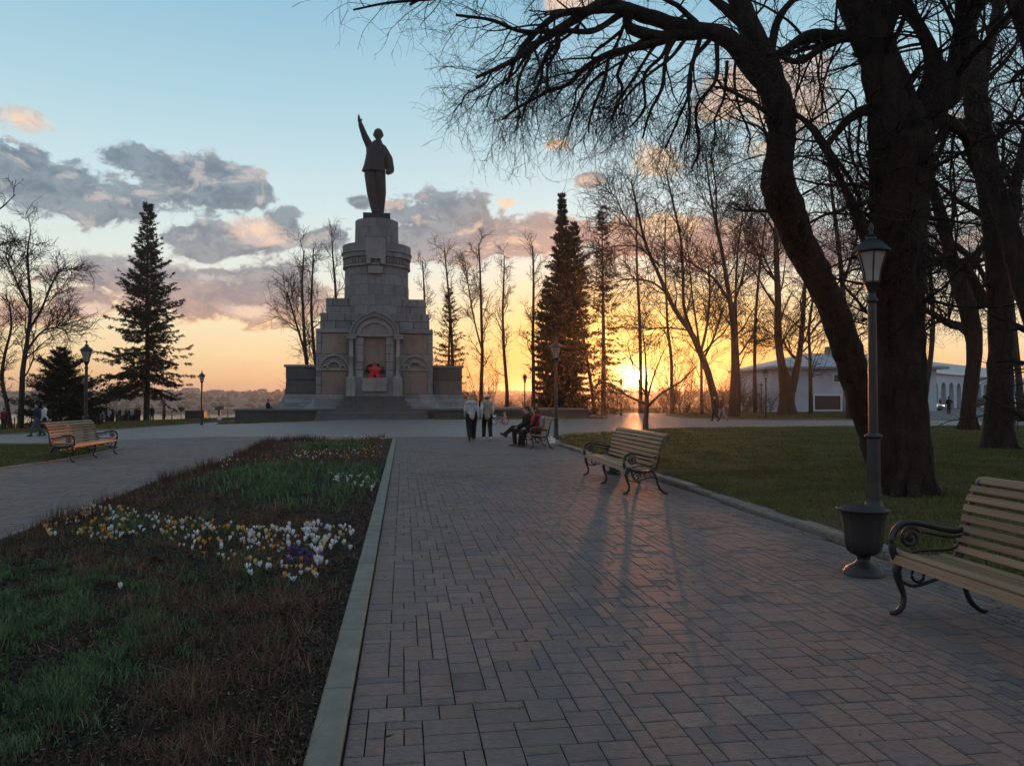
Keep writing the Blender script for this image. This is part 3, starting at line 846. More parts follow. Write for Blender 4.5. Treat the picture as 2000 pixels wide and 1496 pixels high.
blades('dry_stems', xs_, ys_, (0.02 + 0.06 * cl) * np.where(tall, 1.9, 1.0), 0.0020 + 0.0006 * ys_, M['dead_stem'], 0.01, np.where(tall, 0.8, 2.6), np.clip(rng.random(len(xs_)) * 0.8 + (cl - 0.4) * 0.6, 0, 1),
       label='dry brown stems and shoots covering the flower bed', cat='dead plants')
# tall twiggy fringe on the far edge of the bed
fx, fy = [], []
for (a, b) in zip([(-5.2, 6.5), (-5.36, 8.0), (-5.75, 10.5), (-6.36, 13.6), (-6.84, 18), (-7.75, 22.5)], [(-5.36, 8.0), (-5.75, 10.5), (-6.36, 13.6), (-6.84, 18), (-7.75, 22.5), (-8.6, 27)]):
    n = 900; t = rng.random(n); off = np.abs(rng.normal(0, 0.22, n)) + 0.05
    fx.append(a[0] + (b[0] - a[0]) * t + off); fy.append(a[1] + (b[1] - a[1]) * t)
t = rng.random(1500); fx.append(-4.8 - 4.0 * t); fy.append(28.9 - 1.9 * t - np.abs(rng.normal(0, 0.25, 1500)))
fx, fy = np.concatenate(fx), np.concatenate(fy)
cf = vnoise(fx, fy, 2.2, 21)
k = rng.random(len(fx)) < cf * 1.5 - 0.2
blades('dry_stems', fx[k], fy[k], 0.10 + 0.22 * cf[k], 0.004 + 0.0006 * fy[k], M['dead_stem'], 0.0, 0.55, rng.random(k.sum()) * 0.7,
       label='taller dry twigs along the far edge of the flower bed', cat='dead plants')
def greens(poly, n, h, w, power, label):
    x, y = scatter(poly, n, power, 2.7, 30)
    jj_ = rng.normal(0, 1, n) ** 3 * 0.07; x = x + jj_ + (vnoise(x, y, 1.8, 41) - 0.5) * 0.9; y = y + rng.normal(0, 1, n) ** 3 * 0.12 + (vnoise(x, y, 1.5, 42) - 0.5) * 1.2
    kk_ = inside_np(BED, x + 0.05, y); x, y = x[kk_], y[kk_]; n = len(x)
    c_ = vnoise(x, y, 3.5, 31) * 0.5 + vnoise(x, y, 11.0, 32) * 0.5
    k = rng.random(n) < (c_ - 0.36) * 3.4 * np.clip(vnoise(x, y, 1.3, 33) * 1.6, 0.1, 1)
    blades('bed_leaves', x[k], y[k], h * (0.5 + c_[k]), w + 0.0006 * y[k], M['bed_green'], 0.01, 0.75, np.clip(c_[k] + rng.normal(0, 0.2, k.sum()), 0, 1), seg2=True, label=label, cat='leaves')
greens(G1, 64000, 0.055, 0.0042, 1.0, 'feathery green leaves in the near left corner of the flower bed')
greens(G2, 8000, 0.13, 0.010, 0, 'green bulb leaves in the middle of the flower bed')
greens(G3, 1500, 0.12, 0.03, 0, 'green bulb leaves at the far end of the flower bed')
G4 = pxpoly([(100, 1040), (250, 1000), (480, 1030), (690, 1030), (660, 1130), (560, 1160), (430, 1110), (300, 1080)])
greens(G4, 6500, 0.075, 0.0035, 0, 'thin green crocus leaves among the flowers')
# flat dead leaves
def litter(n, poly, s, label, power=1.6):
    x, y = scatter(poly, n, power, 2.7, 26)
    a = rng.uniform(0, 2 * PI, n); L = s * rng.uniform(0.5, 1.6, n); W = L * rng.uniform(0.2, 0.55, n)
    c, s_ = np.cos(a), np.sin(a)
    z = np.where(x < -12, -0.032 * (-x - 12), 0.0) + 0.018 + rng.random(n) * 0.012
    pts = []
    for (u, v, dz) in ((-1, 0, 0.004), (0, -1, 0), (1, 0, 0.008), (0, 1, 0.0)):
        pts.append(np.stack([x + u * L / 2 * c - v * W / 2 * s_, y + u * L / 2 * s_ + v * W / 2 * c, z + dz * rng.random(n) * 1.5], 1))
    V = np.stack(pts, 1).reshape(-1, 3); i = np.arange(n) * 4
    link('leaf_litter', np_mesh('leaf_litter', V, np.stack([i, i + 1, i + 2, i + 3], 1), rnd=np.repeat(rng.random(n) ** 1.5, 4)), M['litter'], kind='stuff', label=label, cat='leaf litter')
litter(16000, BED, 0.024, 'small dead leaves and chips lying on the bed soil')
LAWN_NEAR = [(RK(y) + 0.3, y) for y in (4, 10, 18, 25)] + [(16, 25), (8, 4)]
litter(5200, LAWN_NEAR, 0.05, 'dead leaves scattered in the lawn beside the kerb', 1.3)
litter(420, [(RK(y) - 0.45, y) for y in (3, 10, 25)] + [(RK(25) - 0.01, 25), (RK(3) - 0.01, 3)], 0.04, 'dead leaves blown against the lawn kerb', 1.3)
litter(120, [(LK(3), 3), (LK(24), 24), (RK(24), 24), (RK(3), 3)], 0.035, 'a few dead leaves on the path', 1.4)
def clods(n):
    x, y = scatter(BED, n, 1.8, 2.7, 20)
    s = np.exp(rng.normal(0, 0.45, n)) * 0.010 + 0.0004 * y
    o8 = np.array([[1, 0, 0], [-1, 0, 0], [0, 1, 0], [0, -1, 0], [0, 0, 1], [0, 0, -1]], float)
    ft = np.array([[0, 2, 4], [2, 1, 4], [1, 3, 4], [3, 0, 4], [2, 0, 5], [1, 2, 5], [3, 1, 5], [0, 3, 5]])
    V = o8[None] * s[:, None, None] * rng.uniform(0.5, 1.3, (n, 6, 1)) + rng.normal(0, 0.25, (n, 6, 3)) * s[:, None, None]
    V[..., 2] *= 0.7; V += np.stack([x, y, np.full(n, 0.014)], 1)[:, None, :]
    T = (ft[None] + (np.arange(n) * 6)[:, None, None]).reshape(-1, 3)
    link('soil_clods', np_mesh('soil_clods', V.reshape(-1, 3), None, T, rnd=np.repeat(rng.random(n), 6)), M['soil'], kind='stuff', label='crumbly lumps of dark soil all over the flower bed', cat='soil')
clods(26000)

# -------- river and far bank
V = [[-4000, 110, -12], [4000, 110, -12], [4000, 1400, -12], [-4000, 1400, -12]]
link('river', np_mesh('river', V, [[0, 1, 2, 3]]), M['water'], kind='structure')
def far_bank():
    xs = np.linspace(-2200, 2200, 221); ys = np.array([690, 700, 730, 780, 850, 950, 1080, 1250, 1500, 1900, 2300])
    base = np.array([-14, -11, -9, -6.5, -3.5, 1.5, 6.5, 11, 14, 16, 10.0])
    V = []
    for j, y in enumerate(ys):
        for x in xs:
            n = mnoise.noise(Vector((x * 0.004, y * 0.004, 1.0))) * 5 + mnoise.noise(Vector((x * 0.02, y * 0.02, 5.0))) * 1.6
            lift = 1 + 0.25 * math.exp(-((x + 900) / 500) ** 2) - (0.15 if x > 0 else 0)
            V.append([x, y + mnoise.noise(Vector((x * 0.01, 3, 2))) * 18 * (j < 4), base[j] * (lift if base[j] > 0 else 1) + (n * 0.6 if j > 1 else 0)])
    nx = len(xs)
    Q = [[j * nx + i, j * nx + i + 1, (j + 1) * nx + i + 1, (j + 1) * nx + i] for j in range(len(ys) - 1) for i in range(nx - 1)]
    o = link('far_hillside', np_mesh('far_hillside', V, Q, smooth=True), M['hill'], kind='structure')
    return ys, base
fb_y, fb_z = far_bank()
def bank_z(y): return float(np.interp(y, fb_y, fb_z))
# woods on the far bank: low rounded crowns
def far_woods():
    mb_v, mb_t = [], []; n = 0
    r = np.random.default_rng(5)
    oct_ = np.array([[1, 0, 0], [-1, 0, 0], [0, 1, 0], [0, -1, 0], [0, 0, 1], [0, 0, -1]], float)
    ft = np.array([[0, 2, 4], [2, 1, 4], [1, 3, 4], [3, 0, 4], [2, 0, 5], [1, 2, 5], [3, 1, 5], [0, 3, 5]])
    for k in range(5200):
        y = r.uniform(720, 1550); x = r.uniform(-0.75, 0.85) * y
        g = mnoise.noise(Vector((x * 0.006, y * 0.01, 9)))
        if g < -0.12 + r.uniform(-.2, .2): continue
        s = r.uniform(1.6, 4.4); h = s * r.uniform(0.5, 0.95)
        V = oct_ * [s, s, h] + r.uniform(-.25, .25, (6, 3)) * s + [x, y, bank_z(y) + h * 0.4 + 1.0]
        mb_v.append(V); mb_t.append(ft + n); n += 6
    link('woods', np_mesh('woods', np.concatenate(mb_v), None, np.concatenate(mb_t)), M['far_tree'], kind='stuff', label='bare woods on the far bank of the river', cat='woods')
M['far_tree'] = simple('far_tree_crowns', (0.055, 0.042, 0.034), 1.0, var=0.5, scale=0.05, coord='pos')
far_woods()
M['far_wall'] = simple('far_house_walls', (0.30, 0.27, 0.25), 0.9, var=0.4, scale=0.02, coord='pos')
M['far_roof'] = simple('far_house_roofs', (0.14, 0.12, 0.12), 0.8, var=0.5, scale=0.02, coord='pos')
def house_mesh(w, d, h, rh):
    mb = MB(); mb.box(-w / 2, w / 2, -d / 2, d / 2, 0, h)
    mr = MB(); mr.prism([(-w / 2 - .4, h + 0.02), (w / 2 + .4, h + 0.02), (w / 2 - d * 0.3, h + rh), (-w / 2 + d * 0.3, h + rh)], -d / 2 - .4, d / 2 + .4)
    return mb.mesh('wall'), mr.mesh('roof')
hm = [house_mesh(*a) for a in ((9, 8, 4, 3), (14, 9, 6, 3), (24, 11, 8, 2.2), (12, 8, 3.5, 3.5))]
for a, b in hm: a.materials.append(M['far_wall']); b.materials.append(M['far_roof'])
rh_ = random.Random(9)
for k in range(60):
    px = rh_.uniform(2, 545) if k < 46 else rh_.uniform(1290, 1490); y = rh_.uniform(725, 1250)
    x = (px - 1000) / 1500 * y
    t = rh_.choice([0, 0, 1, 3, 3, 2]) if y > 760 else rh_.choice([0, 3])
    e = empty('riverside_house', (x, y, bank_z(y) - 0.3), rh_.uniform(-0.5, 0.5), 'small pale house among the trees on the far river bank', 'house', 'houses on the far river bank')
    o = bpy.data.objects.new('wall', hm[t][0]); COL.objects.link(o); o.parent = e
    o = bpy.data.objects.new('roof', hm[t][1]); COL.objects.link(o); o.parent = e
# factory chimney and hall on the skyline
c_ = P(382, 777, 1300); ch = MB(); ch.lathe([(4.0, -6), (2.6, 15.5)], 12)
o = ch.build('factory_chimney', M['far_roof'], label='tall thin factory chimney on the skyline over the river', cat='chimney'); o.location = c_
for (p0, p1, top, lab) in ((362, 452, 775, 'long low factory hall below the chimney on the skyline'), (418, 470, 796, 'long pale riverside building on the far shore')):
    Y = 1290 if top == 775 else 760
    a = P(p0, top, Y); b = P(p1, top, Y); hh = 9 if top == 775 else 8
    e = empty('long_building', ((a[0] + b[0]) / 2, Y, a[2] - hh), 0, lab, 'building')
    w = (b[0] - a[0]) / 2
    mb = MB(); mb.box(-w, w, -8, 8, 0, hh - 1.5); mb.build('wall', M['far_wall'], e)
    mb = MB(); mb.frustum((-w - .5, w + .5, -8.5, 8.5), (-w + 4, w - 4, -3, 3), hh - 1.48, hh); mb.build('roof', M['far_roof'], e)
    if top != 775:
        wm = MB(); wm.box(-1.2, 1.2, -0.06, 0.06, -1.3, 1.3); wm = wm.mesh('window'); wm.materials.append(M['darkglass'])
        for k in range(6):
            o = bpy.data.objects.new('window', wm); COL.objects.link(o); o.parent = e; o.location = (-w + (k + 0.5) * 2 * w / 6, -8.05, 3.4)

# ================================================================ TREES
def tubes(P_, R_, sides):
    """many tubes at once: P_ (N,K,3), R_ (N,K)"""
    N, K, _ = P_.shape
    tg = np.empty_like(P_); tg[:, 1:-1] = P_[:, 2:] - P_[:, :-2]; tg[:, 0] = P_[:, 1] - P_[:, 0]; tg[:, -1] = P_[:, -1] - P_[:, -2]
    tg /= np.maximum(np.linalg.norm(tg, axis=2, keepdims=True), 1e-9)
    md = P_[:, -1] - P_[:, 0]; md /= np.maximum(np.linalg.norm(md, axis=1, keepdims=True), 1e-9)
    ref = np.where(np.abs(md[:, 2:3]) < 0.75, np.array([[0, 0, 1.0]]), np.array([[1.0, 0.2, 0]]))[:, None, :]
    u = np.cross(tg, ref); u /= np.maximum(np.linalg.norm(u, axis=2, keepdims=True), 1e-9)
    w = np.cross(tg, u)
    a = np.arange(sides) / sides * 2 * PI
    V = P_[:, :, None, :] + R_[:, :, None, None] * (np.cos(a)[None, None, :, None] * u[:, :, None, :] + np.sin(a)[None, None, :, None] * w[:, :, None, :])
    i, k, s = np.meshgrid(np.arange(N), np.arange(K - 1), np.arange(sides), indexing='ij')
    b = i * K * sides; s2 = (s + 1) % sides
    Q = np.stack([b + k * sides + s, b + k * sides + s2, b + (k + 1) * sides + s2, b + (k + 1) * sides + s], -1).reshape(-1, 4)
    return V.reshape(-1, 3), Q
def join(parts):
    V, Q, n = [], [], 0
    for v, q in parts: V.append(v); Q.append(q + n); n += len(v)
    return np.concatenate(V), np.concatenate(Q)

def grow(r, P_, R_, n, t0=0.2, t1=1.0, ang=(35, 60), length=(0.3, 0.6), K=6, wig=0.2, up=0.1, ratio=0.6, tip=0.25, rmin=0.004, labs=None, jitter=0.5, shape=None):
    """n children on every branch of P_; labs gives absolute lengths instead of shares of the parent's"""
    N, Kp, _ = P_.shape
    seg = np.linalg.norm(np.diff(P_, axis=1), axis=2).sum(1)
    t = (np.arange(n)[None, :] + r.uniform(0, 1, (N, n)) * 0.9) / n * (t1 - t0) + t0
    f = t * (Kp - 1); i = np.minimum(f.astype(int), Kp - 2); u = (f - i)[..., None]
    rows = np.arange(N)[:, None]
    pos = P_[rows, i] * (1 - u) + P_[rows, i + 1] * u
    tan = P_[rows, i + 1] - P_[rows, i]; tan /= np.maximum(np.linalg.norm(tan, axis=2, keepdims=True), 1e-9)
    rad = R_[rows, i] * (1 - u[..., 0]) + R_[rows, i + 1] * u[..., 0]
    pos = pos.reshape(-1, 3); tan = tan.reshape(-1, 3); rad = rad.ravel(); m = len(pos)
    rv = r.normal(0, 1, (m, 3)); rv -= (rv * tan).sum(1, keepdims=True) * tan; rv /= np.maximum(np.linalg.norm(rv, axis=1, keepdims=True), 1e-9)
    A = np.radians(r.uniform(*ang, m))[:, None]
    d = tan * np.cos(A) + rv * np.sin(A)
    if labs is None: L = np.repeat(seg, n) * r.uniform(*length, m)
    else: L = r.uniform(*labs, m)
    if shape is not None: L = L * shape(t.ravel())
    r0 = np.maximum(np.minimum(rad * ratio * r.uniform(0.7, 1.0, m), rad * 0.9), rmin)
    out_ = np.empty((m, K, 3)); out_[:, 0] = pos
    upv = np.array([0, 0, 1.0])
    p = pos.copy()
    for k in range(1, K):
        d = d + r.normal(0, wig, (m, 3)) + upv * (up if np.isscalar(up) else up[k - 1])
        d /= np.maximum(np.linalg.norm(d, axis=1, keepdims=True), 1e-9)
        p = p + d * (L / (K - 1))[:, None]; out_[:, k] = p
    rr = r0[:, None] * (1 - (1 - tip) * np.linspace(0, 1, K)[None, :])
    return out_, np.maximum(rr, rmin * 0.6)

def trunk_mesh(lines, sides=10, k=24, bump_=0.06, seed=0):
    """limbs given as rows of (x,y,z,r): knobbly tubes"""
    parts = []
    for ln in lines:
        c = cat_rom(np.asarray(ln, float), k)
        Pn, Rn = c[:, :3], np.maximum(c[:, 3], 0.004)
        V, Q = tubes(Pn[None], Rn[None], sides)
        ax = np.repeat(Pn, sides, axis=0); rad = V - ax
        fr = 2.2 / max(Rn[0], 0.05)
        nn = np.array([mnoise.noise(Vector(v * 0.9 * min(fr, 4)) + Vector((seed * 3.1, 0, 0))) + 0.5 * mnoise.noise(Vector((v[0] * 9, v[1] * 9, v[2] * 2.2 + seed))) for v in V])
        V = ax + rad * (1 + bump_ * 2.2 * nn[:, None])
        parts.append((V, Q))
    return join(parts)

def bare_tree(name, label, limbs, seed, levels, group=None, cat='tree', mat_trunk=None, mat_twig=None, sides=10, k=24, roots=0, trunk_parts=None, bump_=0.06, resamp=12):
    """limbs: rows (x,y,z,r) in the world. levels: keyword sets for grow, applied in turn; 'from' says which earlier levels feed it"""
    r = np.random.default_rng(seed)
    base = np.asarray(limbs[0][0][:3], float)
    root = empty(name, base, 0, label, cat, group)
    rl = []
    if roots:      # spreading root flare
        g0 = terr(base[0], base[1]); rb_ = limbs[0][1][3] * 0.86
        for q in range(roots):
            a = 2 * PI * (q + r.uniform(-.25, .25)) / roots; d = rb_ * r.uniform(1.5, 2.2); c_, s_ = math.cos(a), math.sin(a)
            cx_, cy_ = limbs[0][2][0], limbs[0][2][1]
            rl.append([[cx_ + c_ * rb_ * .45, cy_ + s_ * rb_ * .45, g0 + rb_ * 2.1, rb_ * .42], [cx_ + c_ * rb_ * .8, cy_ + s_ * rb_ * .8, g0 + rb_ * .8, rb_ * .40], [cx_ + c_ * rb_ * 1.25, cy_ + s_ * rb_ * 1.25, g0 + rb_ * .15, rb_ * .28], [cx_ + c_ * d, cy_ + s_ * d, g0 - rb_ * .12, rb_ * .13]])
    V, Q = trunk_mesh(limbs + rl, sides, k, bump_, seed)
    link('trunk', np_mesh('trunk', V - base, Q, smooth=True), mat_trunk or M['bark'], root)
    c = np.stack([cat_rom(np.asarray(l, float), resamp) for l in limbs])
    L = [(c[..., :3], c[..., 3])]
    big, fine = [], []
    for lv in levels:
        lv = dict(lv); src = lv.pop('src', len(L) - 1); sd_ = lv.pop('sides', 3); sel = lv.pop('sel', None)
        srcs = [src] if isinstance(src, int) else src
        new = []
        for s_ in srcs:
            Ps, Rs = L[s_]
            if sel is not None and s_ == 0: Ps, Rs = Ps[sel], Rs[sel]
            new.append(grow(r, Ps, Rs, **lv))
        Kk = new[0][0].shape[1]
        Pn = np.concatenate([a for a, _ in new]); Rn = np.concatenate([b for _, b in new])
        L.append((Pn, Rn)); (big if sd_ >= 5 else fine).append(tubes(Pn, Rn, sd_))
    nb_ = sum(len(q) for _, q in big)
    V, Q = join(big + fine)
    me = np_mesh('crown', V - base, Q, midx=(np.arange(len(Q)) >= nb_).astype(int))
    me.materials.append(mat_trunk or M['bark']); me.materials.append(mat_twig or M['twig'])
    link('crown', me, None, root)
    return root, L

def pxl(Y, *rows, dz=0.0):
    """limb from pixel rows (px, py, half-width in px[, depth]) at depth Y"""
    out_ = []
    for r_ in rows:
        y = r_[3] if len(r_) > 3 else Y
        p = P(r_[0], r_[1], y); out_.append([p[0], p[1], p[2] + dz, r_[2] * y / 1500])
    return out_

# ---- the two great limes in the foreground, right
YA = 11.9
A_limbs = [
    pxl(YA, (1778, 1000, 60), (1778, 965, 47), (1775, 900, 43), (1770, 800, 40), (1762, 620, 41), (1758, 450, 47), (1762, 330, 55), (1758, 262, 56), (1750, 215, 44)),
    pxl(YA, (1745, 960, 26), (1735, 850, 22), (1724, 700, 21), (1718, 560, 22), (1722, 430, 24), (1740, 330, 22)),
    pxl(YA, (1752, 290, 40), (1736, 200, 38), (1708, 105, 30), (1672, 30, 26), (1640, -60, 22), (1600, -170, 15, 11.4), (1560, -300, 8, 11)),
    pxl(YA, (1765, 300, 38), (1752, 190, 32), (1722, 90, 24), (1716, 0, 20), (1724, -120, 15), (1735, -260, 8)),
    pxl(YA, (1775, 300, 36), (1806, 225, 26), (1850, 178, 30), (1872, 120, 22), (1884, 30, 19), (1886, -80, 15), (1900, -220, 7)),
    pxl(YA, (1800, 215, 24), (1822, 130, 15), (1800, 60, 12), (1757, 5, 9), (1735, -60, 6)),
    pxl(YA, (1858, 180, 18), (1838, 150, 14), (1808, 70, 10), (1778, 15, 8), (1760, -50, 5)),
    pxl(YA, (1738, 240, 22), (1700, 215, 13), (1660, 232, 9), (1628, 268, 6), (1610, 300, 4)),
    pxl(YA, (1728, 130, 16), (1690, 72, 10), (1625, 70, 10), (1578, 72, 12), (1530, 100, 8), (1500, 110, 5)),
    pxl(YA, (1722, 95, 12), (1660, 75, 8), (1610, 92, 7), (1560, 120, 6), (1520, 110, 4)),
    pxl(YA, (1700, 480, 16), (1655, 380, 8), (1610, 290, 6), (1570, 235, 5), (1545, 225, 4)),
    pxl(YA, (1800, 250, 24), (1835, 235, 16), (1862, 245, 12), (1885, 270, 8, 12.4), (1900, 330, 5, 12.8)),
    pxl(YA, (1870, 100, 14), (1905, 20, 12), (1945, -70, 9), (1990, -200, 6)),
    pxl(YA, (1720, 620, 14), (1712, 480, 12), (1706, 330, 9), (1700, 230, 6)),
    pxl(YA, (1730, 60, 14), (1765, -20, 10), (1800, -120, 7), (1860, -240, 4)),
]
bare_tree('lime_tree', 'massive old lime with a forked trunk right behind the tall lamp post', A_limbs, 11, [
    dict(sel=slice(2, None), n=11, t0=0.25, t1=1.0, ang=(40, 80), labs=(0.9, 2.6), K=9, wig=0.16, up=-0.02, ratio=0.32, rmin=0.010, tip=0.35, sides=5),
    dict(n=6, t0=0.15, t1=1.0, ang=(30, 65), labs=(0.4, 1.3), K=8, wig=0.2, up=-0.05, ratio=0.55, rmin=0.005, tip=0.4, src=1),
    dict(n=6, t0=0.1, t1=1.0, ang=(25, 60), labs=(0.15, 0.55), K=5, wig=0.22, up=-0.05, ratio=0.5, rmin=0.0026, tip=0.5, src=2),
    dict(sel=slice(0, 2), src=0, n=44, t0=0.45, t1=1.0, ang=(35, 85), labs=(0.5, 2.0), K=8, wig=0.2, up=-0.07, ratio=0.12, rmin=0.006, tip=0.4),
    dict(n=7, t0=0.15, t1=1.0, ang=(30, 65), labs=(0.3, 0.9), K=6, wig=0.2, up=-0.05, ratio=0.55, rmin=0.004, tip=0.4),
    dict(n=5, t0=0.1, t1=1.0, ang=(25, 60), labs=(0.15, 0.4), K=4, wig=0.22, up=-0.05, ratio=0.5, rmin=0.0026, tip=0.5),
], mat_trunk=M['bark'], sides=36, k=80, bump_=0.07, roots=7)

YL = 15.5
leanA = pxl(YL, (1738, 905, 50, 17), (1716, 850, 42, 17), (1684, 770, 36, 16.8), (1658, 690, 32, 16.5), (1625, 600, 31, 16.2), (1578, 505, 33, 16), (1545, 430, 36, 15.8), (1522, 368, 38, 15.6),
            (1521, 310, 31), (1528, 260, 30), (1522, 210, 33), (1500, 140, 29), (1480, 90, 26), (1460, 40, 24), (1435, -20, 22), (1400, -110, 15), (1380, -200, 9))
L_limbs = [leanA,
    pxl(YL, (1500, 165, 28), (1462, 120, 25), (1428, 80, 22), (1395, 64, 19), (1340, 54, 18), (1280, 38, 17), (1225, 20, 16), (1180, 8, 13), (1120, 40, 11, 15), (1050, 85, 8, 14.6), (1000, 120, 6, 14.3), (930, 152, 4, 14)),
    pxl(YL, (1400, 64, 15), (1340, 68, 14), (1290, 72, 14), (1240, 60, 13), (1225, 48, 12), (1220, 20, 10, 15.3), (1150, 22, 9, 15), (1090, 30, 8, 14.8), (1040, 70, 7, 14.6), (1010, 110, 5, 14.4), (990, 165, 4, 14.3)),
    pxl(YL, (1320, 70, 12), (1265, 88, 9), (1220, 98, 8), (1180, 110, 7), (1140, 135, 6), (1110, 165, 5), (1070, 180, 4), (1010, 212, 3.4), (980, 235, 2)),
    pxl(YL, (1470, 60, 16), (1420, 20, 12), (1370, -20, 9), (1300, -60, 7, 15), (1180, -80, 6, 14.5), (1050, -60, 5, 14), (900, -10, 4, 13.6), (760, 6, 3, 13.3), (690, 20, 2, 13.2)),
    pxl(YL, (1440, 0, 14), (1380, -60, 10), (1280, -110, 8, 15), (1150, -130, 7, 14.5), (1020, -100, 6, 14.2), (900, -40, 4.5, 14), (800, 10, 3, 13.8)),
    pxl(YL, (1225, 45, 9), (1215, 28, 8), (1160, 60, 7, 15), (1100, 60, 6, 14.7), (1020, 62, 5, 14.5), (960, 40, 4, 14.3), (890, 30, 3, 14.2)),
    pxl(YL, (1540, 225, 8), (1556, 226, 6), (1590, 250, 5), (1625, 300, 5), (1660, 350, 4), (1685, 400, 3)),
    pxl(YL, (1500, 130, 12), (1520, 40, 9), (1560, -10, 7), (1620, -60, 5), (1690, -110, 3)),
    pxl(YL, (1535, 260, 7), (1490, 215, 6, 15.2), (1450, 190, 5), (1420, 175, 4), (1395, 170, 2.5)),
]
# hanging boughs under the arch
r_ = random.Random(21)
for (x0, y0, x1, y1, w) in ((1322, 68, 1255, 270, 6), (1310, 72, 1230, 250, 5.5), (1370, 66, 1330, 290, 6), (1385, 80, 1300, 290, 5.5), (1295, 72, 1195, 230, 5), (1400, 85, 1350, 330, 5.5), (1420, 120, 1400, 270, 4.5),
                         (1230, 95, 1190, 240, 5), (1190, 105, 1150, 260, 5), (1150, 130, 1120, 215, 4), (1110, 60, 1040, 165, 5), (1080, 80, 1020, 230, 5), (1050, 90, 950, 210, 4.5), (1035, 110, 1005, 260, 4),
                         (1260, 88, 1180, 160, 5), (1180, 140, 1110, 260, 4), (1000, 120, 900, 210, 3.5), (1215, 60, 1130, 160, 4.5), (1340, 75, 1210, 225, 5), (1440, 95, 1460, 300, 4), (1090, 60, 1055, 190, 4.5), (1130, 50, 1060, 130, 4.5)):
    dpt = YL + r_.uniform(-0.9, 0.6)
    mxs = [(x0 + (x1 - x0) * t + r_.uniform(-13, 13) * (0 < t < 1), y0 + (y1 - y0) * t + r_.uniform(-10, 10) * (0 < t < 1) - 14 * math.sin(t * PI) * (1 if x1 < x0 - 60 else 0), w * (1 - 0.6 * t), YL + (dpt - YL) * t) for t in (0, 0.3, 0.55, 0.8, 1)]
    L_limbs.append(pxl(YL, *mxs))
L_limbs = [[[q[0], q[1], q[2], q[3] * (0.88 if i == 0 else 0.84)] for q in l] for i, l in enumerate(L_limbs)]
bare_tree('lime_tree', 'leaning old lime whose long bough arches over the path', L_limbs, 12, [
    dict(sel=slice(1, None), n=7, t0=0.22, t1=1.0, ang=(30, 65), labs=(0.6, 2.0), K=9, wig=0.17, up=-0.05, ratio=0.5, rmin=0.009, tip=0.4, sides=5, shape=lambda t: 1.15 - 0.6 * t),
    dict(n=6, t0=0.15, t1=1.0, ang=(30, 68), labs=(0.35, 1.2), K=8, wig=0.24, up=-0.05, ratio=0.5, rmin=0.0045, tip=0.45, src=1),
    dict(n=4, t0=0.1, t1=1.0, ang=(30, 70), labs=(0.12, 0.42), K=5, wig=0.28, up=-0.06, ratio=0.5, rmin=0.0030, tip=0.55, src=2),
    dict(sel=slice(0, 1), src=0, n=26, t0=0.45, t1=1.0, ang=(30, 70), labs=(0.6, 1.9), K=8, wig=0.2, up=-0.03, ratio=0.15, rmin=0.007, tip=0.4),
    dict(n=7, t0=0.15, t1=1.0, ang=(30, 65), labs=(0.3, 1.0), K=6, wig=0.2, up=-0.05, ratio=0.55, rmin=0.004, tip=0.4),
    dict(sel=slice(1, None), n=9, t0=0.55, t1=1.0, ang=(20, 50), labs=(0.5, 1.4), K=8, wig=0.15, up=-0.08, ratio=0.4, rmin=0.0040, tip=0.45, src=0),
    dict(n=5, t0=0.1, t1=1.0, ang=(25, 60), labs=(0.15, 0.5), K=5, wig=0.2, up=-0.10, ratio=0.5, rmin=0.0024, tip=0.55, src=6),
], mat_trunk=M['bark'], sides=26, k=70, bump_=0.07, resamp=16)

# ---- the limes further right
B_limbs = [pxl(23, (1948, 885, 38), (1950, 850, 27), (1955, 700, 22), (1952, 560, 22), (1940, 420, 22), (1922, 310, 21), (1906, 220, 20), (1896, 120, 18), (1886, 20, 16), (1880, -100, 11), (1870, -220, 6)),
           pxl(23, (1940, 560, 20), (1965, 450, 14), (1990, 330, 10), (2020, 200, 8), (2040, 80, 5)),
           pxl(23, (1925, 600, 12), (1890, 530, 9), (1850, 505, 7), (1810, 520, 4)),
           pxl(23, (1900, 190, 13), (1930, 100, 10), (1955, 10, 8), (1990, -100, 5)),
           pxl(23, (1915, 300, 12), (1880, 245, 9), (1850, 250, 7), (1838, 290, 5), (1815, 330, 4))]
lv_mid = lambda s: [dict(n=17, t0=0.40, ang=(35, 70), labs=(1.4 * s, 3.8 * s), K=8, wig=0.16, up=0.03, ratio=0.4, rmin=0.014, tip=0.3, sides=5),
                    dict(n=7, t0=0.15, ang=(30, 60), labs=(0.8 * s, 2.2 * s), K=6, wig=0.17, up=0.0, ratio=0.5, rmin=0.008, tip=0.4, src=1),
                    dict(n=6, t0=0.15, ang=(25, 60), labs=(0.35 * s, 1.1 * s), K=4, wig=0.2, up=-0.02, ratio=0.5, rmin=0.005, tip=0.5, src=2)]
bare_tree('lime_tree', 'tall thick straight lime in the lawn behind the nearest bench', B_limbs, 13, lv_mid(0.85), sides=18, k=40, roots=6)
C_limbs = [pxl(37, (1888, 842, 20), (1890, 815, 14), (1898, 740, 13), (1904, 680, 14), (1892, 610, 17), (1870, 545, 14), (1852, 480, 12), (1835, 410, 11), (1815, 350, 9), (1800, 270, 7), (1795, 180, 4)),
           pxl(37, (1900, 655, 12), (1880, 640, 9), (1855, 632, 8), (1830, 618, 6), (1800, 600, 4)),
           pxl(37, (1850, 470, 7), (1880, 490, 6), (1910, 520, 5), (1930, 560, 4)),
           pxl(37, (1866, 530, 8), (1890, 505, 6), (1925, 480, 4), (1950, 440, 3))]
bare_tree('lime_tree', 'crooked lime with an elbow in its trunk, between the two thickest right hand trunks', C_limbs, 14, lv_mid(1.2), sides=14, k=32, roots=5)
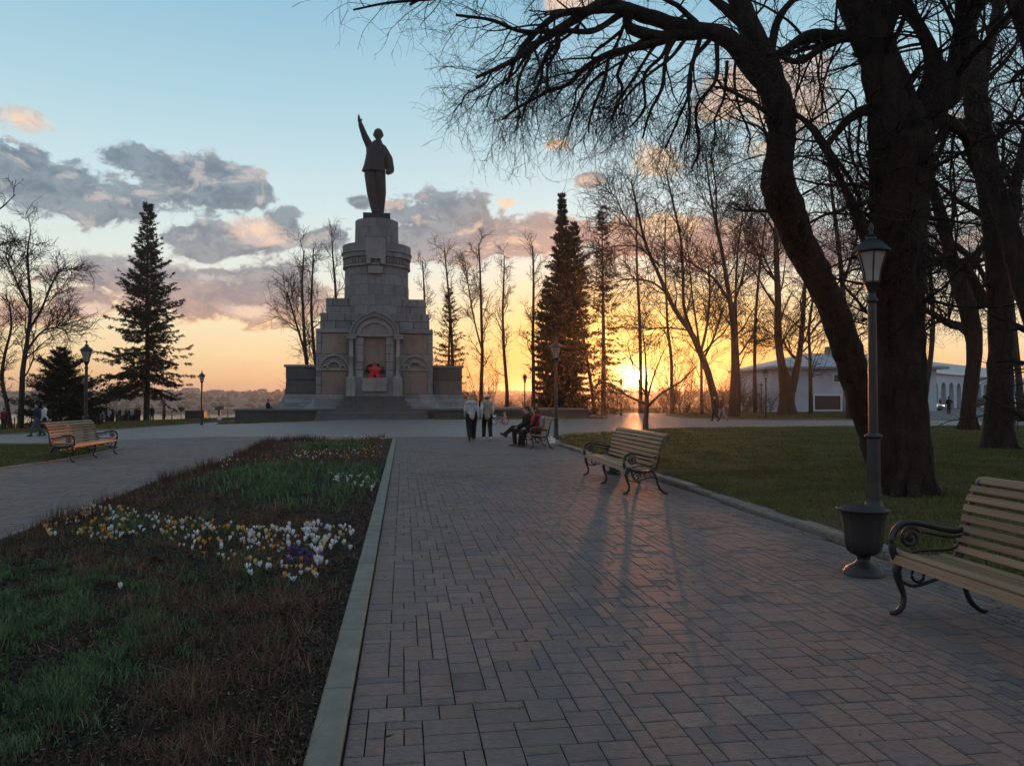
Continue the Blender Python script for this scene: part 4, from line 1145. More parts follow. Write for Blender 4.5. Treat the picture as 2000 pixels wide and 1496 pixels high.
D_limbs = [pxl(20, (2080, 880, 34), (2060, 760, 26), (2030, 640, 24), (1996, 540, 22), (1968, 440, 19), (1948, 380, 16), (1930, 290, 14), (1918, 200, 11), (1930, 100, 8), (1950, -20, 5)),
           pxl(20, (2000, 550, 14), (2030, 450, 9), (2050, 350, 6))]
bare_tree('lime_tree', 'leaning lime crossing the right edge behind the straight thick lime', D_limbs, 15, lv_mid(0.8), sides=14, k=32)
E_limbs = [pxl(12.5, (2110, 560, 30), (2060, 250, 22), (2010, 80, 16), (1970, -20, 12), (1930, -120, 8)),
           pxl(12.5, (2040, 180, 10), (2000, 140, 6), (1975, 160, 4))]
bare_tree('lime_tree', 'lime beyond the right edge with a limb crossing the top right corner', [pxl(12.5, (2140, 1000, 40), (2125, 800, 32), (2110, 560, 30))] + E_limbs, 16, [dict(n=8, t0=0.25, ang=(35, 70), labs=(0.8, 2.0), K=8, wig=0.16, up=0.0, ratio=0.4, rmin=0.01, tip=0.3, sides=5),
    dict(n=7, t0=0.15, ang=(30, 60), labs=(0.4, 1.2), K=6, wig=0.17, up=-0.03, ratio=0.5, rmin=0.005, tip=0.4, src=1),
    dict(n=5, t0=0.15, ang=(25, 60), labs=(0.2, 0.5), K=4, wig=0.2, up=-0.05, ratio=0.5, rmin=0.003, tip=0.5, src=2)], sides=12, k=20)

# ---- middle distance: trees in front of the sunset, each with its own lean
def lv_far(s, up=0.05, n=(15, 7, 6), fine=0.016, droop=0.0):
    return [dict(n=n[0], t0=0.22, ang=(28, 60), labs=(2.0 * s, 5.5 * s), K=7, wig=0.13, up=up, ratio=0.42, rmin=0.034 if fine > 0.01 else 0.012, tip=0.35, sides=5, shape=lambda t: 1.25 - 0.8 * t),
            dict(n=n[1], t0=0.15, ang=(28, 58), labs=(1.0 * s, 2.8 * s), K=6, wig=0.15, up=up * 0.5 + droop, ratio=0.5, rmin=0.022 if fine > 0.01 else 0.01, tip=0.5, src=1),
            dict(n=n[2], t0=0.15, ang=(25, 60), labs=(0.45 * s, 1.4 * s), K=4, wig=0.18, up=droop, ratio=0.5, rmin=fine, tip=0.6, src=2)]
def far_tree(label, Y, limbs, seed, s=1.0, **kw):
    bt = {k: kw.pop(k) for k in list(kw) if k in ('group', 'mat_twig', 'mat_trunk', 'name')}
    return bare_tree(bt.pop('name', 'bare_tree'), label, [pxl(Y, *[(q[0], q[1], q[2] * 0.62, *q[3:]) for q in l]) for l in limbs], seed, lv_far(s, **kw), sides=9, k=22, mat_trunk=bt.pop('mat_trunk', M['bark_far']), **bt)
far_tree('bare tree bent to the left with wide limbs, right of the setting sun', 70,
    [[(1402, 822, 15), (1396, 780, 12), (1380, 720, 11), (1350, 650, 9), (1318, 605, 7.5), (1288, 540, 6), (1262, 480, 5), (1245, 410, 3.5), (1232, 350, 2)],
     [(1352, 655, 7), (1336, 600, 5), (1334, 540, 4.5), (1330, 470, 4), (1315, 400, 3), (1300, 330, 2)],
     [(1368, 690, 5), (1380, 640, 4), (1386, 580, 3.5), (1384, 520, 2.5)], [(1375, 700, 4), (1398, 650, 3), (1410, 600, 2)],
     [(1300, 570, 4), (1270, 550, 3), (1230, 545, 2.4), (1200, 552, 1.5)], [(1290, 520, 4), (1250, 485, 3), (1215, 480, 2), (1190, 482, 1.2)],
     [(1345, 645, 3), (1300, 640, 2.2), (1262, 645, 1.5)], [(1260, 470, 3), (1225, 430, 2), (1200, 380, 1.4)]], 31, 1.15, droop=-0.01)
far_tree('tall forked bare tree between the bent tree and the white building', 66,
    [[(1430, 822, 16), (1432, 780, 12), (1434, 700, 10), (1430, 620, 9), (1418, 540, 7), (1408, 480, 5.5), (1395, 420, 4), (1385, 360, 3), (1378, 300, 2)],
     [(1425, 590, 5), (1395, 545, 4), (1360, 520, 3), (1330, 500, 2)], [(1412, 500, 4), (1400, 440, 3), (1398, 370, 2.4), (1390, 300, 1.6)],
     [(1432, 600, 4), (1450, 540, 3), (1462, 470, 2.4), (1470, 400, 1.5)]], 32, 1.1)
far_tree('slimmer bare trunk pressed beside the tall forked tree', 67, [[(1443, 815, 6), (1443, 740, 5), (1438, 640, 4.4), (1437, 560, 3.6), (1442, 480, 2.8), (1450, 420, 2)]], 33, 0.9)
far_tree('straight slender bare tree standing right in front of the sun disc', 84, [[(1251, 812, 9), (1251, 780, 6.5), (1251, 700, 5.4), (1248, 600, 4.6), (1244, 520, 3.6), (1243, 460, 2.6), (1242, 400, 1.4)]], 34, 0.8)
far_tree('slender bare tree a little right of the sun', 80, [[(1314, 815, 8), (1312, 770, 6), (1311, 700, 5), (1304, 640, 4.2), (1301, 570, 3.4), (1298, 500, 2.4), (1300, 430, 1.4)]], 35, 0.8)
far_tree('thin bare tree just left of the bent tree', 78, [[(1371, 812, 6), (1370, 760, 5), (1369, 700, 4), (1358, 620, 3), (1350, 560, 2.2), (1345, 500, 1.5)]], 36, 0.7)
far_tree('stout pale bare tree forking low into two trunks in front of the white building', 74,
    [[(1537, 812, 34), (1536, 790, 25), (1537, 760, 24), (1528, 720, 14), (1520, 660, 12), (1519, 580, 10), (1516, 500, 8.5), (1515, 430, 6), (1512, 360, 4), (1508, 290, 2.5)],
     [(1545, 765, 15), (1558, 710, 10), (1566, 650, 8), (1570, 590, 6.5), (1575, 520, 4.5), (1585, 450, 3)],
     [(1553, 700, 5), (1540, 685, 4), (1530, 665, 3)], [(1518, 460, 4), (1490, 420, 3), (1455, 400, 2)], [(1520, 560, 4), (1500, 520, 3), (1480, 470, 2)]], 37, 1.2)
far_tree('thin dark bare tree in front of the roof of the white building', 80, [[(1584, 812, 8), (1583, 760, 6), (1582, 700, 5), (1580, 640, 4.4), (1588, 580, 3), (1596, 520, 2)],
     [(1582, 655, 3.6), (1600, 630, 3), (1625, 612, 2.5), (1650, 600, 1.5)]], 38, 0.8)
far_tree('bare tree showing between the leaning lime and the tall lamp', 60, [[(1660, 824, 14), (1658, 740, 10), (1650, 620, 9), (1640, 500, 7), (1625, 380, 5), (1615, 280, 3)], [(1645, 560, 5), (1670, 480, 4), (1685, 400, 3)]], 39, 1.2)
far_tree('bare tree behind the man standing near the arcade', 62, [[(1800, 815, 10), (1812, 740, 8), (1822, 640, 7), (1815, 520, 6), (1800, 400, 4), (1790, 300, 3)]], 40, 1.1)
far_tree('bare tree beyond the straight lime at the right edge', 52, [[(1996, 828, 13), (1990, 740, 10), (1978, 620, 9), (1965, 480, 7), (1958, 360, 5), (1960, 240, 3)], [(1975, 600, 5), (2000, 500, 4), (2030, 400, 3)]], 41, 1.1)
far_tree('pale bare tree rising above the small fork of the white building', 90, [[(1475, 806, 7), (1474, 720, 5.5), (1476, 620, 4.5), (1484, 520, 3.6), (1495, 430, 2.5), (1500, 360, 1.5)]], 42, 0.9)
far_tree('leaning thin bare trunk right of the dark spruces', 72, [[(1163, 812, 6.5), (1157, 770, 5.4), (1148, 710, 4.6), (1138, 650, 4), (1130, 590, 3.4), (1128, 520, 2.4)]], 43, 0.55)
far_tree('tall bare trunk pressed against the left side of the dark spruces', 82, [[(1042, 808, 7), (1042, 740, 6), (1041, 660, 5), (1042, 580, 4), (1042, 530, 3.2), (1040, 480, 2)]], 44, 0.62, up=0.12)
far_tree('bare birch with a narrow crown, second from the dark spruces', 86, [[(990, 812, 7), (990, 760, 6), (984, 680, 4.8), (982, 610, 3.8), (984, 550, 2.6), (985, 500, 1.6)]], 45, 0.62, up=0.12)
far_tree('bare birch with the tallest narrow crown, right of the monument', 86, [[(940, 812, 8), (940, 760, 6.4), (942, 690, 5.2), (940, 610, 4.2), (938, 540, 3), (935, 475, 1.8)], [(940, 680, 3), (925, 620, 2.4), (915, 560, 2), (908, 510, 1.2)]], 46, 0.68, up=0.12)
far_tree('bare birch growing up through the small spruce beside the monument', 88, [[(884, 806, 7), (885, 740, 5.6), (882, 660, 4.6), (878, 590, 3.6), (872, 530, 2.6), (868, 485, 1.6)]], 47, 0.66, up=0.12)
far_tree('small crowned bare birch just right of the monument shaft', 92, [[(831, 806, 6), (830, 700, 4.6), (830, 620, 3.6), (828, 560, 2.6), (825, 510, 1.6)]], 48, 0.5, up=0.12)
far_tree('leftmost of the three bare birches left of the monument, leaning left at the top', 84, [[(607, 806, 8), (602, 740, 6.4), (596, 680, 5.4), (592, 610, 4.4), (590, 550, 3.4), (594, 490, 2)], [(596, 690, 4), (575, 620, 3), (560, 570, 2)]], 49, 0.85, up=0.05)
far_tree('middle one of the three bare birches left of the monument, with a thin upright trunk', 86, [[(624, 806, 7), (619, 740, 6), (613, 680, 5), (608, 610, 4), (610, 540, 2.8), (612, 485, 1.6)]], 50, 0.7, up=0.08)
far_tree('bare birch rising behind the monument shaft on its left side', 88, [[(664, 806, 8), (662, 700, 6), (657, 620, 4.6), (655, 560, 3.8), (650, 500, 2.4), (648, 455, 1.4)]], 51, 0.72, up=0.12)
far_tree('crooked bare tree with a broad crown near the left edge', 60, [[(40, 838, 10), (42, 780, 8), (45, 720, 7.4), (54, 660, 6), (60, 600, 5), (56, 540, 4), (54, 490, 2.8), (60, 450, 1.6)], [(52, 650, 4.5), (78, 610, 3.6), (95, 570, 3), (112, 535, 2.2), (135, 520, 1.2)],
     [(56, 600, 4), (36, 560, 3), (20, 520, 2.2), (8, 490, 1.4)], [(48, 690, 4), (80, 650, 3), (110, 640, 2.2), (135, 650, 1.4)]], 52, 0.72)
far_tree('bare tree cut by the left edge of the view', 62, [[(20, 838, 8), (14, 790, 6.4), (4, 740, 5.6), (10, 690, 4.4), (22, 640, 3.4), (18, 590, 2)], [(4, 745, 4), (-30, 680, 3), (-50, 600, 2)]], 53, 0.6)
far_tree('young tree whose upper twigs reach in at the left edge', 26, [[(-90, 880, 14), (-85, 700, 10), (-70, 520, 7), (-50, 400, 5)], [(-75, 560, 5), (-30, 440, 3.4), (10, 400, 2), (30, 380, 1.2)], [(-80, 600, 5), (-30, 500, 3.4), (30, 470, 2), (75, 480, 1.2)]], 54, 0.2, n=(5, 4, 3), fine=0.008)
# small planted tree in the lawn
yt = bare_tree('young_tree', 'small bare young tree with spreading thin limbs planted in the lawn behind the empty bench', [pxl(38, (1261, 842, 6.5), (1262, 815, 5), (1264, 790, 4.4), (1262, 760, 3.4), (1262, 730, 2.4), (1260, 690, 1.6), (1256, 650, 0.9)),
    pxl(38, (1264, 795, 3), (1290, 770, 2.2), (1330, 745, 1.6), (1360, 715, 1)), pxl(38, (1263, 790, 3), (1230, 775, 2), (1195, 755, 1.5), (1175, 740, 0.8)), pxl(38, (1264, 780, 2.5), (1275, 740, 1.8), (1290, 700, 1.2), (1305, 670, 0.7)),
    pxl(38, (1262, 770, 2.4), (1245, 740, 1.8), (1232, 700, 1.2), (1225, 670, 0.7))], 60,
    [dict(n=6, t0=0.3, ang=(25, 50), labs=(0.6, 1.5), K=6, wig=0.12, up=0.05, ratio=0.5, rmin=0.012, tip=0.4),
     dict(n=4, t0=0.2, ang=(25, 50), labs=(0.3, 0.8), K=4, wig=0.15, up=0.02, ratio=0.5, rmin=0.008, tip=0.6, src=1)], sides=8, k=18, mat_trunk=M['bark_far'])

# ---- thicket of bare bushes under the trees along the brink
def bush_mesh(seed):
    r = np.random.default_rng(seed)
    n = 10; base = np.zeros((n, 5, 3)); a = r.uniform(0, 2 * PI, n)
    for i in range(n):
        d = np.array([math.cos(a[i]) * r.uniform(.1, .8), math.sin(a[i]) * r.uniform(.1, .8), 1.0]); p = np.array([math.cos(a[i]) * .3, math.sin(a[i]) * .3, -0.3])
        for k in range(5): base[i, k] = p; p = p + d * r.uniform(.45, .85); d = d + r.normal(0, 0.13, 3)
    R0 = np.linspace(0.035, 0.018, 5)[None].repeat(n, 0)
    l1 = grow(r, base, R0, 6, 0.1, 1, (20, 50), labs=(0.7, 2.0), K=5, wig=0.15, up=0.08, ratio=0.6, rmin=0.014, tip=0.5)
    l2 = grow(r, *l1, 5, 0.1, 1, (20, 55), labs=(0.3, 1.0), K=4, wig=0.2, up=0.05, ratio=0.6, rmin=0.010, tip=0.6)
    V, Q = join([tubes(base, R0, 4), tubes(*l1, 3), tubes(*l2, 3)])
    return V, Q
bms = []
for s_ in range(4):
    V, Q = bush_mesh(70 + s_); me = np_mesh('bush', V, Q); me.materials.append(M['twig_warm']); bms.append(me)
rb = random.Random(4)
spots = [(px, rb.uniform(80, 100)) for px in np.linspace(905, 1500, 42)] + [(px, rb.uniform(84, 94)) for px in np.linspace(560, 660, 5)]
for k, (px, Y) in enumerate(spots):
    p = P(px + rb.uniform(-8, 8), 780, Y)
    o = bpy.data.objects.new('bush', bms[k % 4]); COL.objects.link(o); s_ = rb.uniform(0.45, 1.0) ** 1.3 * rb.choice([1.0, 1.3, 1.9]) * (0.55 if 1195 < px < 1290 else 1.0)
    o.location = (p[0], Y, terr(p[0], Y) - 0.05); o.rotation_euler = (0, 0, rb.uniform(0, 6.28)); o.scale = (s_, s_, s_ * rb.uniform(0.8, 1.2))
    props(o, 'bare reddish bush in the thicket along the brink under the trees', 'bush', 'bushes along the brink')

# ---- spruces
def spruce(label, base, H, W, seed, dens=1.0, trunk_r=0.25, bare=0.08, droop=0.35, name='spruce_tree', ncl=7, thin=1.0, prof=None, leafs=0.2, skirt=None, lean=(0, 0)):
    r = np.random.default_rng(seed)
    root = empty(name, base, 0, label, 'spruce')
    tz = np.linspace(0, 1, 14)
    tl = np.stack([lean[0] * tz + 0.05 * np.sin(tz * 5 + seed), lean[1] * tz + 0 * tz, tz * H], 1)
    V, Q = tubes(tl[None], (trunk_r * (1 - tz * 0.95) + 0.01)[None], 9)
    link('trunk', np_mesh('trunk', V, Q, smooth=True), M['bark_far'], root)
    nb = int(26 * dens * H)
    t = bare + (0.995 - bare) * r.random(nb) ** 0.85
    # whorls
    nw = int(H * 1.9); t = bare + (0.995 - bare) * (np.round((t - bare) / (0.995 - bare) * nw) + r.normal(0, 0.13, nb)) / nw
    t = np.clip(t, bare, 0.995)
    a = r.uniform(0, 2 * PI, nb)
    wh = 1 + 0.42 * np.sin(np.round(t * nw) * 2.4 + seed) * r.uniform(0.5, 1.2, nb)
    pf = (1 - t) ** 0.85 if prof is None else prof(t)
    L = W * pf * wh * r.uniform(0.55, 1.08, nb) + 0.12 + W * 0.03
    K = 7; u = np.linspace(0, 1, K)
    dirs = np.stack([np.cos(a), np.sin(a)], 1)
    rise = (0.75 * t - droop * (1 - t))[:, None]        # branches rise near the top, droop below
    z = t[:, None] * H + L[:, None] * (rise * u - 0.25 * u**2 * (1 - t[:, None]) + 0.28 * u**3 * (1 - t[:, None] * .5))
    xy = dirs[:, None, :] * (L[:, None, None] * u[None, :, None])
    Pb = np.concatenate([xy, z[..., None]], 2)
    Pb[..., 0] += np.interp(t, tz, tl[:, 0])[:, None]; Pb[..., 1] += np.interp(t, tz, tl[:, 1])[:, None]
    Pb[:, 1:] += r.normal(0, 0.03, Pb[:, 1:].shape) * L[:, None, None]
    Rb = np.maximum(0.03 * (1 - u)[None] * (L / W)[:, None] * 1.6, 0.008) * np.ones((nb, 1))
    bV, bQ = tubes(Pb, Rb, 3)
    # sprays of needles hanging from and beside the boughs
    n_s = np.maximum((L / 0.16 * thin).astype(int), 3)
    idx = np.repeat(np.arange(nb), n_s); m = len(idx)
    us = r.uniform(0.12, 1.0, m) ** 0.8
    f = us * (K - 1); i = np.minimum(f.astype(int), K - 2); w = (f - i)[:, None]
    pos = Pb[idx, i] * (1 - w) + Pb[idx, i + 1] * w
    tan = Pb[idx, i + 1] - Pb[idx, i]; tan /= np.linalg.norm(tan, axis=1, keepdims=True)
    side = np.cross(tan, [0, 0, 1.0]); side /= np.maximum(np.linalg.norm(side, axis=1, keepdims=True), 1e-6)
    sgn = r.choice([-1, 1], m)[:, None]
    sl = (0.16 + 0.42 * (1 - us)) * np.minimum(L[idx] * 0.45, 0.9) * r.uniform(0.5, 1.2, m) + leafs * 0.5
    d = tan * r.uniform(0.3, 0.9, (m, 1)) + side * sgn * r.uniform(0.2, 1.0, (m, 1)) + np.array([0, 0, -1.0]) * r.uniform(0.0, 0.9, (m, 1)) * (1.2 - t[idx][:, None])
    d /= np.linalg.norm(d, axis=1, keepdims=True)
    # each spray: ncl narrow slivers along the twig
    q = np.repeat(np.arange(m), ncl); mm = len(q)
    v = r.uniform(0, 1, mm)[:, None]
    c = pos[q] + d[q] * sl[q][:, None] * v
    nd = d[q] + r.normal(0, 0.55, (mm, 3)); nd /= np.linalg.norm(nd, axis=1, keepdims=True)
    ln = (leafs * r.uniform(0.5, 1.1, mm))[:, None]
    pv = np.cross(nd, r.normal(0, 1, (mm, 3))); pv /= np.maximum(np.linalg.norm(pv, axis=1, keepdims=True), 1e-6)
    wd = ln * 0.16
    V = np.stack([c - pv * wd, c + pv * wd, c + nd * ln], 1).reshape(-1, 3)
    V[:, 2] = np.maximum(V[:, 2], 0.02)
    ii_ = np.arange(mm) * 3
    me = np_mesh('crown', np.concatenate([bV, V]), bQ, np.stack([ii_, ii_ + 1, ii_ + 2], 1) + len(bV), rnd=np.concatenate([np.zeros(len(bV)), np.repeat(r.random(mm), 3)]),
                 midx=np.concatenate([np.zeros(len(bQ)), np.ones(mm)]))
    me.materials.append(M['bark_far']); me.materials.append(M['needle'])
    link('crown', me, None, root)
    return root
def at_ground(px, Y, dz=-0.05):
    p = P(px, 780, Y); return (p[0], Y, terr(p[0], Y) + dz)
def Hof(py, Y, z0): return CAMZ + (780 - py) / 1500 * Y - z0
b = at_ground(286, 86); spruce('tall ragged spruce with a bare lower trunk above the crowd on the left', b, Hof(402, 86, b[2]), 5.6, 101, 1.0, 0.34, 0.13, 0.5, leafs=0.32, ncl=10, thin=1.0, prof=lambda t: (1 - t) ** 1.25 * 1.15 + 0.03)
b = at_ground(118, 62); spruce('small dense spruce shaped like a mound left of the nearer lamp post', b, Hof(684, 62, b[2]), 3.3, 102, 6.5, 0.12, 0.0, 0.1, leafs=0.18, prof=lambda t: np.where(t < .45, 0.75 + 0.25 * (t < .35), (1 - t) * 1.35), ncl=7)
b = at_ground(160, 64); spruce('low spruce shrub touching the lamp post on the left', b, Hof(765, 64, b[2]), 1.9, 103, 6.0, 0.08, 0.0, 0.1, leafs=0.18, prof=lambda t: 1 - 0.7 * t, ncl=7)
b = at_ground(877, 84); spruce('narrow open spruce just right of the monument', b, Hof(565, 84, b[2]), 2.5, 104, 0.75, 0.2, 0.04, 0.35, leafs=0.24, thin=0.8)
b = at_ground(1098, 70); spruce('tallest dense dark spruce of the group left of the sun', b, Hof(381, 70, b[2]), 2.1, 105, 3.0, 0.4, 0.0, 0.3, leafs=0.27, prof=lambda t: np.where(t < .5, 0.92 - 0.3 * t, ((1 - t) / 0.5) ** 1.35 * 0.77), ncl=8, thin=1.1)
b = at_ground(1122, 73); spruce('second dark spruce with a forked looking top pressed against the tallest one', b, Hof(436, 73, b[2]), 1.9, 106, 1.6, 0.35, 0.0, 0.3, leafs=0.27, prof=lambda t: np.where(t < .7, 0.8, (1 - t) / 0.3 * 0.8), ncl=8)
b = at_ground(1178, 72); spruce('slender open spruce with gaps in its crown between the dark spruces and the sun', b, Hof(405, 72, b[2]), 2.5, 107, 0.62, 0.26, 0.03, 0.5, leafs=0.27, prof=lambda t: np.where(t < .3, 0.9, (1 - t) ** 0.7 * 0.85), thin=0.8)
b = at_ground(1068, 71); spruce('lower dark spruce filling the left side of the group', b, Hof(560, 71, b[2]), 1.4, 108, 2.2, 0.25, 0.0, 0.3, leafs=0.27, ncl=8, prof=lambda t: np.where(t < .6, 0.9, (1 - t) / 0.4 * 0.9))

# ================================================================ MONUMENT
MD = 66.0
mc = P(735, 780, MD); S = 0.0433
ZT = 0.76
mon = empty('monument_pedestal', (mc[0], MD, ZT), PATH_ANG, 'tall stepped grey granite pedestal with a round shaft and an arched niche in front', 'monument')
def Zp(py): return CAMZ + (780 - py) * S - ZT      # height above the terrace of a pixel row on the front
mr = random.Random(8)
def block(parent, x0, x1, z0, z1, yf, d=0.25, g=0.012, ch=0.03, mat='stone', name='stone_block', face='f', proud=None):
    """a dressed stone: front face at yf (face f), or a side face (l / r) at x = yf"""
    pr = mr.uniform(-0.012, 0.02) if proud is None else proud
    x0, x1, z0, z1 = x0 + g, x1 - g, z0 + g, z1 - g
    V = [[x0, d, z0], [x1, d, z0], [x1, d, z1], [x0, d, z1], [x0, ch - pr, z0], [x1, ch - pr, z0], [x1, ch - pr, z1], [x0, ch - pr, z1],
         [x0 + ch, -pr, z0 + ch], [x1 - ch, -pr, z0 + ch], [x1 - ch, -pr, z1 - ch], [x0 + ch, -pr, z1 - ch]]
    V = np.array(V)
    if face == 'f': V[:, 1] += yf
    elif face == 'r': V = np.stack([yf - V[:, 1], V[:, 0], V[:, 2]], 1)
    elif face == 'l': V = np.stack([yf + V[:, 1], -V[:, 0], V[:, 2]], 1)
    Q = [[k * 4 + i, k * 4 + (i + 1) % 4, (k + 1) * 4 + (i + 1) % 4, (k + 1) * 4 + i] for k in (0, 1) for i in range(4)] + [[8, 9, 10, 11], [3, 2, 1, 0]]
    return link(name, np_mesh(name, V, Q), M[mat], parent)
def courses(parent, x0, x1, z0, z1, yf, ch_, bl, face='f', **kw):
    n = max(1, round((z1 - z0) / ch_)); h = (z1 - z0) / n; c = 0
    for k in range(n):
        m = max(1, round((x1 - x0) / bl)); w = (x1 - x0) / m
        cuts = [x0] + [x0 + w * (i + (0.5 if k % 2 and m > 1 else 0)) + mr.uniform(-.08, .08) * w for i in range(0 if k % 2 and m > 1 else 1, m)] + [x1]
        for a, b in zip(cuts[:-1], cuts[1:]):
            if b - a > 0.12: block(parent, a, b, z0 + k * h, z0 + (k + 1) * h, yf, face=face, **kw); c += 1
    return c
def core(mb_name, *args): 
    mb = MB(); mb.box(*args); return mb.build(mb_name, M['stone_core'], mon)
# flared base (battered), wings, body, shoulders as cores with stones on their faces
def base_prof():
    mb = MB()
    # concave flare on the front and sides: stacked frusta
    zs = [0.0, 0.18, 0.45, 0.8, Zp(770)]; ex = [1.15, 0.72, 0.38, 0.14, 0.0]
    for i in range(4):
        a, b = ex[i], ex[i + 1]
        mb.frustum((-7.2 - a, 7.2 + a, -2.7 - a, 4.6 + a), (-7.2 - b, 7.2 + b, -2.7 - b, 4.6 + b), zs[i], zs[i + 1])
    mb.build('flared_plinth', M['stone'], mon)
    mb = MB()
    for i in range(4):
        a, b = ex[i] * 0.8, ex[i + 1] * 0.8
        mb.frustum((-4.75 - a, 4.75 + a, -3.65 - a, 0), (-4.75 - b, 4.75 + b, -3.65 - b, 0), zs[i], zs[i + 1])
    mb.build('flared_plinth', M['stone'], mon)
base_prof()
def flare_stone(x0, x1, z0, z1, e0, e1, yf):
    g = 0.014; pr = mr.uniform(0.0, 0.03); y0, y1 = yf - e0 - pr, yf - e1 - pr
    V = [[x0 + g, y0, z0 + g], [x1 - g, y0, z0 + g], [x1 - g, y1, z1 - g], [x0 + g, y1, z1 - g], [x0 + g, y0 + .3, z0 + g], [x1 - g, y0 + .3, z0 + g], [x1 - g, y1 + .3, z1 - g], [x0 + g, y1 + .3, z1 - g]]
    return link('stone_block', np_mesh('stone_block', V, [[0, 1, 2, 3], [5, 4, 7, 6], [4, 0, 3, 7], [1, 5, 6, 2], [3, 2, 6, 7], [4, 5, 1, 0]]), M['stone'], mon)
for (xa, xb, yf, kf) in ((-7.2, -4.8, -2.7, 1.0), (4.8, 7.2, -2.7, 1.0), (-4.75, -2.4, -3.65, 0.8), (2.4, 4.75, -3.65, 0.8)):
    zs_ = [0.0, 0.18, 0.45, 0.8, Zp(770)]; ex_ = [1.15, 0.72, 0.38, 0.14, 0.0]
    for i in range(4):
        n_ = 2 if i % 2 else 1
        for q in range(n_): flare_stone(xa + (xb - xa) * q / n_, xa + (xb - xa) * (q + 1) / n_, zs_[i], zs_[i + 1], ex_[i] * kf, ex_[i + 1] * kf, yf - 0.02)
zb = Zp(770); zw = Zp(718); zk = Zp(700); zm = Zp(648); zs1 = Zp(617); zs0 = Zp(585)
nblk = 0
core('wing_core', -7.08, 7.08, -2.6, 4.4, zb, zw - 0.05)
for sgn in (-1, 1):
    a, b = (4.75, 7.15) if sgn > 0 else (-7.15, -4.75)
    nblk += courses(mon, a, b, zb, zw, -2.68, 1.1, 2.4, ch=0.07, mat='stone_dark')
nblk += courses(mon, -2.68, 4.4, zb, zw, 7.16, 1.1, 2.0, 'r', ch=0.07, mat='stone_dark')
nblk += courses(mon, -4.4, 2.68, zb, zw, -7.16, 1.1, 2.0, 'l', ch=0.07, mat='stone_dark')
for sgn in (-1, 1):
    mb = MB(); mb.box(*( (4.7, 7.3) if sgn > 0 else (-7.3, -4.7)), -2.82, 4.5, zw - 0.05, zw + 0.14); mb.build('coping', M['stone'], mon)
# lower body, half width 4.7
core('body_core', -4.55, 4.55, -3.4, 4.2, zb, zm - 0.02)
for sgn in (-1, 1):
    X0, X1 = sorted((sgn * 1.95, sgn * 4.7))
    # corner piers and the pink plaster fields
    e0, e1 = sorted((sgn * 4.25, sgn * 4.7)); i0, i1 = sorted((sgn * 1.95, sgn * 2.25)); p0, p1 = sorted((sgn * 2.25, sgn * 4.25))
    nblk += courses(mon, e0, e1, zb, zk - 0.9, -3.55, 0.85, 2); nblk += courses(mon, i0, i1, zb, zk - 0.9, -3.55, 0.85, 2)
    block(mon, p0, p1, zb, Zp(727), -3.50, mat='plaster', name='plaster_panel', ch=0.02)
    block(mon, p0, p1, Zp(695), Zp(656), -3.50, mat='plaster', name='plaster_panel', ch=0.02)
    nblk += courses(mon, e0, e1, Zp(695), Zp(656), -3.55, 0.85, 2); nblk += courses(mon, i0, i1, Zp(695), Zp(656), -3.55, 0.85, 2)
    block(mon, X0, X1, Zp(727), Zp(720), -3.62, mat='paledress', name='string_course')
    nblk += courses(mon, X0, X1, Zp(656), zm, -3.66, 0.35, 2.8)
    # stretch between the string course and the upper plaster, with three little keel arches
    block(mon, X0, X1, Zp(720), Zp(695), -3.50, mat='stone', name='arch_field')
    for (cx, r0_, zc) in ((sgn * 2.55, 0.30, Zp(722)), (sgn * 3.25, 0.62, Zp(722)), (sgn * 3.95, 0.30, Zp(722))):
        t = np.linspace(0, PI, 13)
        inn = [(cx + (r0_ - 0.13) * math.cos(q), zc + (r0_ - 0.13) * math.sin(q)) for q in t]
        o_ = [(cx + r0_ * math.cos(q), zc + r0_ * math.sin(q) + 0.14 * r0_ * max(0, math.sin(q)) ** 12) for q in t]
        mb = MB(); mb.strip_prism(inn, o_, -3.74 - 0.04 * (r0_ > .5), -3.5); mb.build('keel_arch', M['paledress'], mon)
    mb = MB(); t = np.linspace(0.1, PI - 0.1, 15)
    mb.strip_prism([(sgn * 3.25 + 1.05 * math.cos(q), Zp(722) + 0.98 * math.sin(q)) for q in t], [(sgn * 3.25 + 1.2 * math.cos(q), Zp(722) + 1.1 * math.sin(q) + 0.1 * math.sin(q) ** 12) for q in t], -3.68, -3.5)
    mb.build('keel_arch', M['paledress'], mon)
nblk += courses(mon, -3.5, 4.1, zb, zm, 4.68, 0.87, 1.9, 'r'); nblk += courses(mon, -4.1, 3.5, zb, zm, -4.68, 0.87, 1.9, 'l')
# stepped shoulders
core('shoulder_core', -4.3, 4.3, -2.9, 3.6, zm - 0.02, zs1); core('shoulder_core', -4.0, 4.0, -1.6, 3.3, zs1, zs0 - 0.03)
nblk += courses(mon, -4.42, 4.42, zm, zs1, -3.05, 0.67, 1.35); nblk += courses(mon, -3.0, 3.6, zm, zs1, 4.42, 0.67, 1.6, 'r'); nblk += courses(mon, -3.6, 3.0, zm, zs1, -4.42, 0.67, 1.6, 'l')
for sgn in (-1, 1):
    a, b = sorted((sgn * 1.7, sgn * 4.1))
    nblk += courses(mon, a, b, zs1, zs0, -1.75, 0.72, 1.2)
nblk += courses(mon, -1.75, 3.3, zs1, zs0, 4.1, 0.72, 1.5, 'r'); nblk += courses(mon, -3.3, 1.75, zs1, zs0, -4.1, 0.72, 1.5, 'l')
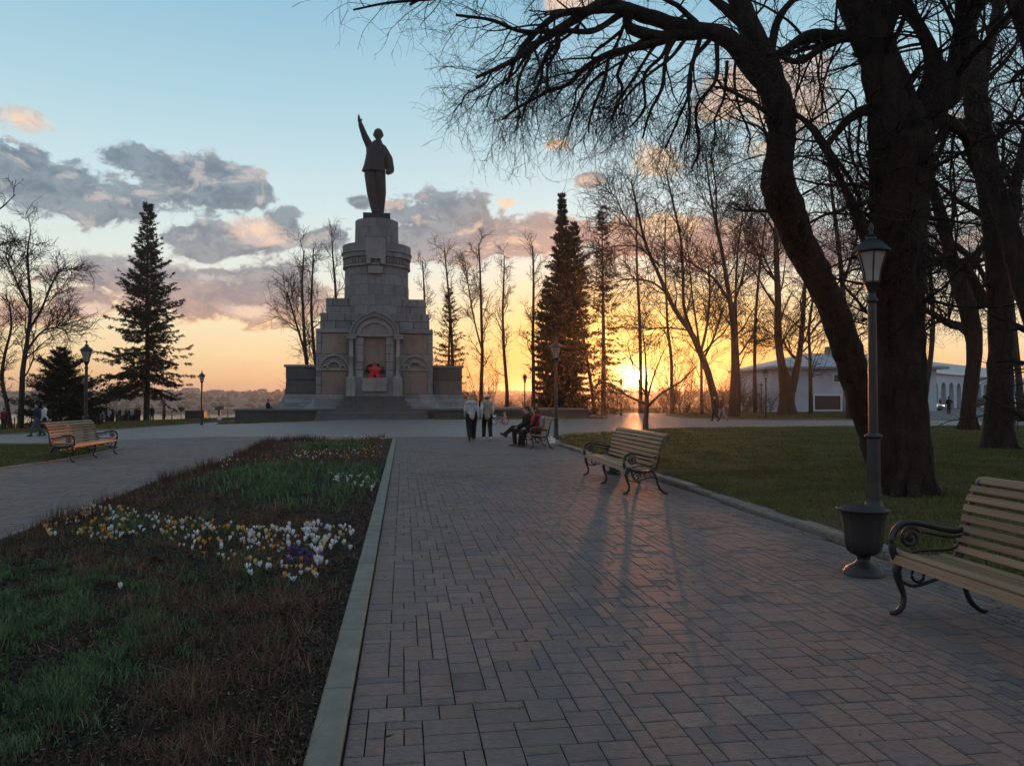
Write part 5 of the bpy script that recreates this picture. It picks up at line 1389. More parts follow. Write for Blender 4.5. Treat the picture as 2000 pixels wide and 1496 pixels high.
# round shaft: curved stones
def ring_stones(r, z0, z1, n, off, parent, d=0.22, g=0.012, ch=0.022, mat='stone', name='stone_block', a_from=0, a_to=2 * PI):
    for k in range(n):
        a0 = a_from + (a_to - a_from) * (k + off) / n; a1 = a0 + (a_to - a_from) / n
        gg = g / r; a0 += gg; a1 -= gg; pr = mr.uniform(-0.008, 0.016); m = 4
        V = []
        for i in range(m):
            a = a0 + (a1 - a0) * i / (m - 1)
            for (rr, z) in ((r - d, z0 + g), (r + pr, z0 + g), (r + pr, z1 - g), (r - d, z1 - g)):
                V.append([math.sin(a) * rr, -math.cos(a) * rr, z])
        Q = [[i * 4 + j, (i + 1) * 4 + j, (i + 1) * 4 + (j + 1) % 4, i * 4 + (j + 1) % 4] for i in range(m - 1) for j in range(4)] + [[0, 1, 2, 3], [(m - 1) * 4 + 3, (m - 1) * 4 + 2, (m - 1) * 4 + 1, (m - 1) * 4]]
        link(name, np_mesh(name, V, Q), M[mat], parent)
    return n
rows = [Zp(640), Zp(617), Zp(600), Zp(580), Zp(560), Zp(540), Zp(524)]
mb = MB(); mb.lathe([(2.62, zs1 - 1.2), (2.62, Zp(640)), (2.52, Zp(520)), (1.7, Zp(480)), (1.66, Zp(430))], 40); mb.build('shaft_core', M['stone_core'], mon)
for i in range(6):
    rr = 2.78 - 0.02 * i
    nblk += ring_stones(rr, rows[i], rows[i + 1], 14, 0.5 * (i % 2), mon)
# corbelled ring with small arcade
ring_stones(2.86, Zp(524), Zp(519), 14, 0.25, mon); nblk += 14
mb = MB(); mb.lathe([(2.60, Zp(519)), (2.66, Zp(506)), (2.66, Zp(500))], 40); mb.build('frieze_band', M['stone'], mon)
am = MB(); t = np.linspace(0, PI, 7)
am.strip_prism([(0.075 * math.cos(q), 0.075 * math.sin(q)) for q in t], [(0.135 * math.cos(q), 0.14 * math.sin(q)) for q in t], -0.09, 0.06); am.box(-0.135, -0.075, -0.09, 0.06, -0.3, 0.0); am.box(0.075, 0.135, -0.09, 0.06, -0.3, 0.0)
am = am.mesh('blind_arch'); am.materials.append(M['paledress'])
for k in range(54):
    a = 2 * PI * (k + 0.5) / 54
    o = bpy.data.objects.new('blind_arch', am); COL.objects.link(o); o.parent = mon
    o.location = (math.sin(a) * 2.74, -math.cos(a) * 2.74, Zp(511)); o.rotation_euler = (0, 0, a)
nblk += 0
ring_stones(2.90, Zp(506), Zp(497), 12, 0, mon); nblk += 12
mb = MB(); mb.lathe([(2.88, Zp(497)), (3.0, Zp(496)), (3.0, Zp(493.5)), (2.86, Zp(493))], 40); mb.build('cornice', M['paledress'], mon)
nblk += ring_stones(2.90, Zp(493), Zp(479), 12, 0.5, mon, d=1.3)
for i, (a, b) in enumerate(((479, 461), (461, 445), (445, 428))):
    nblk += ring_stones(1.86 - 0.01 * i, Zp(a), Zp(b), 9, 0.5 * (i % 2), mon)
mb = MB(); mb.lathe([(1.80, Zp(428) - 0.02), (1.80, Zp(427.5))], 36); mb.build('top_slab', M['stone'], mon)
# front shield panel hanging over the corbel ring
mb = MB(); yq = -3.02
mb.box(-0.80, 0.80, yq, -1.7, Zp(512), Zp(470)); mb.box(-0.80, -0.42, yq, -2.4, Zp(522), Zp(512) - 0.002); mb.box(0.42, 0.80, yq, -2.4, Zp(522), Zp(512) - 0.002)
mb.box(-0.87, 0.87, yq - 0.06, -1.7, Zp(470) + 0.002, Zp(467.5)); mb.build('front_shield', M['paledress'], mon)
mb = MB(); mb.box(-0.6, 0.6, -2.95, -2.4, Zp(540), Zp(526)); mb.build('front_shield_foot', M['paledress'], mon)
# portal: steps, jambs, columns, keel arch, niche
yP = -4.25
mb = MB()
mb.box(-2.25, 2.25, -4.15, -3.3, 0.0, Zp(741) - 0.002); mb.build('altar_block', M['stone'], mon)
mb = MB(); mb.box(-0.98, 0.98, -4.45, -4.15, Zp(765), Zp(741) + 0.03); mb.build('altar_front', M['paledress'], mon)
for i, (hw, y0, z0, z1) in enumerate(((2.9, -5.5, 0.0, Zp(791)), (2.6, -5.0, Zp(791), Zp(783)), (2.4, -4.7, Zp(783), Zp(774)))):
    mb = MB(); mb.box(-hw, hw, y0, -4.1, z0 + 0.002, z1); mb.build('step', M['stone_dark'], mon)
# niche back wall and jambs
mb = MB(); mb.box(-0.92, 0.92, -3.62, -3.45, Zp(741), Zp(663)); mb.build('niche_back', M['plaster'], mon)
for sgn in (-1, 1):
    a, b = sorted((sgn * 0.90, sgn * 1.5)); 
    nj = 5; z_ = np.linspace(Zp(741), Zp(664), nj + 1)
    for k in range(nj):
        block(mon, a, b, z_[k], z_[k + 1], -4.0, d=0.5, mat='paledress', name='jamb_stone'); nblk += 1
    cx = sgn * 1.86
    mb = MB(); mb.box(cx - 0.36, cx + 0.36, -4.62, -3.6, Zp(774), Zp(741)); mb.frustum((cx - .36, cx + .36, -4.62, -3.6), (cx - .28, cx + .28, -4.5, -3.7), Zp(741) + 0.002, Zp(738)); mb.build('column_base', M['paledress'], mon)
    mb = MB(); H0, H1 = Zp(738), Zp(668)
    mb.lathe([(0.24, 0), (0.27, 0.06), (0.2, 0.14), (0.19, 0.3), (0.17, (H1 - H0) * .52), (0.21, (H1 - H0) * .53), (0.21, (H1 - H0) * .55), (0.17, (H1 - H0) * .56), (0.165, (H1 - H0) * .93), (0.24, H1 - H0)], 16, (cx, -4.22, H0))
    mb.build('column', M['paledress'], mon, smooth=True)
    mb = MB(); mb.box(cx - 0.36, cx + 0.40, -4.56, -3.6, Zp(668) + 0.002, Zp(663)); mb.box(cx - 0.42, cx + 0.44, -4.62, -3.6, Zp(663) + 0.002, Zp(660)); mb.build('capital', M['paledress'], mon)
    mb = MB(); mb.box(*sorted((sgn * 1.48, sgn * 1.6)), -4.0, -3.5, Zp(741), Zp(664)); mb.build('jamb_return', M['stone'], mon)
mb = MB(); mb.box(-1.5, 1.5, -4.06, -3.55, Zp(663), Zp(658)); mb.build('lintel', M['paledress'], mon)
def keel(rx, rz, apex, n=25):
    out_ = []
    for t in np.linspace(0, PI, n):
        out_.append((rx * math.cos(t), Zp(660) + rz * math.sin(t) + apex * math.exp(-((t - PI / 2) / 0.16) ** 2)))
    return out_
mb = MB(); mb.strip_prism(keel(1.16, 0.98, 0.0), keel(1.5, 1.36, 0.08), -4.12, -3.5); mb.build('inner_arch', M['paledress'], mon)
mb = MB(); mb.strip_prism(keel(1.53, 1.39, 0.08), keel(1.86, 1.68, 0.20), -4.32, -3.4); mb.build('outer_arch', M['stone'], mon)
mb = MB(); mb.strip_prism(keel(1.87, 1.69, 0.20), keel(1.97, 1.78, 0.30), -4.42, -3.3); mb.build('arch_moulding', M['paledress'], mon)
mb = MB(); mb.prism([(x, z) for x, z in keel(1.18, 1.0, 0.0)], -3.95, -3.5); mb.build('tympanum', M['stone'], mon)
t = np.linspace(0.12, PI - 0.12, 13)
mb = MB(); mb.strip_prism([(0.72 * math.cos(q), Zp(658) + 0.62 * math.sin(q)) for q in t], [(0.80 * math.cos(q), Zp(658) + 0.70 * math.sin(q)) for q in t], -4.0, -3.9); mb.build('arch_moulding', M['paledress'], mon)
print('monument blocks', nblk)

# terrace with steps in front
ter = empty('monument_terrace', (mc[0], MD, 0), PATH_ANG, 'low dark stone terrace with front steps under the monument', 'terrace')
mb = MB(); mb.box(-10.2, 17.0, -7.0, 8.0, -1.0, ZT - 0.12); mb.build('terrace_wall', M['stone_core'], ter)
mb = MB(); mb.box(-10.3, 17.1, -7.1, 8.1, ZT - 0.118, ZT); mb.build('terrace_coping', M['stone_dark'], ter)
for k in range(5):
    mb = MB(); z1 = ZT - 0.15 * k - 0.03; hw = 4.1 + 0.02 * k
    mb.box(-hw, hw, -7.1 - 0.36 * (k + 1), -7.1 - 0.36 * k + (0.02 if k else 0) - 0.002, -0.1, z1); mb.build('step', M['stone_dark'], ter)
for (a, b, lab) in ((-11.0, -4.5, 'left'), (4.6, 18, 'right')):
    pts = [(-1, 0), (1, 0)]
    c, s_ = math.cos(PATH_ANG), math.sin(PATH_ANG)
    def tw(x, y): return (mc[0] + x * c - y * s_, MD + x * s_ + y * c)
    poly = [tw(a, -9.2), tw(b, -9.2), tw(b, -7.1), tw(a, -7.1)]
    poly_sheet('grass_strip', poly, 0.012, M['lawn'])
    x_, y_ = scatter(poly, 3500, 0, 40, 80)
    blades('grass', x_, y_, 0.16, 0.05, M['blade'], 0.0, 0.7, label='rough grass along the foot of the terrace wall, %s of the steps' % lab, cat='grass')

# red star wreath
wr = empty('star_wreath', tuple(mon.matrix_world @ Vector((0, 0, 0))), PATH_ANG, 'red star wreath with dark green leaves standing in the niche of the monument', 'wreath')
wr.location = (mc[0] - (-3.9) * math.sin(PATH_ANG), MD + (-3.9) * math.cos(PATH_ANG), ZT + Zp(741) + 0.02)
mb = MB(); cz = 0.62
pts = []
for k in range(10):
    rr = 0.66 if k % 2 == 0 else 0.36; a = PI / 2 + k * PI / 5; pts.append((rr * math.cos(a), cz + rr * math.sin(a)))
V = [[x, 0.02, z] for x, z in pts] + [[x, -0.04, z] for x, z in pts] + [[0, -0.2, cz]]
mb.add(V, [[i, (i + 1) % 10, 10 + (i + 1) % 10, 10 + i] for i in range(10)], [[10 + i, 10 + (i + 1) % 10, 20] for i in range(10)])
mb.build('star', M['wreath_red'], wr)
mb = MB(); r2 = random.Random(2)
for k in range(90):
    a = r2.uniform(-0.3, PI + 0.3); rr = r2.uniform(0.5, 0.78); mb.ball((rr * math.cos(a), 0.06 + r2.uniform(-.05, .05), cz - 0.05 + rr * 0.85 * math.sin(a)), r2.uniform(0.04, 0.09), 6, 4)
mb.build('leaf_ring', M['wreath_dark'], wr)
for sg in (-1, 1):
    mb = MB(); mb.add([[sg * 0.05, -0.12, 0.42], [sg * 0.38, -0.12, 0.40], [sg * 0.55, -0.1, 0.0], [sg * 0.12, -0.12, 0.0], [sg * 0.05, -0.09, 0.42], [sg * 0.38, -0.09, 0.40], [sg * 0.55, -0.07, 0.0], [sg * 0.12, -0.09, 0.0]],
                      [[0, 1, 2, 3], [7, 6, 5, 4], [0, 4, 5, 1], [1, 5, 6, 2], [2, 6, 7, 3], [3, 7, 4, 0]]); mb.build('ribbon', M['wreath_red'], wr)

# ================================================================ STATUE
st = empty('bronze_statue', (mc[0], MD, ZT + Zp(427.5)), PATH_ANG, 'dark bronze statue of a man raising his arm on top of the pedestal', 'statue')
mb = MB(); mb.box(-1.14, 1.14, -1.0, 1.0, 0.0, 0.6); mb.build('plinth', M['bronze'], st)
u_ = S                       # metres per photograph pixel at the statue
def sp(px, py, y=0.0): return np.array([(px - 732.0) * u_, y, (413.5 - py) * u_ + 0.60])
mb = MB()
# legs and trousers
for (hip, knee, foot, r0, r1, r2_) in (((719, 332), (722, 368), (728, 405), 12.5, 10.5, 7.5), ((737, 332), (740, 368), (739, 405), 12, 10, 7)):
    y0 = -0.1 if hip[0] < 730 else 0.12
    mb.capsule(sp(*hip), sp(*knee, y0), r0 * u_, r1 * u_, 14); mb.capsule(sp(*knee, y0), sp(*foot, y0 * 1.5), r1 * u_, r2_ * u_, 14)
    mb.capsule(sp(foot[0], 409, y0 * 1.5 + 0.05), sp(foot[0] - 1, 410, y0 * 1.5 - 0.62), 0.22, 0.17, 12)
# torso
mb.capsule(sp(730, 288), sp(729, 318), 14.5 * u_, 15 * u_, 16); mb.capsule(sp(721, 279), sp(742, 280), 8.5 * u_, 9.5 * u_, 14)
mb.capsule(sp(727, 271), sp(737, 271), 6.5 * u_, 6.5 * u_, 12)
mb.capsule(sp(734, 270), sp(734, 258), 6.2 * u_, 5.6 * u_, 12)
# head with face, ears, small beard (facing the path)
mb.ball(sp(734, 250.5, -0.02), (9.6 * u_, 10 * u_, 11.6 * u_), 18, 14); mb.ball(sp(734, 256, -0.22), (6.4 * u_, 5.5 * u_, 7.4 * u_), 12, 10)
mb.capsule(sp(734, 262, -0.34), sp(734, 265.5, -0.42), 0.12, 0.05, 8); mb.capsule(sp(734, 249, -0.40), sp(734, 253, -0.47), 0.05, 0.08, 8)
for sg in (-1, 1): mb.ball(sp(734 + sg * 9.3, 252), (0.06, 0.1, 0.15), 8, 6); mb.ball(sp(734 + sg * 3.5, 247.5, -0.37), (0.12, 0.07, 0.05), 8, 6)
# raised arm
mb.capsule(sp(718, 277), sp(708, 258, -0.25), 8.4 * u_, 6.8 * u_, 14); mb.capsule(sp(708, 258, -0.25), sp(700, 238, -0.55), 6.6 * u_, 5.0 * u_, 14)
mb.capsule(sp(700, 237, -0.55), sp(697.5, 229, -0.62), 0.17, 0.16, 10)
for k, (dx, top) in enumerate(((-2.3, 222), (-0.8, 218.5), (0.7, 219.5), (2.1, 222.5))):
    mb.capsule(sp(697.5 + dx, 231, -0.62), sp(696.5 + dx * 0.6, top, -0.72), 0.066, 0.048, 8)
mb.capsule(sp(700, 233, -0.62), sp(703, 227, -0.74), 0.07, 0.05, 8)
# other arm: bent at the side, hand closed at the coat front
mb.capsule(sp(745, 283), sp(754, 299, 0.1), 8.5 * u_, 9 * u_, 14); mb.capsule(sp(754, 299, 0.1), sp(757.5, 320, 0.05), 9 * u_, 8.6 * u_, 14); mb.capsule(sp(757.5, 322, 0.05), sp(754, 329, -0.4), 8 * u_, 5.4 * u_, 12)
for k in range(4): mb.capsule(sp(755 - k * 1.6, 328, -0.46), sp(754 - k * 1.6, 333, -0.6), 0.07, 0.05, 8)
mb.capsule(sp(751, 326, -0.4), sp(749, 322, -0.55), 0.07, 0.05, 8)
body = remesh(mb, 'figure', M['bronze'], 0.045, st, smooth_it=3)
# coat: a flaring shell round the body with the skirts cut straight at the hem
def shell(rows, thick, name):
    """rows (cx_px, half_px, py, front_depth, back_depth) from collar to hem"""
    seg = 28; V = []
    for (cx, hw, py, yf, yb) in rows:
        for k in range(seg):
            a = 2 * PI * k / seg; c, s_ = math.cos(a), math.sin(a)
            y = (yb if s_ > 0 else yf) * abs(s_) * (1 if s_ > 0 else -1)
            fold = 1 + 0.035 * math.sin(5 * a + cx * 0.3) * (py - 265) / 60
            V.append(sp(cx + hw * c * fold, py, y * fold))
    n = len(rows)
    Q = [[i * seg + (j + 1) % seg, i * seg + j, (i + 1) * seg + j, (i + 1) * seg + (j + 1) % seg] for i in range(n - 1) for j in range(seg)]
    mb = MB(); mb.add(V, Q); base_ = (n - 1) * seg
    mb.add([V[base_ + k] for k in range(seg)] + [sp(rows[-1][0], rows[-1][2] - 3, 0)], (), [[k, (k + 1) % seg, seg] for k in range(seg)])
    return mb.build(name, M['bronze'], st, True)
shell([(733, 8, 268, .38, .40), (731, 15, 272, .5, .5), (731, 21, 279, .62, .62), (731, 20.5, 290, .68, .64), (729, 20, 300, .66, .62), (727.5, 21, 312, .68, .66), (725.5, 23.5, 326, .74, .74)], 0.05, 'coat')
mb = MB()
for sg in (-1, 1): mb.capsule(sp(733 + sg * 6, 268, -.36), sp(731 + sg * 3, 288, -.72), 0.13, 0.07, 8)
remesh(mb, 'lapel', M['bronze'], 0.04, st, smooth_it=1)

# ================================================================ BENCHES
def bench(label, origin, ang, L, frames, group='park benches', seed=0):
    """local x along the bench, local -y is the front; origin is the foot of the frame at x = 0"""
    e = empty('park_bench', origin, ang, label, 'bench', group)
    def frame(x, arm):
        mb = MB(); fl = (0.9, 0.9)
        def T(pts, r, k=14, seg=8): 
            c = cat_rom([(p[0], p[1]) for p in pts], k); rr = cat_rom([(q,) for q in r], k)[:, 0] if not np.isscalar(r) else r
            mb.tube([(x, y, z) for y, z in c], rr, seg)
        # back post with rolled top
        T([(0.10, 0.36), (0.20, 0.42), (0.235, 0.55), (0.265, 0.72), (0.31, 0.86), (0.36, 0.93), (0.41, 0.925), (0.415, 0.885), (0.385, 0.875)], [0.024, 0.024, 0.02, 0.019, 0.019, 0.019, 0.018, 0.016, 0.014], 22)
        # rear leg, front leg
        T([(0.12, 0.38), (0.20, 0.28), (0.225, 0.18), (0.27, 0.08), (0.345, 0.02), (0.385, 0.018)], [0.028, 0.027, 0.021, 0.018, 0.022, 0.017])
        T([(-0.22, 0.40), (-0.285, 0.33), (-0.265, 0.22), (-0.235, 0.13), (-0.255, 0.05), (-0.31, 0.018), (-0.335, 0.02)], [0.026, 0.031, 0.025, 0.018, 0.019, 0.022, 0.016])
        # seat rail
        T([(-0.27, 0.405), (-0.18, 0.375), (-0.02, 0.355), (0.12, 0.37), (0.19, 0.43)], 0.021)
        # scrolls under the seat
        q = np.linspace(0, 2 * PI * 1.25, 20)
        mb.tube([(x, -0.12 + 0.075 * math.cos(t) * (1 - t / 12), 0.275 + 0.075 * math.sin(t) * (1 - t / 12)) for t in q], 0.012, 6)
        T([(-0.26, 0.24), (-0.16, 0.2), (-0.02, 0.235), (0.1, 0.27), (0.21, 0.24)], 0.012)
        q = np.linspace(0, 2 * PI, 14)
        mb.tube([(x, 0.06 + 0.05 * math.cos(t), 0.30 + 0.045 * math.sin(t)) for t in q], 0.010, 6)
        if arm:
            T([(0.235, 0.60), (0.16, 0.575), (0.02, 0.60), (-0.12, 0.635), (-0.23, 0.64), (-0.30, 0.585), (-0.32, 0.50), (-0.305, 0.42), (-0.275, 0.34)], [0.018, 0.018, 0.019, 0.021, 0.023, 0.025, 0.024, 0.024, 0.024], 26)
            T([(0.215, 0.545), (0.12, 0.535), (0.0, 0.555), (-0.10, 0.575)], 0.010)
            T([(0.20, 0.50), (0.14, 0.455), (0.04, 0.445), (-0.1, 0.445), (-0.19, 0.43)], 0.010)
            q = np.linspace(0, 2 * PI * 1.7, 30)
            mb.tube([(x, -0.18 + 0.078 * math.cos(t + 0.6) * (1 - t / 14), 0.535 + 0.074 * math.sin(t + 0.6) * (1 - t / 14)) for t in q], 0.013, 7)
            mb.ball((x, -0.18, 0.535), 0.02, 8, 6)
        return mb.mesh('side_frame' if arm else 'middle_frame', True)
    for i, x in enumerate(frames):
        arm = i in (0, len(frames) - 1)
        link('side_frame' if arm else 'middle_frame', frame(x, arm), M['iron'], e)
    x0, x1 = -0.055, L + 0.055
    x0, x1 = 0.0 - 0.03, L + 0.03
    def slat(c, w, t, ang_, nm):
        """c=(y,z) centre; w width; ang_ tilt of the slat's face"""
        mb = MB(); y, z = c; ct, s_ = math.cos(ang_), math.sin(ang_); h = w / 2; b = t / 2; bv = 0.005
        prof = [(-h, -b), (h, -b), (h, b - bv), (h - bv, b), (-h + bv, b), (-h, b - bv)]
        n = len(prof)
        V = [[xx, y + p * ct - q * s_, z + p * s_ + q * ct] for xx in (x0, x1) for p, q in prof]
        V = np.array(V); V[:, 0] -= (x0 + x1) / 2
        mb.add(V, [[i, (i + 1) % n, n + (i + 1) % n, n + i] for i in range(n)], [[0, i + 1, i] for i in range(1, n - 1)] + [[n, n + i, n + i + 1] for i in range(1, n - 1)])
        o = mb.build(nm, M['wood'], e); o.location = ((x0 + x1) / 2, 0, 0)
        o.rotation_euler = (0, 0, 0)
    ys = [(-0.305, 0.385, 1.25), (-0.262, 0.432, 0.35), (-0.195, 0.418, -0.12), (-0.128, 0.407, -0.14), (-0.060, 0.398, -0.10), (0.008, 0.395, 0.0), (0.076, 0.402, 0.2)]
    slat((-0.305, 0.392), 0.060, 0.022, 1.35 - PI, 'seat_slat')
    for (y, z, a) in ys[1:]: slat((y, z), 0.047, 0.024, a, 'seat_slat')
    bc = cat_rom([(0.175, 0.455), (0.205, 0.55), (0.232, 0.66), (0.262, 0.77), (0.305, 0.865), (0.352, 0.925)], 8)
    tg = np.gradient(bc, axis=0)
    for (y, z), (dy, dz) in zip(bc, tg): slat((y, z), 0.052, 0.022, math.atan2(dz, dy), 'back_slat')
    o = MB(); o.box(x0 + 0.0, x1, 0.375, 0.425, 0.925, 0.95); o.build('top_slat', M['wood'], e)
    # tie rods between the frames
    mb = MB(); mb.tube([(0, 0.02, 0.30), (L, 0.02, 0.30)], 0.010, 6); mb.build('tie_rod', M['iron'], e)
    return e
kd = math.atan(0.1125)
def along(ox, oy, dx, dy): return math.atan2(dy, dx)
# right-hand benches face left (towards the path): local x towards the camera
b3a = -PI / 2 + kd
g = G(1221, 965)
bench('empty slatted bench with black iron arms on the right, lit from behind', (2.08 - 3.05 * math.sin(kd), 12.16 + 3.05 * math.cos(kd), 0), b3a, 3.05, (0, 1.52, 3.05))
bench('nearest slatted bench, cut by the right edge, with a scrolled iron arm beside the urn', (2.96, 5.40, 0), b3a, 3.0, (0, 1.5, 3.0))
bench('farther slatted bench on which two people are sitting', (0.88 - 3.0 * math.sin(kd), 23.2 + 3.0 * math.cos(kd), 0), b3a, 3.0, (0, 1.5, 3.0))
bench('empty pale slatted bench on the left with its back to the river', (-10.72, 18.25, 0), PI / 2 + 0.14, 2.75, (0, 1.37, 2.75))

# ================================================================ URNS
def urn(label, loc, s=1.0):
    e = empty('urn_bin', loc, 0, label, 'urn', 'cast iron urns beside the path'); e.scale = (s, s, s)
    mb = MB(); mb.lathe([(0.165, 0), (0.165, 0.028), (0.15, 0.04), (0.148, 0.055), (0.12, 0.075), (0.075, 0.10), (0.055, 0.125), (0.05, 0.15), (0.062, 0.158), (0.062, 0.166)], 32); mb.build('foot', M['urn'], e, True)
    seg = 48; prof = [(0.05, 0.166), (0.10, 0.178), (0.135, 0.21), (0.15, 0.26), (0.155, 0.33), (0.163, 0.42), (0.175, 0.50), (0.19, 0.545)]
    a = np.arange(seg) / seg * 2 * PI
    V = np.array([[(r * (1 + 0.022 * math.cos(12 * t) * min(1, k / 2)) ) * math.cos(t), (r * (1 + 0.022 * math.cos(12 * t) * min(1, k / 2))) * math.sin(t), z] for k, (r, z) in enumerate(prof) for t in a])
    Q = [[i * seg + j, i * seg + (j + 1) % seg, (i + 1) * seg + (j + 1) % seg, (i + 1) * seg + j] for i in range(len(prof) - 1) for j in range(seg)]
    link('bowl', np_mesh('bowl', V, Q, smooth=True), M['urn'], e)
    mb = MB(); mb.lathe([(0.185, 0.54), (0.212, 0.552), (0.216, 0.562), (0.208, 0.568), (0.186, 0.558), (0.175, 0.50), (0.158, 0.40), (0.15, 0.28)], 48, cap=False); mb.build('rim', M['urn'], e, True)
    mb = MB(); mb.lathe([(0.001, 0.30), (0.15, 0.30)], 24, cap=False); mb.build('inner_floor', M['rubber'], e)
g = G(1687, 1122); urn('black fluted cast iron urn with a flared rim beside the nearest bench', (g[0], g[1], 0))
urn('dark urn half hidden behind the empty bench on the right', (2.04, 15.5, 0), 0.95)

# ================================================================ LAMPS
def lamp(label, loc, s=1.0, rot=0.0, segs=12):
    e = empty('street_lamp', loc, rot, label, 'street lamp', 'park lamp posts'); e.scale = (s, s, s)
    mb = MB(); mb.lathe([(0.125, -0.02), (0.125, 0.04), (0.11, 0.06), (0.10, 0.10), (0.098, 0.16)], 20); mb.build('foot', M['lamp_iron'], e, True)
    seg = 24; a = np.arange(seg) / seg * 2 * PI; prof = [(0.10, 0.16), (0.085, 0.35), (0.083, 0.80), (0.083, 0.92)]
    V = np.array([[r * (1 - 0.05 * (j % 2)) * math.cos(t), r * (1 - 0.05 * (j % 2)) * math.sin(t), z] for r, z in prof for j, t in enumerate(a)])
    Q = [[i * seg + j, i * seg + (j + 1) % seg, (i + 1) * seg + (j + 1) % seg, (i + 1) * seg + j] for i in range(3) for j in range(seg)]
    link('base_shaft', np_mesh('base_shaft', V, Q), M['lamp_iron'], e)
    mb = MB(); mb.lathe([(0.085, 0.92), (0.11, 0.94), (0.112, 0.965), (0.08, 0.985), (0.062, 1.0)], 20); mb.build('collar', M['lamp_iron'], e, True)
    mb = MB(); mb.lathe([(0.058, 1.0), (0.056, 2.0), (0.052, 2.72)], 18, cap=False); mb.build('pole', M['lamp_iron'], e, True)
    mb = MB(); mb.lathe([(0.052, 2.72), (0.072, 2.74), (0.075, 2.77), (0.05, 2.80), (0.045, 2.86), (0.065, 2.90), (0.085, 2.96), (0.10, 2.98)], 18); mb.build('neck', M['lamp_iron'], e, True)
    h0, h1 = 2.99, 3.40; r0, r1 = 0.095, 0.195; n = 6
    def ring(r, z, k=0): return [[r * math.cos(2 * PI * (i + k) / n), r * math.sin(2 * PI * (i + k) / n), z] for i in range(n)]
    for i in range(n):
        A = ring(r0, h0); B = ring(r0 * 1.25, h0 + 0.16); Cc = ring(r1, h1); j = (i + 1) % n
        pts = np.array([A[i], A[j], B[i], B[j], Cc[i], Cc[j]]); cen = pts.mean(0) * [1, 1, 0]; nrm2 = cen / np.linalg.norm(cen)
        V = np.concatenate([pts * [0.96, 0.96, 1], pts * [0.96, 0.96, 1] - nrm2 * 0.004])
        link('glass_pane', np_mesh('glass_pane', V, [[0, 1, 3, 2], [2, 3, 5, 4], [7, 6, 8, 9], [9, 8, 10, 11]]), M['lampglass'], e)
    mb = MB()
    for i in range(n):
        mb.tube([ring(r0 * 1.0, h0)[i], ring(r0 * 1.25, h0 + 0.16)[i], ring(r1, h1)[i]], 0.011, 5)
    mb.lathe([(r0 - 0.01, h0 - 0.01), (r0 + 0.012, h0), (r0 + 0.008, h0 + 0.02)], 6, cap=True); mb.lathe([(r1 - 0.03, h1 - 0.015), (r1 + 0.012, h1 - 0.01), (r1 + 0.03, h1 + 0.012), (r1 - 0.03, h1 + 0.014)], 6, cap=False)
    mb.build('lantern_frame', M['lamp_iron'], e)
    mb = MB(); mb.lathe([(0.235, h1 + 0.0), (0.238, h1 + 0.02), (0.215, h1 + 0.05), (0.17, h1 + 0.10), (0.115, h1 + 0.145), (0.07, h1 + 0.17), (0.065, h1 + 0.20), (0.085, h1 + 0.215), (0.03, h1 + 0.245)], 12); mb.build('hood', M['lamp_iron'], e)
    mb = MB(); mb.lathe([(0.03, h1 + 0.24), (0.018, h1 + 0.28), (0.035, h1 + 0.31), (0.03, h1 + 0.34), (0.008, h1 + 0.40)], 10); mb.build('finial', M['lamp_iron'], e, True)
    return e
lam = lamp('tall lamp post with frosted glass lantern in front of the big lime trunk', (P(1705, 780, 10.4)[0], 10.4, 0.03), 1.02, 0.25)
others = [((P(1086, 780, 29.6)[0], 29.6, 0.0), 1.03, 'lamp post at the lawn corner behind the occupied bench'),
          ((P(168, 780, 29.5)[0], 29.5, 0), 1.03, 'lamp post behind the left bench, beside the low spruce'),
          ((P(394, 780, 55)[0], 55, 0), 1.03, 'lamp post at the end of the lowest bough of the tall ragged spruce'),
          ((P(209, 780, 88)[0], 88, 0), 1.0, 'small distant lamp post among the crowd on the left'),
          ((P(558, 780, 92)[0], 92, 0), 0.9, 'small distant lamp post just left of the monument'),
          ((P(1496, 780, 58)[0], 58, 0), 1.03, 'lamp post at the left corner of the white building'),
          ((P(1487, 780, 84)[0], 84, 0), 0.9, 'faint distant lamp post behind the one by the white building'),
          ((P(1213, 780, 72)[0], 72, 0), 0.95, 'distant lamp post just left of the sun'),
          ((P(1025, 780, 66)[0], 66, 0), 1.0, 'distant lamp post between the birches and the dark spruces'),
          ((P(1648, 780, 88)[0], 88, 0), 0.9, 'distant lamp post in front of the dark shutters of the white building')]
for (loc, s, lab) in others:
    c = copy_tree(lam); c.location = (loc[0], loc[1], terr(loc[0], loc[1]) + loc[2]); c.scale = (s, s, s); c['label'] = lab; c.rotation_euler = (0, 0, 0.3 + loc[0])

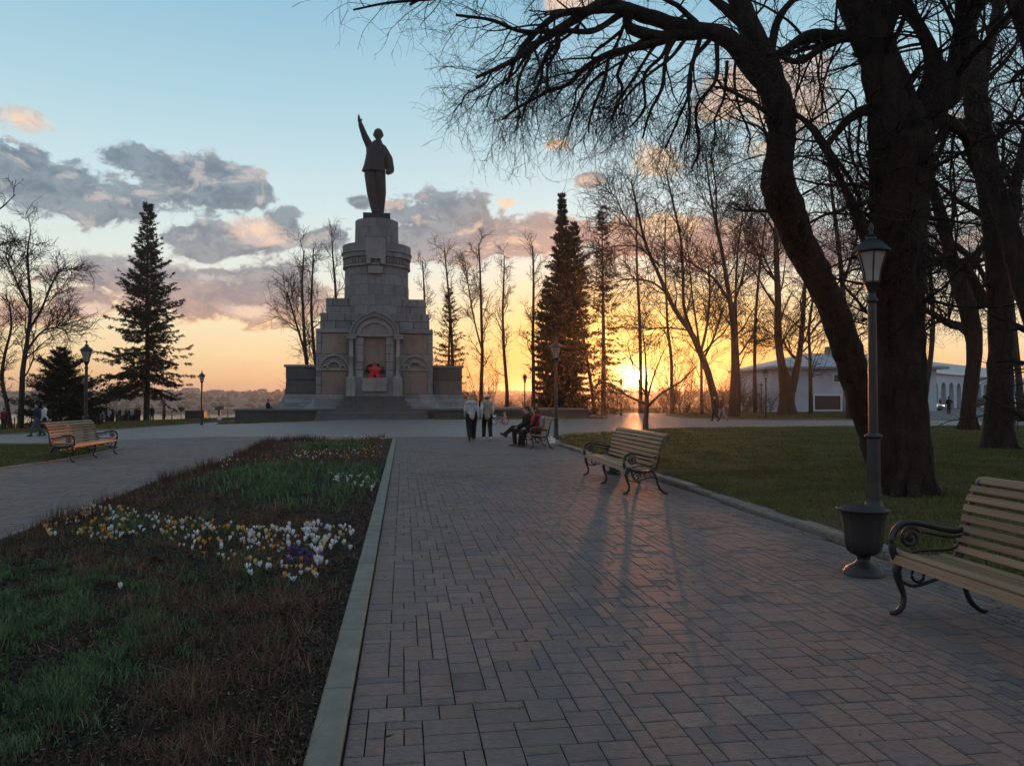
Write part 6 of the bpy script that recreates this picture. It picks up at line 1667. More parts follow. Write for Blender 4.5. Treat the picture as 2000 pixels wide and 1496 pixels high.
# ================================================================ BUILDINGS ON THE RIGHT
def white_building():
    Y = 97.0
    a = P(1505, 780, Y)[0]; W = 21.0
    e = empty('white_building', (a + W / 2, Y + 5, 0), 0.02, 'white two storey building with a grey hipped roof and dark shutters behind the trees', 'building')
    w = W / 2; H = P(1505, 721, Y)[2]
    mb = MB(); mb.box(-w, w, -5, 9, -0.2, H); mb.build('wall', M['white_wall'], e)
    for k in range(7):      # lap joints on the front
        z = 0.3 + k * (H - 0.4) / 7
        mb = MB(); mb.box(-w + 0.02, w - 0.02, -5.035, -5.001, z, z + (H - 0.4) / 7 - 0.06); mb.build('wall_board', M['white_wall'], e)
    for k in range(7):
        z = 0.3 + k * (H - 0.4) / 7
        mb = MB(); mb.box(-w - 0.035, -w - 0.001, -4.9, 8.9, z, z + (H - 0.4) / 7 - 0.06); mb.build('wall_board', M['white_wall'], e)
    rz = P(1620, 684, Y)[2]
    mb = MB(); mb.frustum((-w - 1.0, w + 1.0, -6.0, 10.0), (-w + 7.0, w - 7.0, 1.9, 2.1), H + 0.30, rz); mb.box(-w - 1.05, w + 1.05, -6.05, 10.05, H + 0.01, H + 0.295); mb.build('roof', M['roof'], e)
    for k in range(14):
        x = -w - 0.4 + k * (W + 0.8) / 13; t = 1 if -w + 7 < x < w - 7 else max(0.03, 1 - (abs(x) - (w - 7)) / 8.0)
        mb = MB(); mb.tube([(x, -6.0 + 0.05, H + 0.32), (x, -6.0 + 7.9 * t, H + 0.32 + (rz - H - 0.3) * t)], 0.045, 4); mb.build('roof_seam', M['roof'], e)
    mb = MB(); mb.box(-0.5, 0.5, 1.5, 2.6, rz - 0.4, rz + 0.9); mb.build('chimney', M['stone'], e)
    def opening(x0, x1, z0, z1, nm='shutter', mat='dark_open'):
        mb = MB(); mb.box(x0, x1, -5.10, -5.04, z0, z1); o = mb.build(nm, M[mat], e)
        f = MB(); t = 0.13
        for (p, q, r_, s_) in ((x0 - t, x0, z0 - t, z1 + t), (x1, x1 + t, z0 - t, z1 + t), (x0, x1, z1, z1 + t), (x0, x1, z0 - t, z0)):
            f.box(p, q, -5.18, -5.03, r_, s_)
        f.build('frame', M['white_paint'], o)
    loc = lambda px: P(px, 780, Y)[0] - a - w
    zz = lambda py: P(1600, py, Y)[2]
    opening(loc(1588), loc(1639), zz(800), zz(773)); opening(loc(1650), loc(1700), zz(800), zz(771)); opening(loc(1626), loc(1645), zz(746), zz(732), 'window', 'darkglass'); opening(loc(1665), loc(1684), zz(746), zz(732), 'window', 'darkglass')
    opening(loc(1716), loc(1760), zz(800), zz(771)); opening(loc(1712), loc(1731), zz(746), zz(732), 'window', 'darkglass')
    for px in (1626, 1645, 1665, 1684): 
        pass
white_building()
# low grey wall / bank seen left of the white building
g0, g1 = P(1428, 780, 112), P(1507, 780, 112)
e = empty('retaining_wall', ((g0[0] + g1[0]) / 2, 112, 0), 0, 'pale low wall with a rounded top between the forked trees and the white building', 'wall')
mb = MB(); w = (g1[0] - g0[0]) / 2; mb.prism([(-w, -1.4), (w, -1.4), (w, 1.0), (w * .6, 1.5), (0, 1.3), (-w * .7, 0.8)], -0.3, 0.3); mb.build('wall_face', M['stone'], e)

def arcade():
    A, B = np.array([50.0, 104.0]), np.array([112.0, 168.0])
    d = B - A; L = np.linalg.norm(d); ang = math.atan2(d[1], d[0])
    e = empty('arcade_building', (A[0], A[1], 0), ang, 'long white trading arcade with a row of pointed arches on the far right', 'building')
    H = 5.6; n = 20; bw = L / n
    bay = MB(); hw = bw / 2; ow = hw * 0.62; spr = 2.9; ap = 4.3; T = 0.7
    t = np.linspace(0, 1, 7)
    arc = [(-ow, 0)] + [(-ow * math.cos(q * PI / 2), spr + (ap - spr) * math.sin(q * PI / 2) ** 0.9) for q in t] + [(ow * math.cos(q * PI / 2), spr + (ap - spr) * math.sin(q * PI / 2) ** 0.9) for q in t[::-1][1:]] + [(ow, 0)]
    outer = []
    for (x, z) in arc:
        if z < spr: outer.append((math.copysign(hw, x), 0))
        else: outer.append((x / ow * hw if abs(x) < ow * 0.999 else math.copysign(hw, x), H))
    outer[1] = (-hw, spr); outer[-2] = (hw, spr)
    outer[2] = (-hw, H); outer[-3] = (hw, H)
    bay.strip_prism(arc, outer, 0.0, T)
    bm_ = bay.mesh('arcade_bay'); bm_.materials.append(M['white_wall'])
    back = MB(); back.box(0, L, 2.6, 9.0, -0.1, H); back.build('inner_wall', M['white_wall'], e)
    mb = MB(); mb.box(-0.6, L + .6, -0.5, 9.6, H + 0.002, H + 0.35); mb.build('cornice', M['white_paint'], e)
    mb = MB(); mb.frustum((-0.5, L + .5, -0.4, 9.5), (3.5, L - 3.5, 4.4, 4.6), H + 0.352, H + 2.5); mb.build('roof', M['roof'], e)
    dm = MB(); dm.box(-0.75, 0.75, -0.06, 0, 0, 3.0); dm = dm.mesh('door'); dm.materials.append(M['dark_open'])
    for k in range(n):
        o = bpy.data.objects.new('arcade_bay', bm_); COL.objects.link(o); o.parent = e; o.location = ((k + 0.5) * bw, 0, 0)
        o = bpy.data.objects.new('door', dm); COL.objects.link(o); o.parent = e; o.location = ((k + 0.5) * bw, 2.59, 0)
arcade()

# fence panel near the right edge
def railing(label, p0, p1, h, n, group=None, mat='iron', gap=0.13, zoff=0.0):
    p0 = np.array(p0, float); p1 = np.array(p1, float); d = p1[:2] - p0[:2]; L = np.linalg.norm(d); ang = math.atan2(d[1], d[0])
    e = empty('railing', tuple(p0), ang, label, 'railing', group)
    sl_ = (p1[2] - p0[2]) / L
    pm = MB(); pm.box(-0.04, 0.04, -0.04, 0.04, -0.1, h + 0.08); pm = pm.mesh('post'); pm.materials.append(M[mat])
    for k in range(n + 1):
        o = bpy.data.objects.new('post', pm); COL.objects.link(o); o.parent = e; o.location = (L * k / n, 0, sl_ * L * k / n)
    for z in (0.18, h - 0.04):
        mb = MB(); mb.tube([(0, 0, z), (L, 0, z + sl_ * L)], 0.022, 4); mb.build('rail', M[mat], e)
    m = int(L / gap); mb = MB()
    for k in range(m):
        x = (k + 0.5) * L / m; mb.tube([(x, 0, 0.18 + sl_ * x), (x, 0, h - 0.04 + sl_ * x)], 0.011, 3)
    mb.build('pickets', M[mat], e, kind='stuff')
def gz(px, Y, dz=0.0): 
    x = P(px, 780, Y)[0]; return (x, Y, terrain_z(x, Y) + dz)
railing('iron railing along the river slope right of the crowd', gz(300, 99), gz(482, 98), 1.05, 10)
railing('iron railing near the left edge behind the walking couple', gz(-20, 62), gz(78, 63), 0.95, 6)
railing('light metal barrier at the right edge beside the road', gz(1925, 60), gz(2030, 57), 0.95, 5)

# ---- small fixtures on the left
e = empty('kiosk_box', gz(383, 97), 0.1, 'dark red box shaped cabin standing by the river railing', 'cabin')
mb = MB(); mb.box(-1.15, 1.15, -0.6, 0.6, 0, 0.95); mb.build('body', M['dark_open'], e)
mb = MB(); mb.frustum((-1.25, 1.25, -0.7, 0.7), (-1.2, 1.2, -0.6, 0.6), 0.952, 1.06); mb.build('lid', M['dark_open'], e)
e = empty('info_stand', gz(429, 70), 0.2, 'slim dark information stand with a tilted board on the grass strip', 'information stand')
mb = MB(); mb.box(-0.07, 0.07, -0.05, 0.05, -0.05, 1.15); mb.build('post', M['iron'], e)
mb = MB(); mb.add([[-0.38, -0.25, 1.12], [0.38, -0.25, 1.12], [0.38, 0.25, 1.42], [-0.38, 0.25, 1.42], [-0.38, -0.23, 1.07], [0.38, -0.23, 1.07], [0.38, 0.27, 1.37], [-0.38, 0.27, 1.37]],
   [[0, 1, 2, 3], [7, 6, 5, 4], [0, 4, 5, 1], [1, 5, 6, 2], [2, 6, 7, 3], [3, 7, 4, 0]]); mb.build('board', M['iron'], e)
mb = MB(); mb.box(-0.16, 0.16, -0.12, -0.05, 0.15, 0.55); mb.build('white_box', M['white_paint'], e)
e = empty('small_sign', (P(134, 780, 40)[0], 40, terr(P(134, 780, 40)[0], 40)), 0.1, 'small red sign plate on a short stake behind the left bench', 'sign')
mb = MB(); mb.box(-0.015, 0.015, -0.015, 0.015, 0, 0.34); mb.build('stake', M['white_paint'], e)
M['sign_red'] = simple('sign_red', (0.7, 0.12, 0.07), 0.5)
mb = MB(); mb.box(-0.13, 0.13, -0.022, -0.017, 0.30, 0.58); o = mb.build('plate', M['sign_red'], e)
mb = MB(); mb.box(-0.035, 0.035, -0.028, -0.023, 0.36, 0.54); mb.build('plate_stripe', M['white_paint'], e)
# drain lids / litter by the lamp
e = empty('paper_bag', (P(1076, 862, 27)[0], 26.4, 0), 0.4, 'crumpled white paper bag on the ground behind the occupied bench', 'bag')
mb = MB(); mb.frustum((-0.10, 0.10, -0.07, 0.07), (-0.13, 0.11, -0.03, 0.05), 0.0, 0.17); mb.build('bag_body', M['white_paint'], e)
mb = MB(); mb.frustum((-0.07, 0.05, -0.02, 0.04), (-0.04, 0.0, -0.01, 0.03), 0.172, 0.24); mb.build('bag_top', M['white_paint'], e)

# ================================================================ CARS
def car(label, loc, ang, col, lit=False, s=1.0):
    e = empty('parked_car', loc, ang, label, 'car', 'cars on the road by the arcade'); e.scale = (s,) * 3
    m, b = new_mat('car_paint'); setc(b, col); b.inputs['Roughness'].default_value = 0.3; b.inputs['Coat Weight'].default_value = 0.5
    # side profile lofted across the width; front is -y
    prof = [(-2.1, 0.28), (-2.15, 0.55), (-2.02, 0.74), (-1.15, 0.92), (-0.45, 1.36), (0.75, 1.42), (1.55, 1.05), (2.05, 0.98), (2.12, 0.55), (2.05, 0.28)]
    V = []; xs = [-0.86, -0.80, -0.62, 0.62, 0.80, 0.86]
    for x in xs:
        ax = abs(x); 
        for y, z in prof:
            zz = z; yy = y
            if ax > 0.85: zz = min(z, 0.86) if z > 0.3 else z + 0.06; yy = y * 0.97
            elif ax > 0.7: zz = min(z, 0.94) if z > 0.95 else z
            V.append([x if z < 1 or ax < 0.7 else x * 0.8, yy, zz])
    n = len(prof)
    Q = [[i * n + j, i * n + (j + 1) % n, (i + 1) * n + (j + 1) % n, (i + 1) * n + j] for i in range(len(xs) - 1) for j in range(n)]
    mb = MB(); mb.add(V, Q, [[0, j + 1, j] for j in range(1, n - 1)] + [[(len(xs) - 1) * n, (len(xs) - 1) * n + j, (len(xs) - 1) * n + j + 1] for j in range(1, n - 1)])
    mb.build('body', m, e, True)
    mb = MB(); mb.add([[-0.66, -1.08, 0.955], [0.66, -1.08, 0.955], [0.56, -0.52, 1.345], [-0.56, -0.52, 1.345], [-0.66, -1.07, 0.94], [0.66, -1.07, 0.94], [0.56, -0.51, 1.33], [-0.56, -0.51, 1.33]], [[0, 1, 2, 3], [7, 6, 5, 4], [0, 4, 5, 1], [2, 6, 7, 3], [1, 5, 6, 2], [3, 7, 4, 0]]); mb.build('windscreen', M['darkglass'], e)
    for sg in (-1, 1):
        mb = MB(); mb.add([[sg * 0.84, -0.95, 0.93], [sg * 0.84, 1.4, 0.95], [sg * 0.60, 0.8, 1.35], [sg * 0.60, -0.42, 1.33], [sg * 0.8, -0.95, 0.92], [sg * 0.8, 1.4, 0.94], [sg * 0.56, 0.8, 1.34], [sg * 0.56, -0.42, 1.32]], [[0, 1, 2, 3], [7, 6, 5, 4], [0, 4, 5, 1], [2, 6, 7, 3], [1, 5, 6, 2], [3, 7, 4, 0]]); mb.build('side_window', M['darkglass'], e)
        for y in (-1.3, 1.3):
            mb = MB(); V = []; seg = 16
            for x in (sg * 0.68, sg * 0.88):
                for k in range(seg): V.append([x, y + 0.32 * math.cos(2 * PI * k / seg), 0.32 + 0.32 * math.sin(2 * PI * k / seg)])
            mb.add(V, [[k, (k + 1) % seg, seg + (k + 1) % seg, seg + k] for k in range(seg)], [[seg, seg + k, seg + k + 1] for k in range(1, seg - 1)]); w_ = mb.build('wheel', M['rubber'], e)
            mb = MB(); mb.tube([(sg * 0.87, y, 0.32), (sg * 0.892, y, 0.32)], 0.19, 12); mb.build('rim', M['white_paint'], w_)
        mb = MB(); mb.ball((sg * 0.62, -2.06, 0.66), (0.17, 0.07, 0.09), 10, 6)
        if lit:
            hm_, hb = new_mat('headlight_lit'); setc(hb, (1, 1, 1)); hb.inputs['Emission Color'].default_value = (1, 0.97, 0.9, 1); hb.inputs['Emission Strength'].default_value = 6.0 if sg > 0 else 1.2
            mb.build('headlight', hm_, e)
        else: mb.build('headlight', M['white_paint'], e)
        mb = MB(); mb.box(*sorted((sg * 0.84, sg * 0.98)), -0.72, -0.6, 0.92, 1.02); mb.build('mirror', m, e)
    mb = MB(); mb.box(-0.5, 0.5, -2.17, -2.12, 0.42, 0.6); mb.build('grille', M['rubber'], e)
    return e
car('silver car facing the park with its headlight on, beside the big lime trunk', (P(1811, 780, 106)[0], 106, -0.01), 0.35, (0.45, 0.46, 0.48), True)
car('dark car parked by the arcade between the two thick limes', (P(1926, 780, 112)[0], 112, 0.35), 0.9, (0.05, 0.06, 0.08))

# ================================================================ PEOPLE
def lerp(a, b, t): return np.array(a, float) * (1 - t) + np.array(b, float) * t
def pose_joints(kind, r=None):
    J = dict(hipL=(-.095, 0, .92), hipR=(.095, 0, .92), kneeL=(-.10, .02, .49), kneeR=(.10, .02, .49), ankL=(-.11, -.01, .09), ankR=(.11, -.01, .09), toeL=(-.13, .14, .035), toeR=(.13, .14, .035),
             pel=(0, 0, .95), waist=(0, 0.0, 1.08), chest=(0, 0.0, 1.30), neck=(0, -.01, 1.46), head=(0, .025, 1.62), shL=(-.175, -.01, 1.41), shR=(.175, -.01, 1.41),
             elL=(-.225, -.03, 1.13), elR=(.225, -.03, 1.13), wrL=(-.22, .06, .89), wrR=(.22, .06, .89))
    if kind == 'walk':
        J.update(kneeL=(-.10, .20, .52), ankL=(-.10, .27, .12), toeL=(-.11, .42, .08), kneeR=(.10, -.04, .50), ankR=(.10, -.32, .16), toeR=(.11, -.22, .045), elL=(-.23, -.12, 1.14), wrL=(-.22, -.10, .90), elR=(.23, .02, 1.13), wrR=(.21, .17, .93))
    if kind == 'walk2':
        J.update(kneeR=(.10, .17, .52), ankR=(.10, .22, .12), toeR=(.11, .36, .07), kneeL=(-.10, -.06, .50), ankL=(-.11, -.36, .20), toeL=(-.11, -.29, .055), elR=(.23, -.10, 1.14), wrR=(.25, -.06, .90), elL=(-.23, .02, 1.13), wrL=(-.21, .16, .93))
    if kind == 'phone':
        J.update(elR=(.22, .02, 1.14), wrR=(.10, .25, 1.26), head=(0, .06, 1.60))
    if kind == 'hips':
        J.update(elR=(.33, -.08, 1.18), wrR=(.18, .03, 1.0), elL=(-.33, -.08, 1.18), wrL=(-.18, .03, 1.0))
    if kind in ('sit', 'sit_cross', 'sit_lean'):
        dz = -.44
        J = {k: (v[0], v[1], v[2] + dz) for k, v in J.items()}
        J.update(kneeL=(-.12, .44, .50), kneeR=(.12, .44, .50), ankL=(-.12, .42, .09), ankR=(.12, .50, .09), toeL=(-.13, .58, .035), toeR=(.13, .66, .035),
                 elL=(-.24, .10, .73), elR=(.24, .10, .73), wrL=(-.12, .32, .62), wrR=(.12, .32, .62))
        if kind == 'sit_cross':
            J.update(kneeR=(.04, .46, .60), ankR=(-.10, .74, .38), toeR=(-.16, .87, .42), kneeL=(-.1, .44, .49))
        if kind == 'sit_lean':
            J.update(chest=(0, .16, .83), neck=(0, .26, .95), head=(0, .36, 1.07), shL=(-.18, .22, .92), shR=(.18, .22, .92), elL=(-.22, .34, .68), elR=(.22, .34, .68), wrL=(-.05, .50, .60), wrR=(.06, .50, .60), waist=(0, .05, .64))
        J['pel'] = (0, -.02, .50)
    return {k: np.array(v, float) for k, v in J.items()}
def person(label, loc, heading, h, pose, top, legs, hair='hair_dark', shoes='shoe_dark', hood=False, cap=None, long_hair=False, vest=None, bag=None, pack=None, group=None, vox=0.02, coat_len=0.0, name='person', cat='person', loose=1.0, skirt=False):
    """local +y is where the person faces"""
    e = empty(name, loc, heading, label, cat, group); k = h / 1.75; e.scale = (k, k, k)
    J = pose_joints(pose); fine = vox < 0.03
    b = MB()
    b.ball(J['head'] + [0, 0, .015], (.076, .095, .112), 14, 10); b.ball(J['head'] + [0, .03, -.05], (.055, .06, .06), 10, 8)
    b.capsule(J['head'] + [0, .09, .0], J['head'] + [0, .108, -.025], .012, .016, 6)
    for s in (-1, 1): b.ball(J['head'] + [s * .078, 0, 0], (.012, .022, .032), 6, 5)
    b.capsule(J['neck'] + [0, 0, -.04], J['head'] + [0, -.01, -.05], .058, .052)
    b.capsule(J['chest'], J['waist'], .135, .12); b.capsule(J['waist'], J['pel'], .12, .135); b.capsule(J['shL'] + [.04, 0, -.02], J['shR'] - [.04, 0, .02], .07, .07)
    for s in ('L', 'R'):
        b.capsule(J['hip' + s], J['knee' + s], .085, .058); b.capsule(J['knee' + s], J['ank' + s], .055, .04); b.capsule(J['ank' + s] - [0, .02, .03], J['toe' + s], .042, .032)
        b.capsule(J['sh' + s], J['el' + s], .052, .042); b.capsule(J['el' + s], J['wr' + s], .04, .028)
        d = J['wr' + s] - J['el' + s]; d /= np.linalg.norm(d); hc = J['wr' + s] + d * .055
        b.capsule(J['wr' + s] + d * .02, hc, .03, .034, 8)
        if fine:
            sd_ = np.cross(d, [0, 1.0, 0.2]); sd_ /= np.linalg.norm(sd_); fw = np.cross(sd_, d)
            for q, (o_, l) in enumerate(((-.030, .062), (-.010, .075), (.010, .070), (.030, .055))):
                p0 = hc + fw * o_ + d * .02; p1 = p0 + d * l * .55; p2 = p1 + d * l * .4 + sd_ * .02
                b.capsule(p0, p1, .0105, .0095, 6); b.capsule(p1, p2, .0095, .008, 6)
            b.capsule(hc - fw * .02, hc - fw * .055 + d * .04, .012, .010, 6)
    body = remesh(b, 'body', M['skin'], 0.011 if fine else vox, e, 2)
    t = MB()      # trousers
    lo = loose
    t.capsule(J['hipL'] + [.03, 0, .03], J['hipR'] + [-.03, 0, .03], .125, .125)
    for s in ('L', 'R'):
        t.capsule(J['hip' + s], J['knee' + s], .11 * lo, .082 * lo); t.capsule(J['knee' + s], J['ank' + s] + [0, 0, .02], .08 * lo, .066 * lo)
    remesh(t, 'trousers', M[legs], max(vox, .018), e, 2)
    for s in ('L', 'R'):
        f = MB(); f.capsule(J['ank' + s] - [0, .045, .035], J['toe' + s], .05, .042, 10); f.capsule(J['ank' + s] - [0, .0, .0], J['ank' + s] - [0, .01, .04], .05, .05, 10)
        remesh(f, 'shoe', M[shoes], max(vox, .014), e, 1)
    c = MB()      # jacket
    c.capsule(J['chest'] + [0, 0, .02], J['waist'], .165, .15); c.capsule(J['waist'], J['pel'] + [0, 0, -.02 - coat_len], .152, .165)
    c.capsule(J['shL'] + [.03, 0, -.01], J['shR'] - [.03, 0, .01], .09, .09); c.capsule(J['neck'] + [0, 0, -.03], J['neck'] + [0, 0, .015], .078, .07)
    for s in ('L', 'R'):
        c.capsule(J['chest'] + [(-.07 if s == 'L' else .07), 0, -.02], J['waist'] + [(-.06 if s == 'L' else .06), 0, 0], .12, .11)
        if vest is None:
            c.capsule(J['sh' + s], J['el' + s], .075, .062); c.capsule(J['el' + s], J['wr' + s], .06, .046)
    if hood: c.ball(J['neck'] + [0, -.10, -.04], (.135, .075, .10), 12, 8); c.capsule(J['neck'] + [-.10, -.03, .0], J['neck'] + [.10, -.03, .0], .05, .05)
    remesh(c, 'vest' if vest is not None else 'jacket', M[top], max(vox, .018), e, 2)
    if vest is not None:
        for s, m_ in zip(('L', 'R'), (vest, vest)):
            c = MB(); c.capsule(J['sh' + s], J['el' + s], .068, .056); c.capsule(J['el' + s], J['wr' + s], .054, .042); remesh(c, 'sleeve', M[m_], max(vox, .018), e, 2)
    hr = MB()
    if cap:
        hr.ball(J['head'] + [0, -.005, .05], (.092, .108, .088), 14, 10); hr.capsule(J['head'] + [-.04, .10, .05], J['head'] + [.04, .10, .05], .022, .022, 8)
        remesh(hr, 'cap', M[cap], max(vox, .014), e, 1)
        hr = MB(); hr.ball(J['head'] + [0, -.03, -.005], (.083, .088, .075), 12, 8); remesh(hr, 'hair', M[hair], max(vox, .014), e, 1)
    else:
        hr.ball(J['head'] + [0, -.015, .035], (.09, .105, .108), 14, 10)
        if long_hair:
            hr.capsule(J['head'] + [0, -.04, .0], J['neck'] + [0, -.07, .0], .088, .085, 12); hr.capsule(J['head'] + [-.05, -.02, -.02], J['neck'] + [-.07, -.03, -.02], .045, .035, 8); hr.capsule(J['head'] + [.05, -.02, -.02], J['neck'] + [.07, -.03, -.02], .045, .035, 8)
        remesh(hr, 'hair', M[hair], max(vox, .014), e, 1)
    if bag:
        g_ = MB(); g_.ball(J['pel'] + [.20, .02, .10], (.07, .14, .12), 12, 8); remesh(g_, 'shoulder_bag', M[bag], .02, e, 1)
        g_ = MB(); g_.tube([J['pel'] + [.21, -.04, .2], J['chest'] + [.19, -.10, .02], J['shR'] + [-.03, -.06, .085], J['shR'] + [-.03, .08, .06]], .012, 6); g_.build('strap', M[bag], e, True)
    if pack:
        g_ = MB(); g_.capsule(J['chest'] + [0, -.17, .0], J['waist'] + [0, -.18, .05], .12, .13, 12); g_.capsule(J['chest'] + [-.06, -.16, .0], J['waist'] + [-.06, -.17, .05], .09, .1, 10); g_.capsule(J['chest'] + [.06, -.16, .0], J['waist'] + [.06, -.17, .05], .09, .1, 10)
        remesh(g_, 'backpack', M[pack], max(vox, .02), e, 1)
    return e
def at(px, Y, py=None): x = P(px, 780, Y)[0]; return (x, Y, terr(x, Y))
# headings: 0 faces away from the camera (+y)
person('woman walking away in a light grey hooded jacket with a dark shoulder bag', at(921, 27.6), 0.16, 1.71, 'walk2', 'light_grey', 'black', 'hair_blond', 'shoe_dark', hood=True, long_hair=True, bag='black', loose=1.25, vox=0.016, cat='person')
person('man walking away in a brown quilted vest, white sleeves and a white cap', at(951.5, 27.9), 0.14, 1.69, 'walk', 'brown_vest', 'black', 'hair_dark', 'shoe_white', cap='white', vest='white', loose=1.05, vox=0.016)
# two people on the farther bench; it faces left
bo = np.array([0.88, 23.2]); bd = np.array([-math.sin(kd), math.cos(kd)])
p1 = bo + bd * 1.15 + np.array([-0.02, 0]); p2 = bo + bd * 2.15 + np.array([-0.04, 0])
hd = PI / 2 + kd          # facing -x
person('seated person in a red and grey jacket with dark sleeves on the farther bench', (p1[0] + 0.02, p1[1], -0.02), hd, 1.74, 'sit', 'red', 'black', 'fur', hood=True, vox=0.018, vest='black', pack='mid_grey', long_hair=True)
c_ = COL.objects[-1]
person('person in a dark coat leaning forward with crossed legs on the farther bench', (p2[0] - 0.10, p2[1] - 0.35, -0.02), hd, 1.76, 'sit_cross', 'black', 'black', 'hair_dark', 'shoe_dark', vox=0.018)
# couple at left, couple at right, man on the road
xL = P(72, 780, 41)[0]
person('person in a dark blue jacket walking off left at the edge of the square', (P(73, 780, 40)[0], 40, terr(P(73, 780, 40)[0], 40) - 0.05), 2.2, 1.8, 'walk', 'dark_blue', 'jeans', vox=0.03, cap='black')
person('person in a white top with dark trousers walking beside the one in dark blue', (P(88, 780, 40.6)[0], 40.6, terr(P(88, 780, 40.6)[0], 40.6) - 0.05), 2.0, 1.74, 'walk2', 'white', 'dark_blue', vox=0.03, pack='black')
person('dark clad person striding past the base of the bent tree', (P(1397, 780, 52)[0], 52, 0), 1.8, 1.8, 'walk', 'black', 'black', vox=0.03, coat_len=0.1)
person('person in a dark jacket and pale trousers beside the one striding past the bent tree', (P(1410, 780, 52.4)[0], 52.4, 0), 1.9, 1.72, 'walk2', 'maroon', 'mid_grey', vox=0.03, long_hair=True)
person('man in black standing on the road near the silver car', (P(1853, 780, 78)[0], 78, -0.02), 0.1, 1.82, 'hips', 'black', 'black', vox=0.035)
person('tiny figure in dark clothes walking near the arcade beside the car', (P(1836, 780, 118)[0], 118, 0), 0.5, 1.7, 'walk', 'black', 'dark_blue', vox=0.05)
person('person in dark clothes sitting on the terrace edge at the left end of the monument', (P(521, 780, 60)[0], 60.3, ZT - 0.50), -1.2, 1.7, 'sit', 'black', 'dark_blue', vox=0.035)
person('person in a dull red jacket near the left edge beyond the railing', (P(8, 780, 58)[0], 58, terr(P(8, 780, 58)[0], 58)), 1.0, 1.7, 'stand', 'maroon', 'black', vox=0.04)
# child on the ground beside a bicycle
person('small child in a pink top squatting by a little bicycle', (P(986, 780, 47)[0], 47.4, -0.22), PI / 2, 1.25, 'sit', 'pink', 'pink', 'hair_blond', vox=0.03)
e = empty('child_bicycle', (P(976, 780, 45.5)[0], 45.5, 0), 0.1, 'little white and blue bicycle standing in front of the squatting child', 'bicycle')
for x in (-0.33, 0.33):
    q = np.linspace(0, 2 * PI, 21); mb = MB(); mb.tube([(x + 0.19 * math.cos(t), 0, 0.2 + 0.19 * math.sin(t)) for t in q], 0.02, 6); w_ = mb.build('wheel', M['rubber'], e)
    mb = MB()
    for k in range(6): a = k * PI / 6; mb.tube([(x + 0.18 * math.cos(a), 0, 0.2 + 0.18 * math.sin(a)), (x - 0.18 * math.cos(a), 0, 0.2 - 0.18 * math.sin(a))], 0.003, 3)
    mb.build('spokes', M['white_paint'], w_, kind='stuff')
mb = MB(); mb.tube([(-0.33, 0, 0.2), (-0.24, 0, 0.46), (-0.2, 0, 0.62)], 0.016, 6); mb.tube([(-0.25, 0, 0.44), (0.05, 0, 0.22), (0.33, 0, 0.2), (0.14, 0, 0.46), (0.05, 0, 0.22)], 0.016, 6); mb.tube([(-0.25, 0, 0.5), (0.14, 0, 0.44)], 0.014, 6); mb.build('frame', M['pale_blue'], e, True)
mb = MB(); mb.tube([(-0.18, -0.2, 0.66), (-0.22, 0, 0.63), (-0.18, 0.2, 0.66)], 0.013, 6); mb.build('handlebar', M['iron'], e, True)
mb = MB(); mb.ball((0.16, 0, 0.5), (0.11, 0.06, 0.03), 10, 6); mb.build('saddle', M['rubber'], e, True)
mb = MB(); mb.frustum((-0.38, -0.26, -0.09, 0.09), (-0.42, -0.24, -0.11, 0.11), 0.44, 0.58); mb.build('basket', M['white_paint'], e)
# the crowd by the railing, left
crowd = [(180, 'pale_green', 'dark_blue', 'stand', 'person in a pale green top at the left end of the crowd'), (193, 'black', 'black', 'hips', 'person in all black, second from the left end of the crowd'),
         (201, 'olive', 'mid_grey', 'stand', 'person in an olive jacket and grey trousers in the crowd'), (207, 'purple', 'jeans', 'stand', 'person in a purple striped top below the small distant lamp'), (214, 'light_grey', 'dark_blue', 'phone', 'person in a light grey hoodie with dark trousers in the crowd'),
         (221, 'dark_blue', 'black', 'stand', 'person in dark blue just right of the light grey hoodie'), (228, 'mid_grey', 'olive', 'hips', 'person in mid grey with olive trousers in the middle of the crowd'), (236, 'black', 'jeans', 'stand', 'person in black with blue jeans in the middle of the crowd'),
         (244, 'maroon', 'black', 'phone', 'person in a maroon jacket in the middle of the crowd'), (250, 'black', 'mid_grey', 'stand', 'person in black with grey trousers right of the maroon jacket'), (258, 'white', 'dark_blue', 'stand', 'person in a white jacket toward the right of the crowd'),
         (266, 'dark_blue', 'dark_blue', 'hips', 'person all in dark blue left of the spruce trunk'), (273, 'black', 'olive', 'stand', 'person in black with olive trousers touching the spruce trunk'), (186, 'pale_blue', 'black', 'stand', 'person in a pale blue top near the left end of the crowd'),
         (240, 'pale_green', 'black', 'stand', 'person in pale green behind the middle of the crowd'), (262, 'red', 'black', 'stand', 'person in a red top toward the right of the crowd'),
  (176, 'black', 'dark_blue', 'stand', 'person in black leaning out at the far left end of the crowd'), (198, 'pale_green', 'jeans', 'phone', 'person in pale green with blue jeans in the left half of the crowd'), (211, 'black', 'black', 'stand', 'person in black behind the purple striped top'), (218, 'white', 'black', 'stand', 'person in a white top left of the middle of the crowd'),
  (232, 'dark_blue', 'jeans', 'phone', 'person in a dark blue jacket looking at a phone in the crowd'), (247, 'mid_grey', 'black', 'stand', 'person in mid grey with black trousers in the crowd'), (254, 'dark_blue', 'black', 'phone', 'person in dark blue looking down right of the crowd middle'), (270, 'black', 'black', 'stand', 'person in all black beside the spruce trunk')]
rc = random.Random(5)
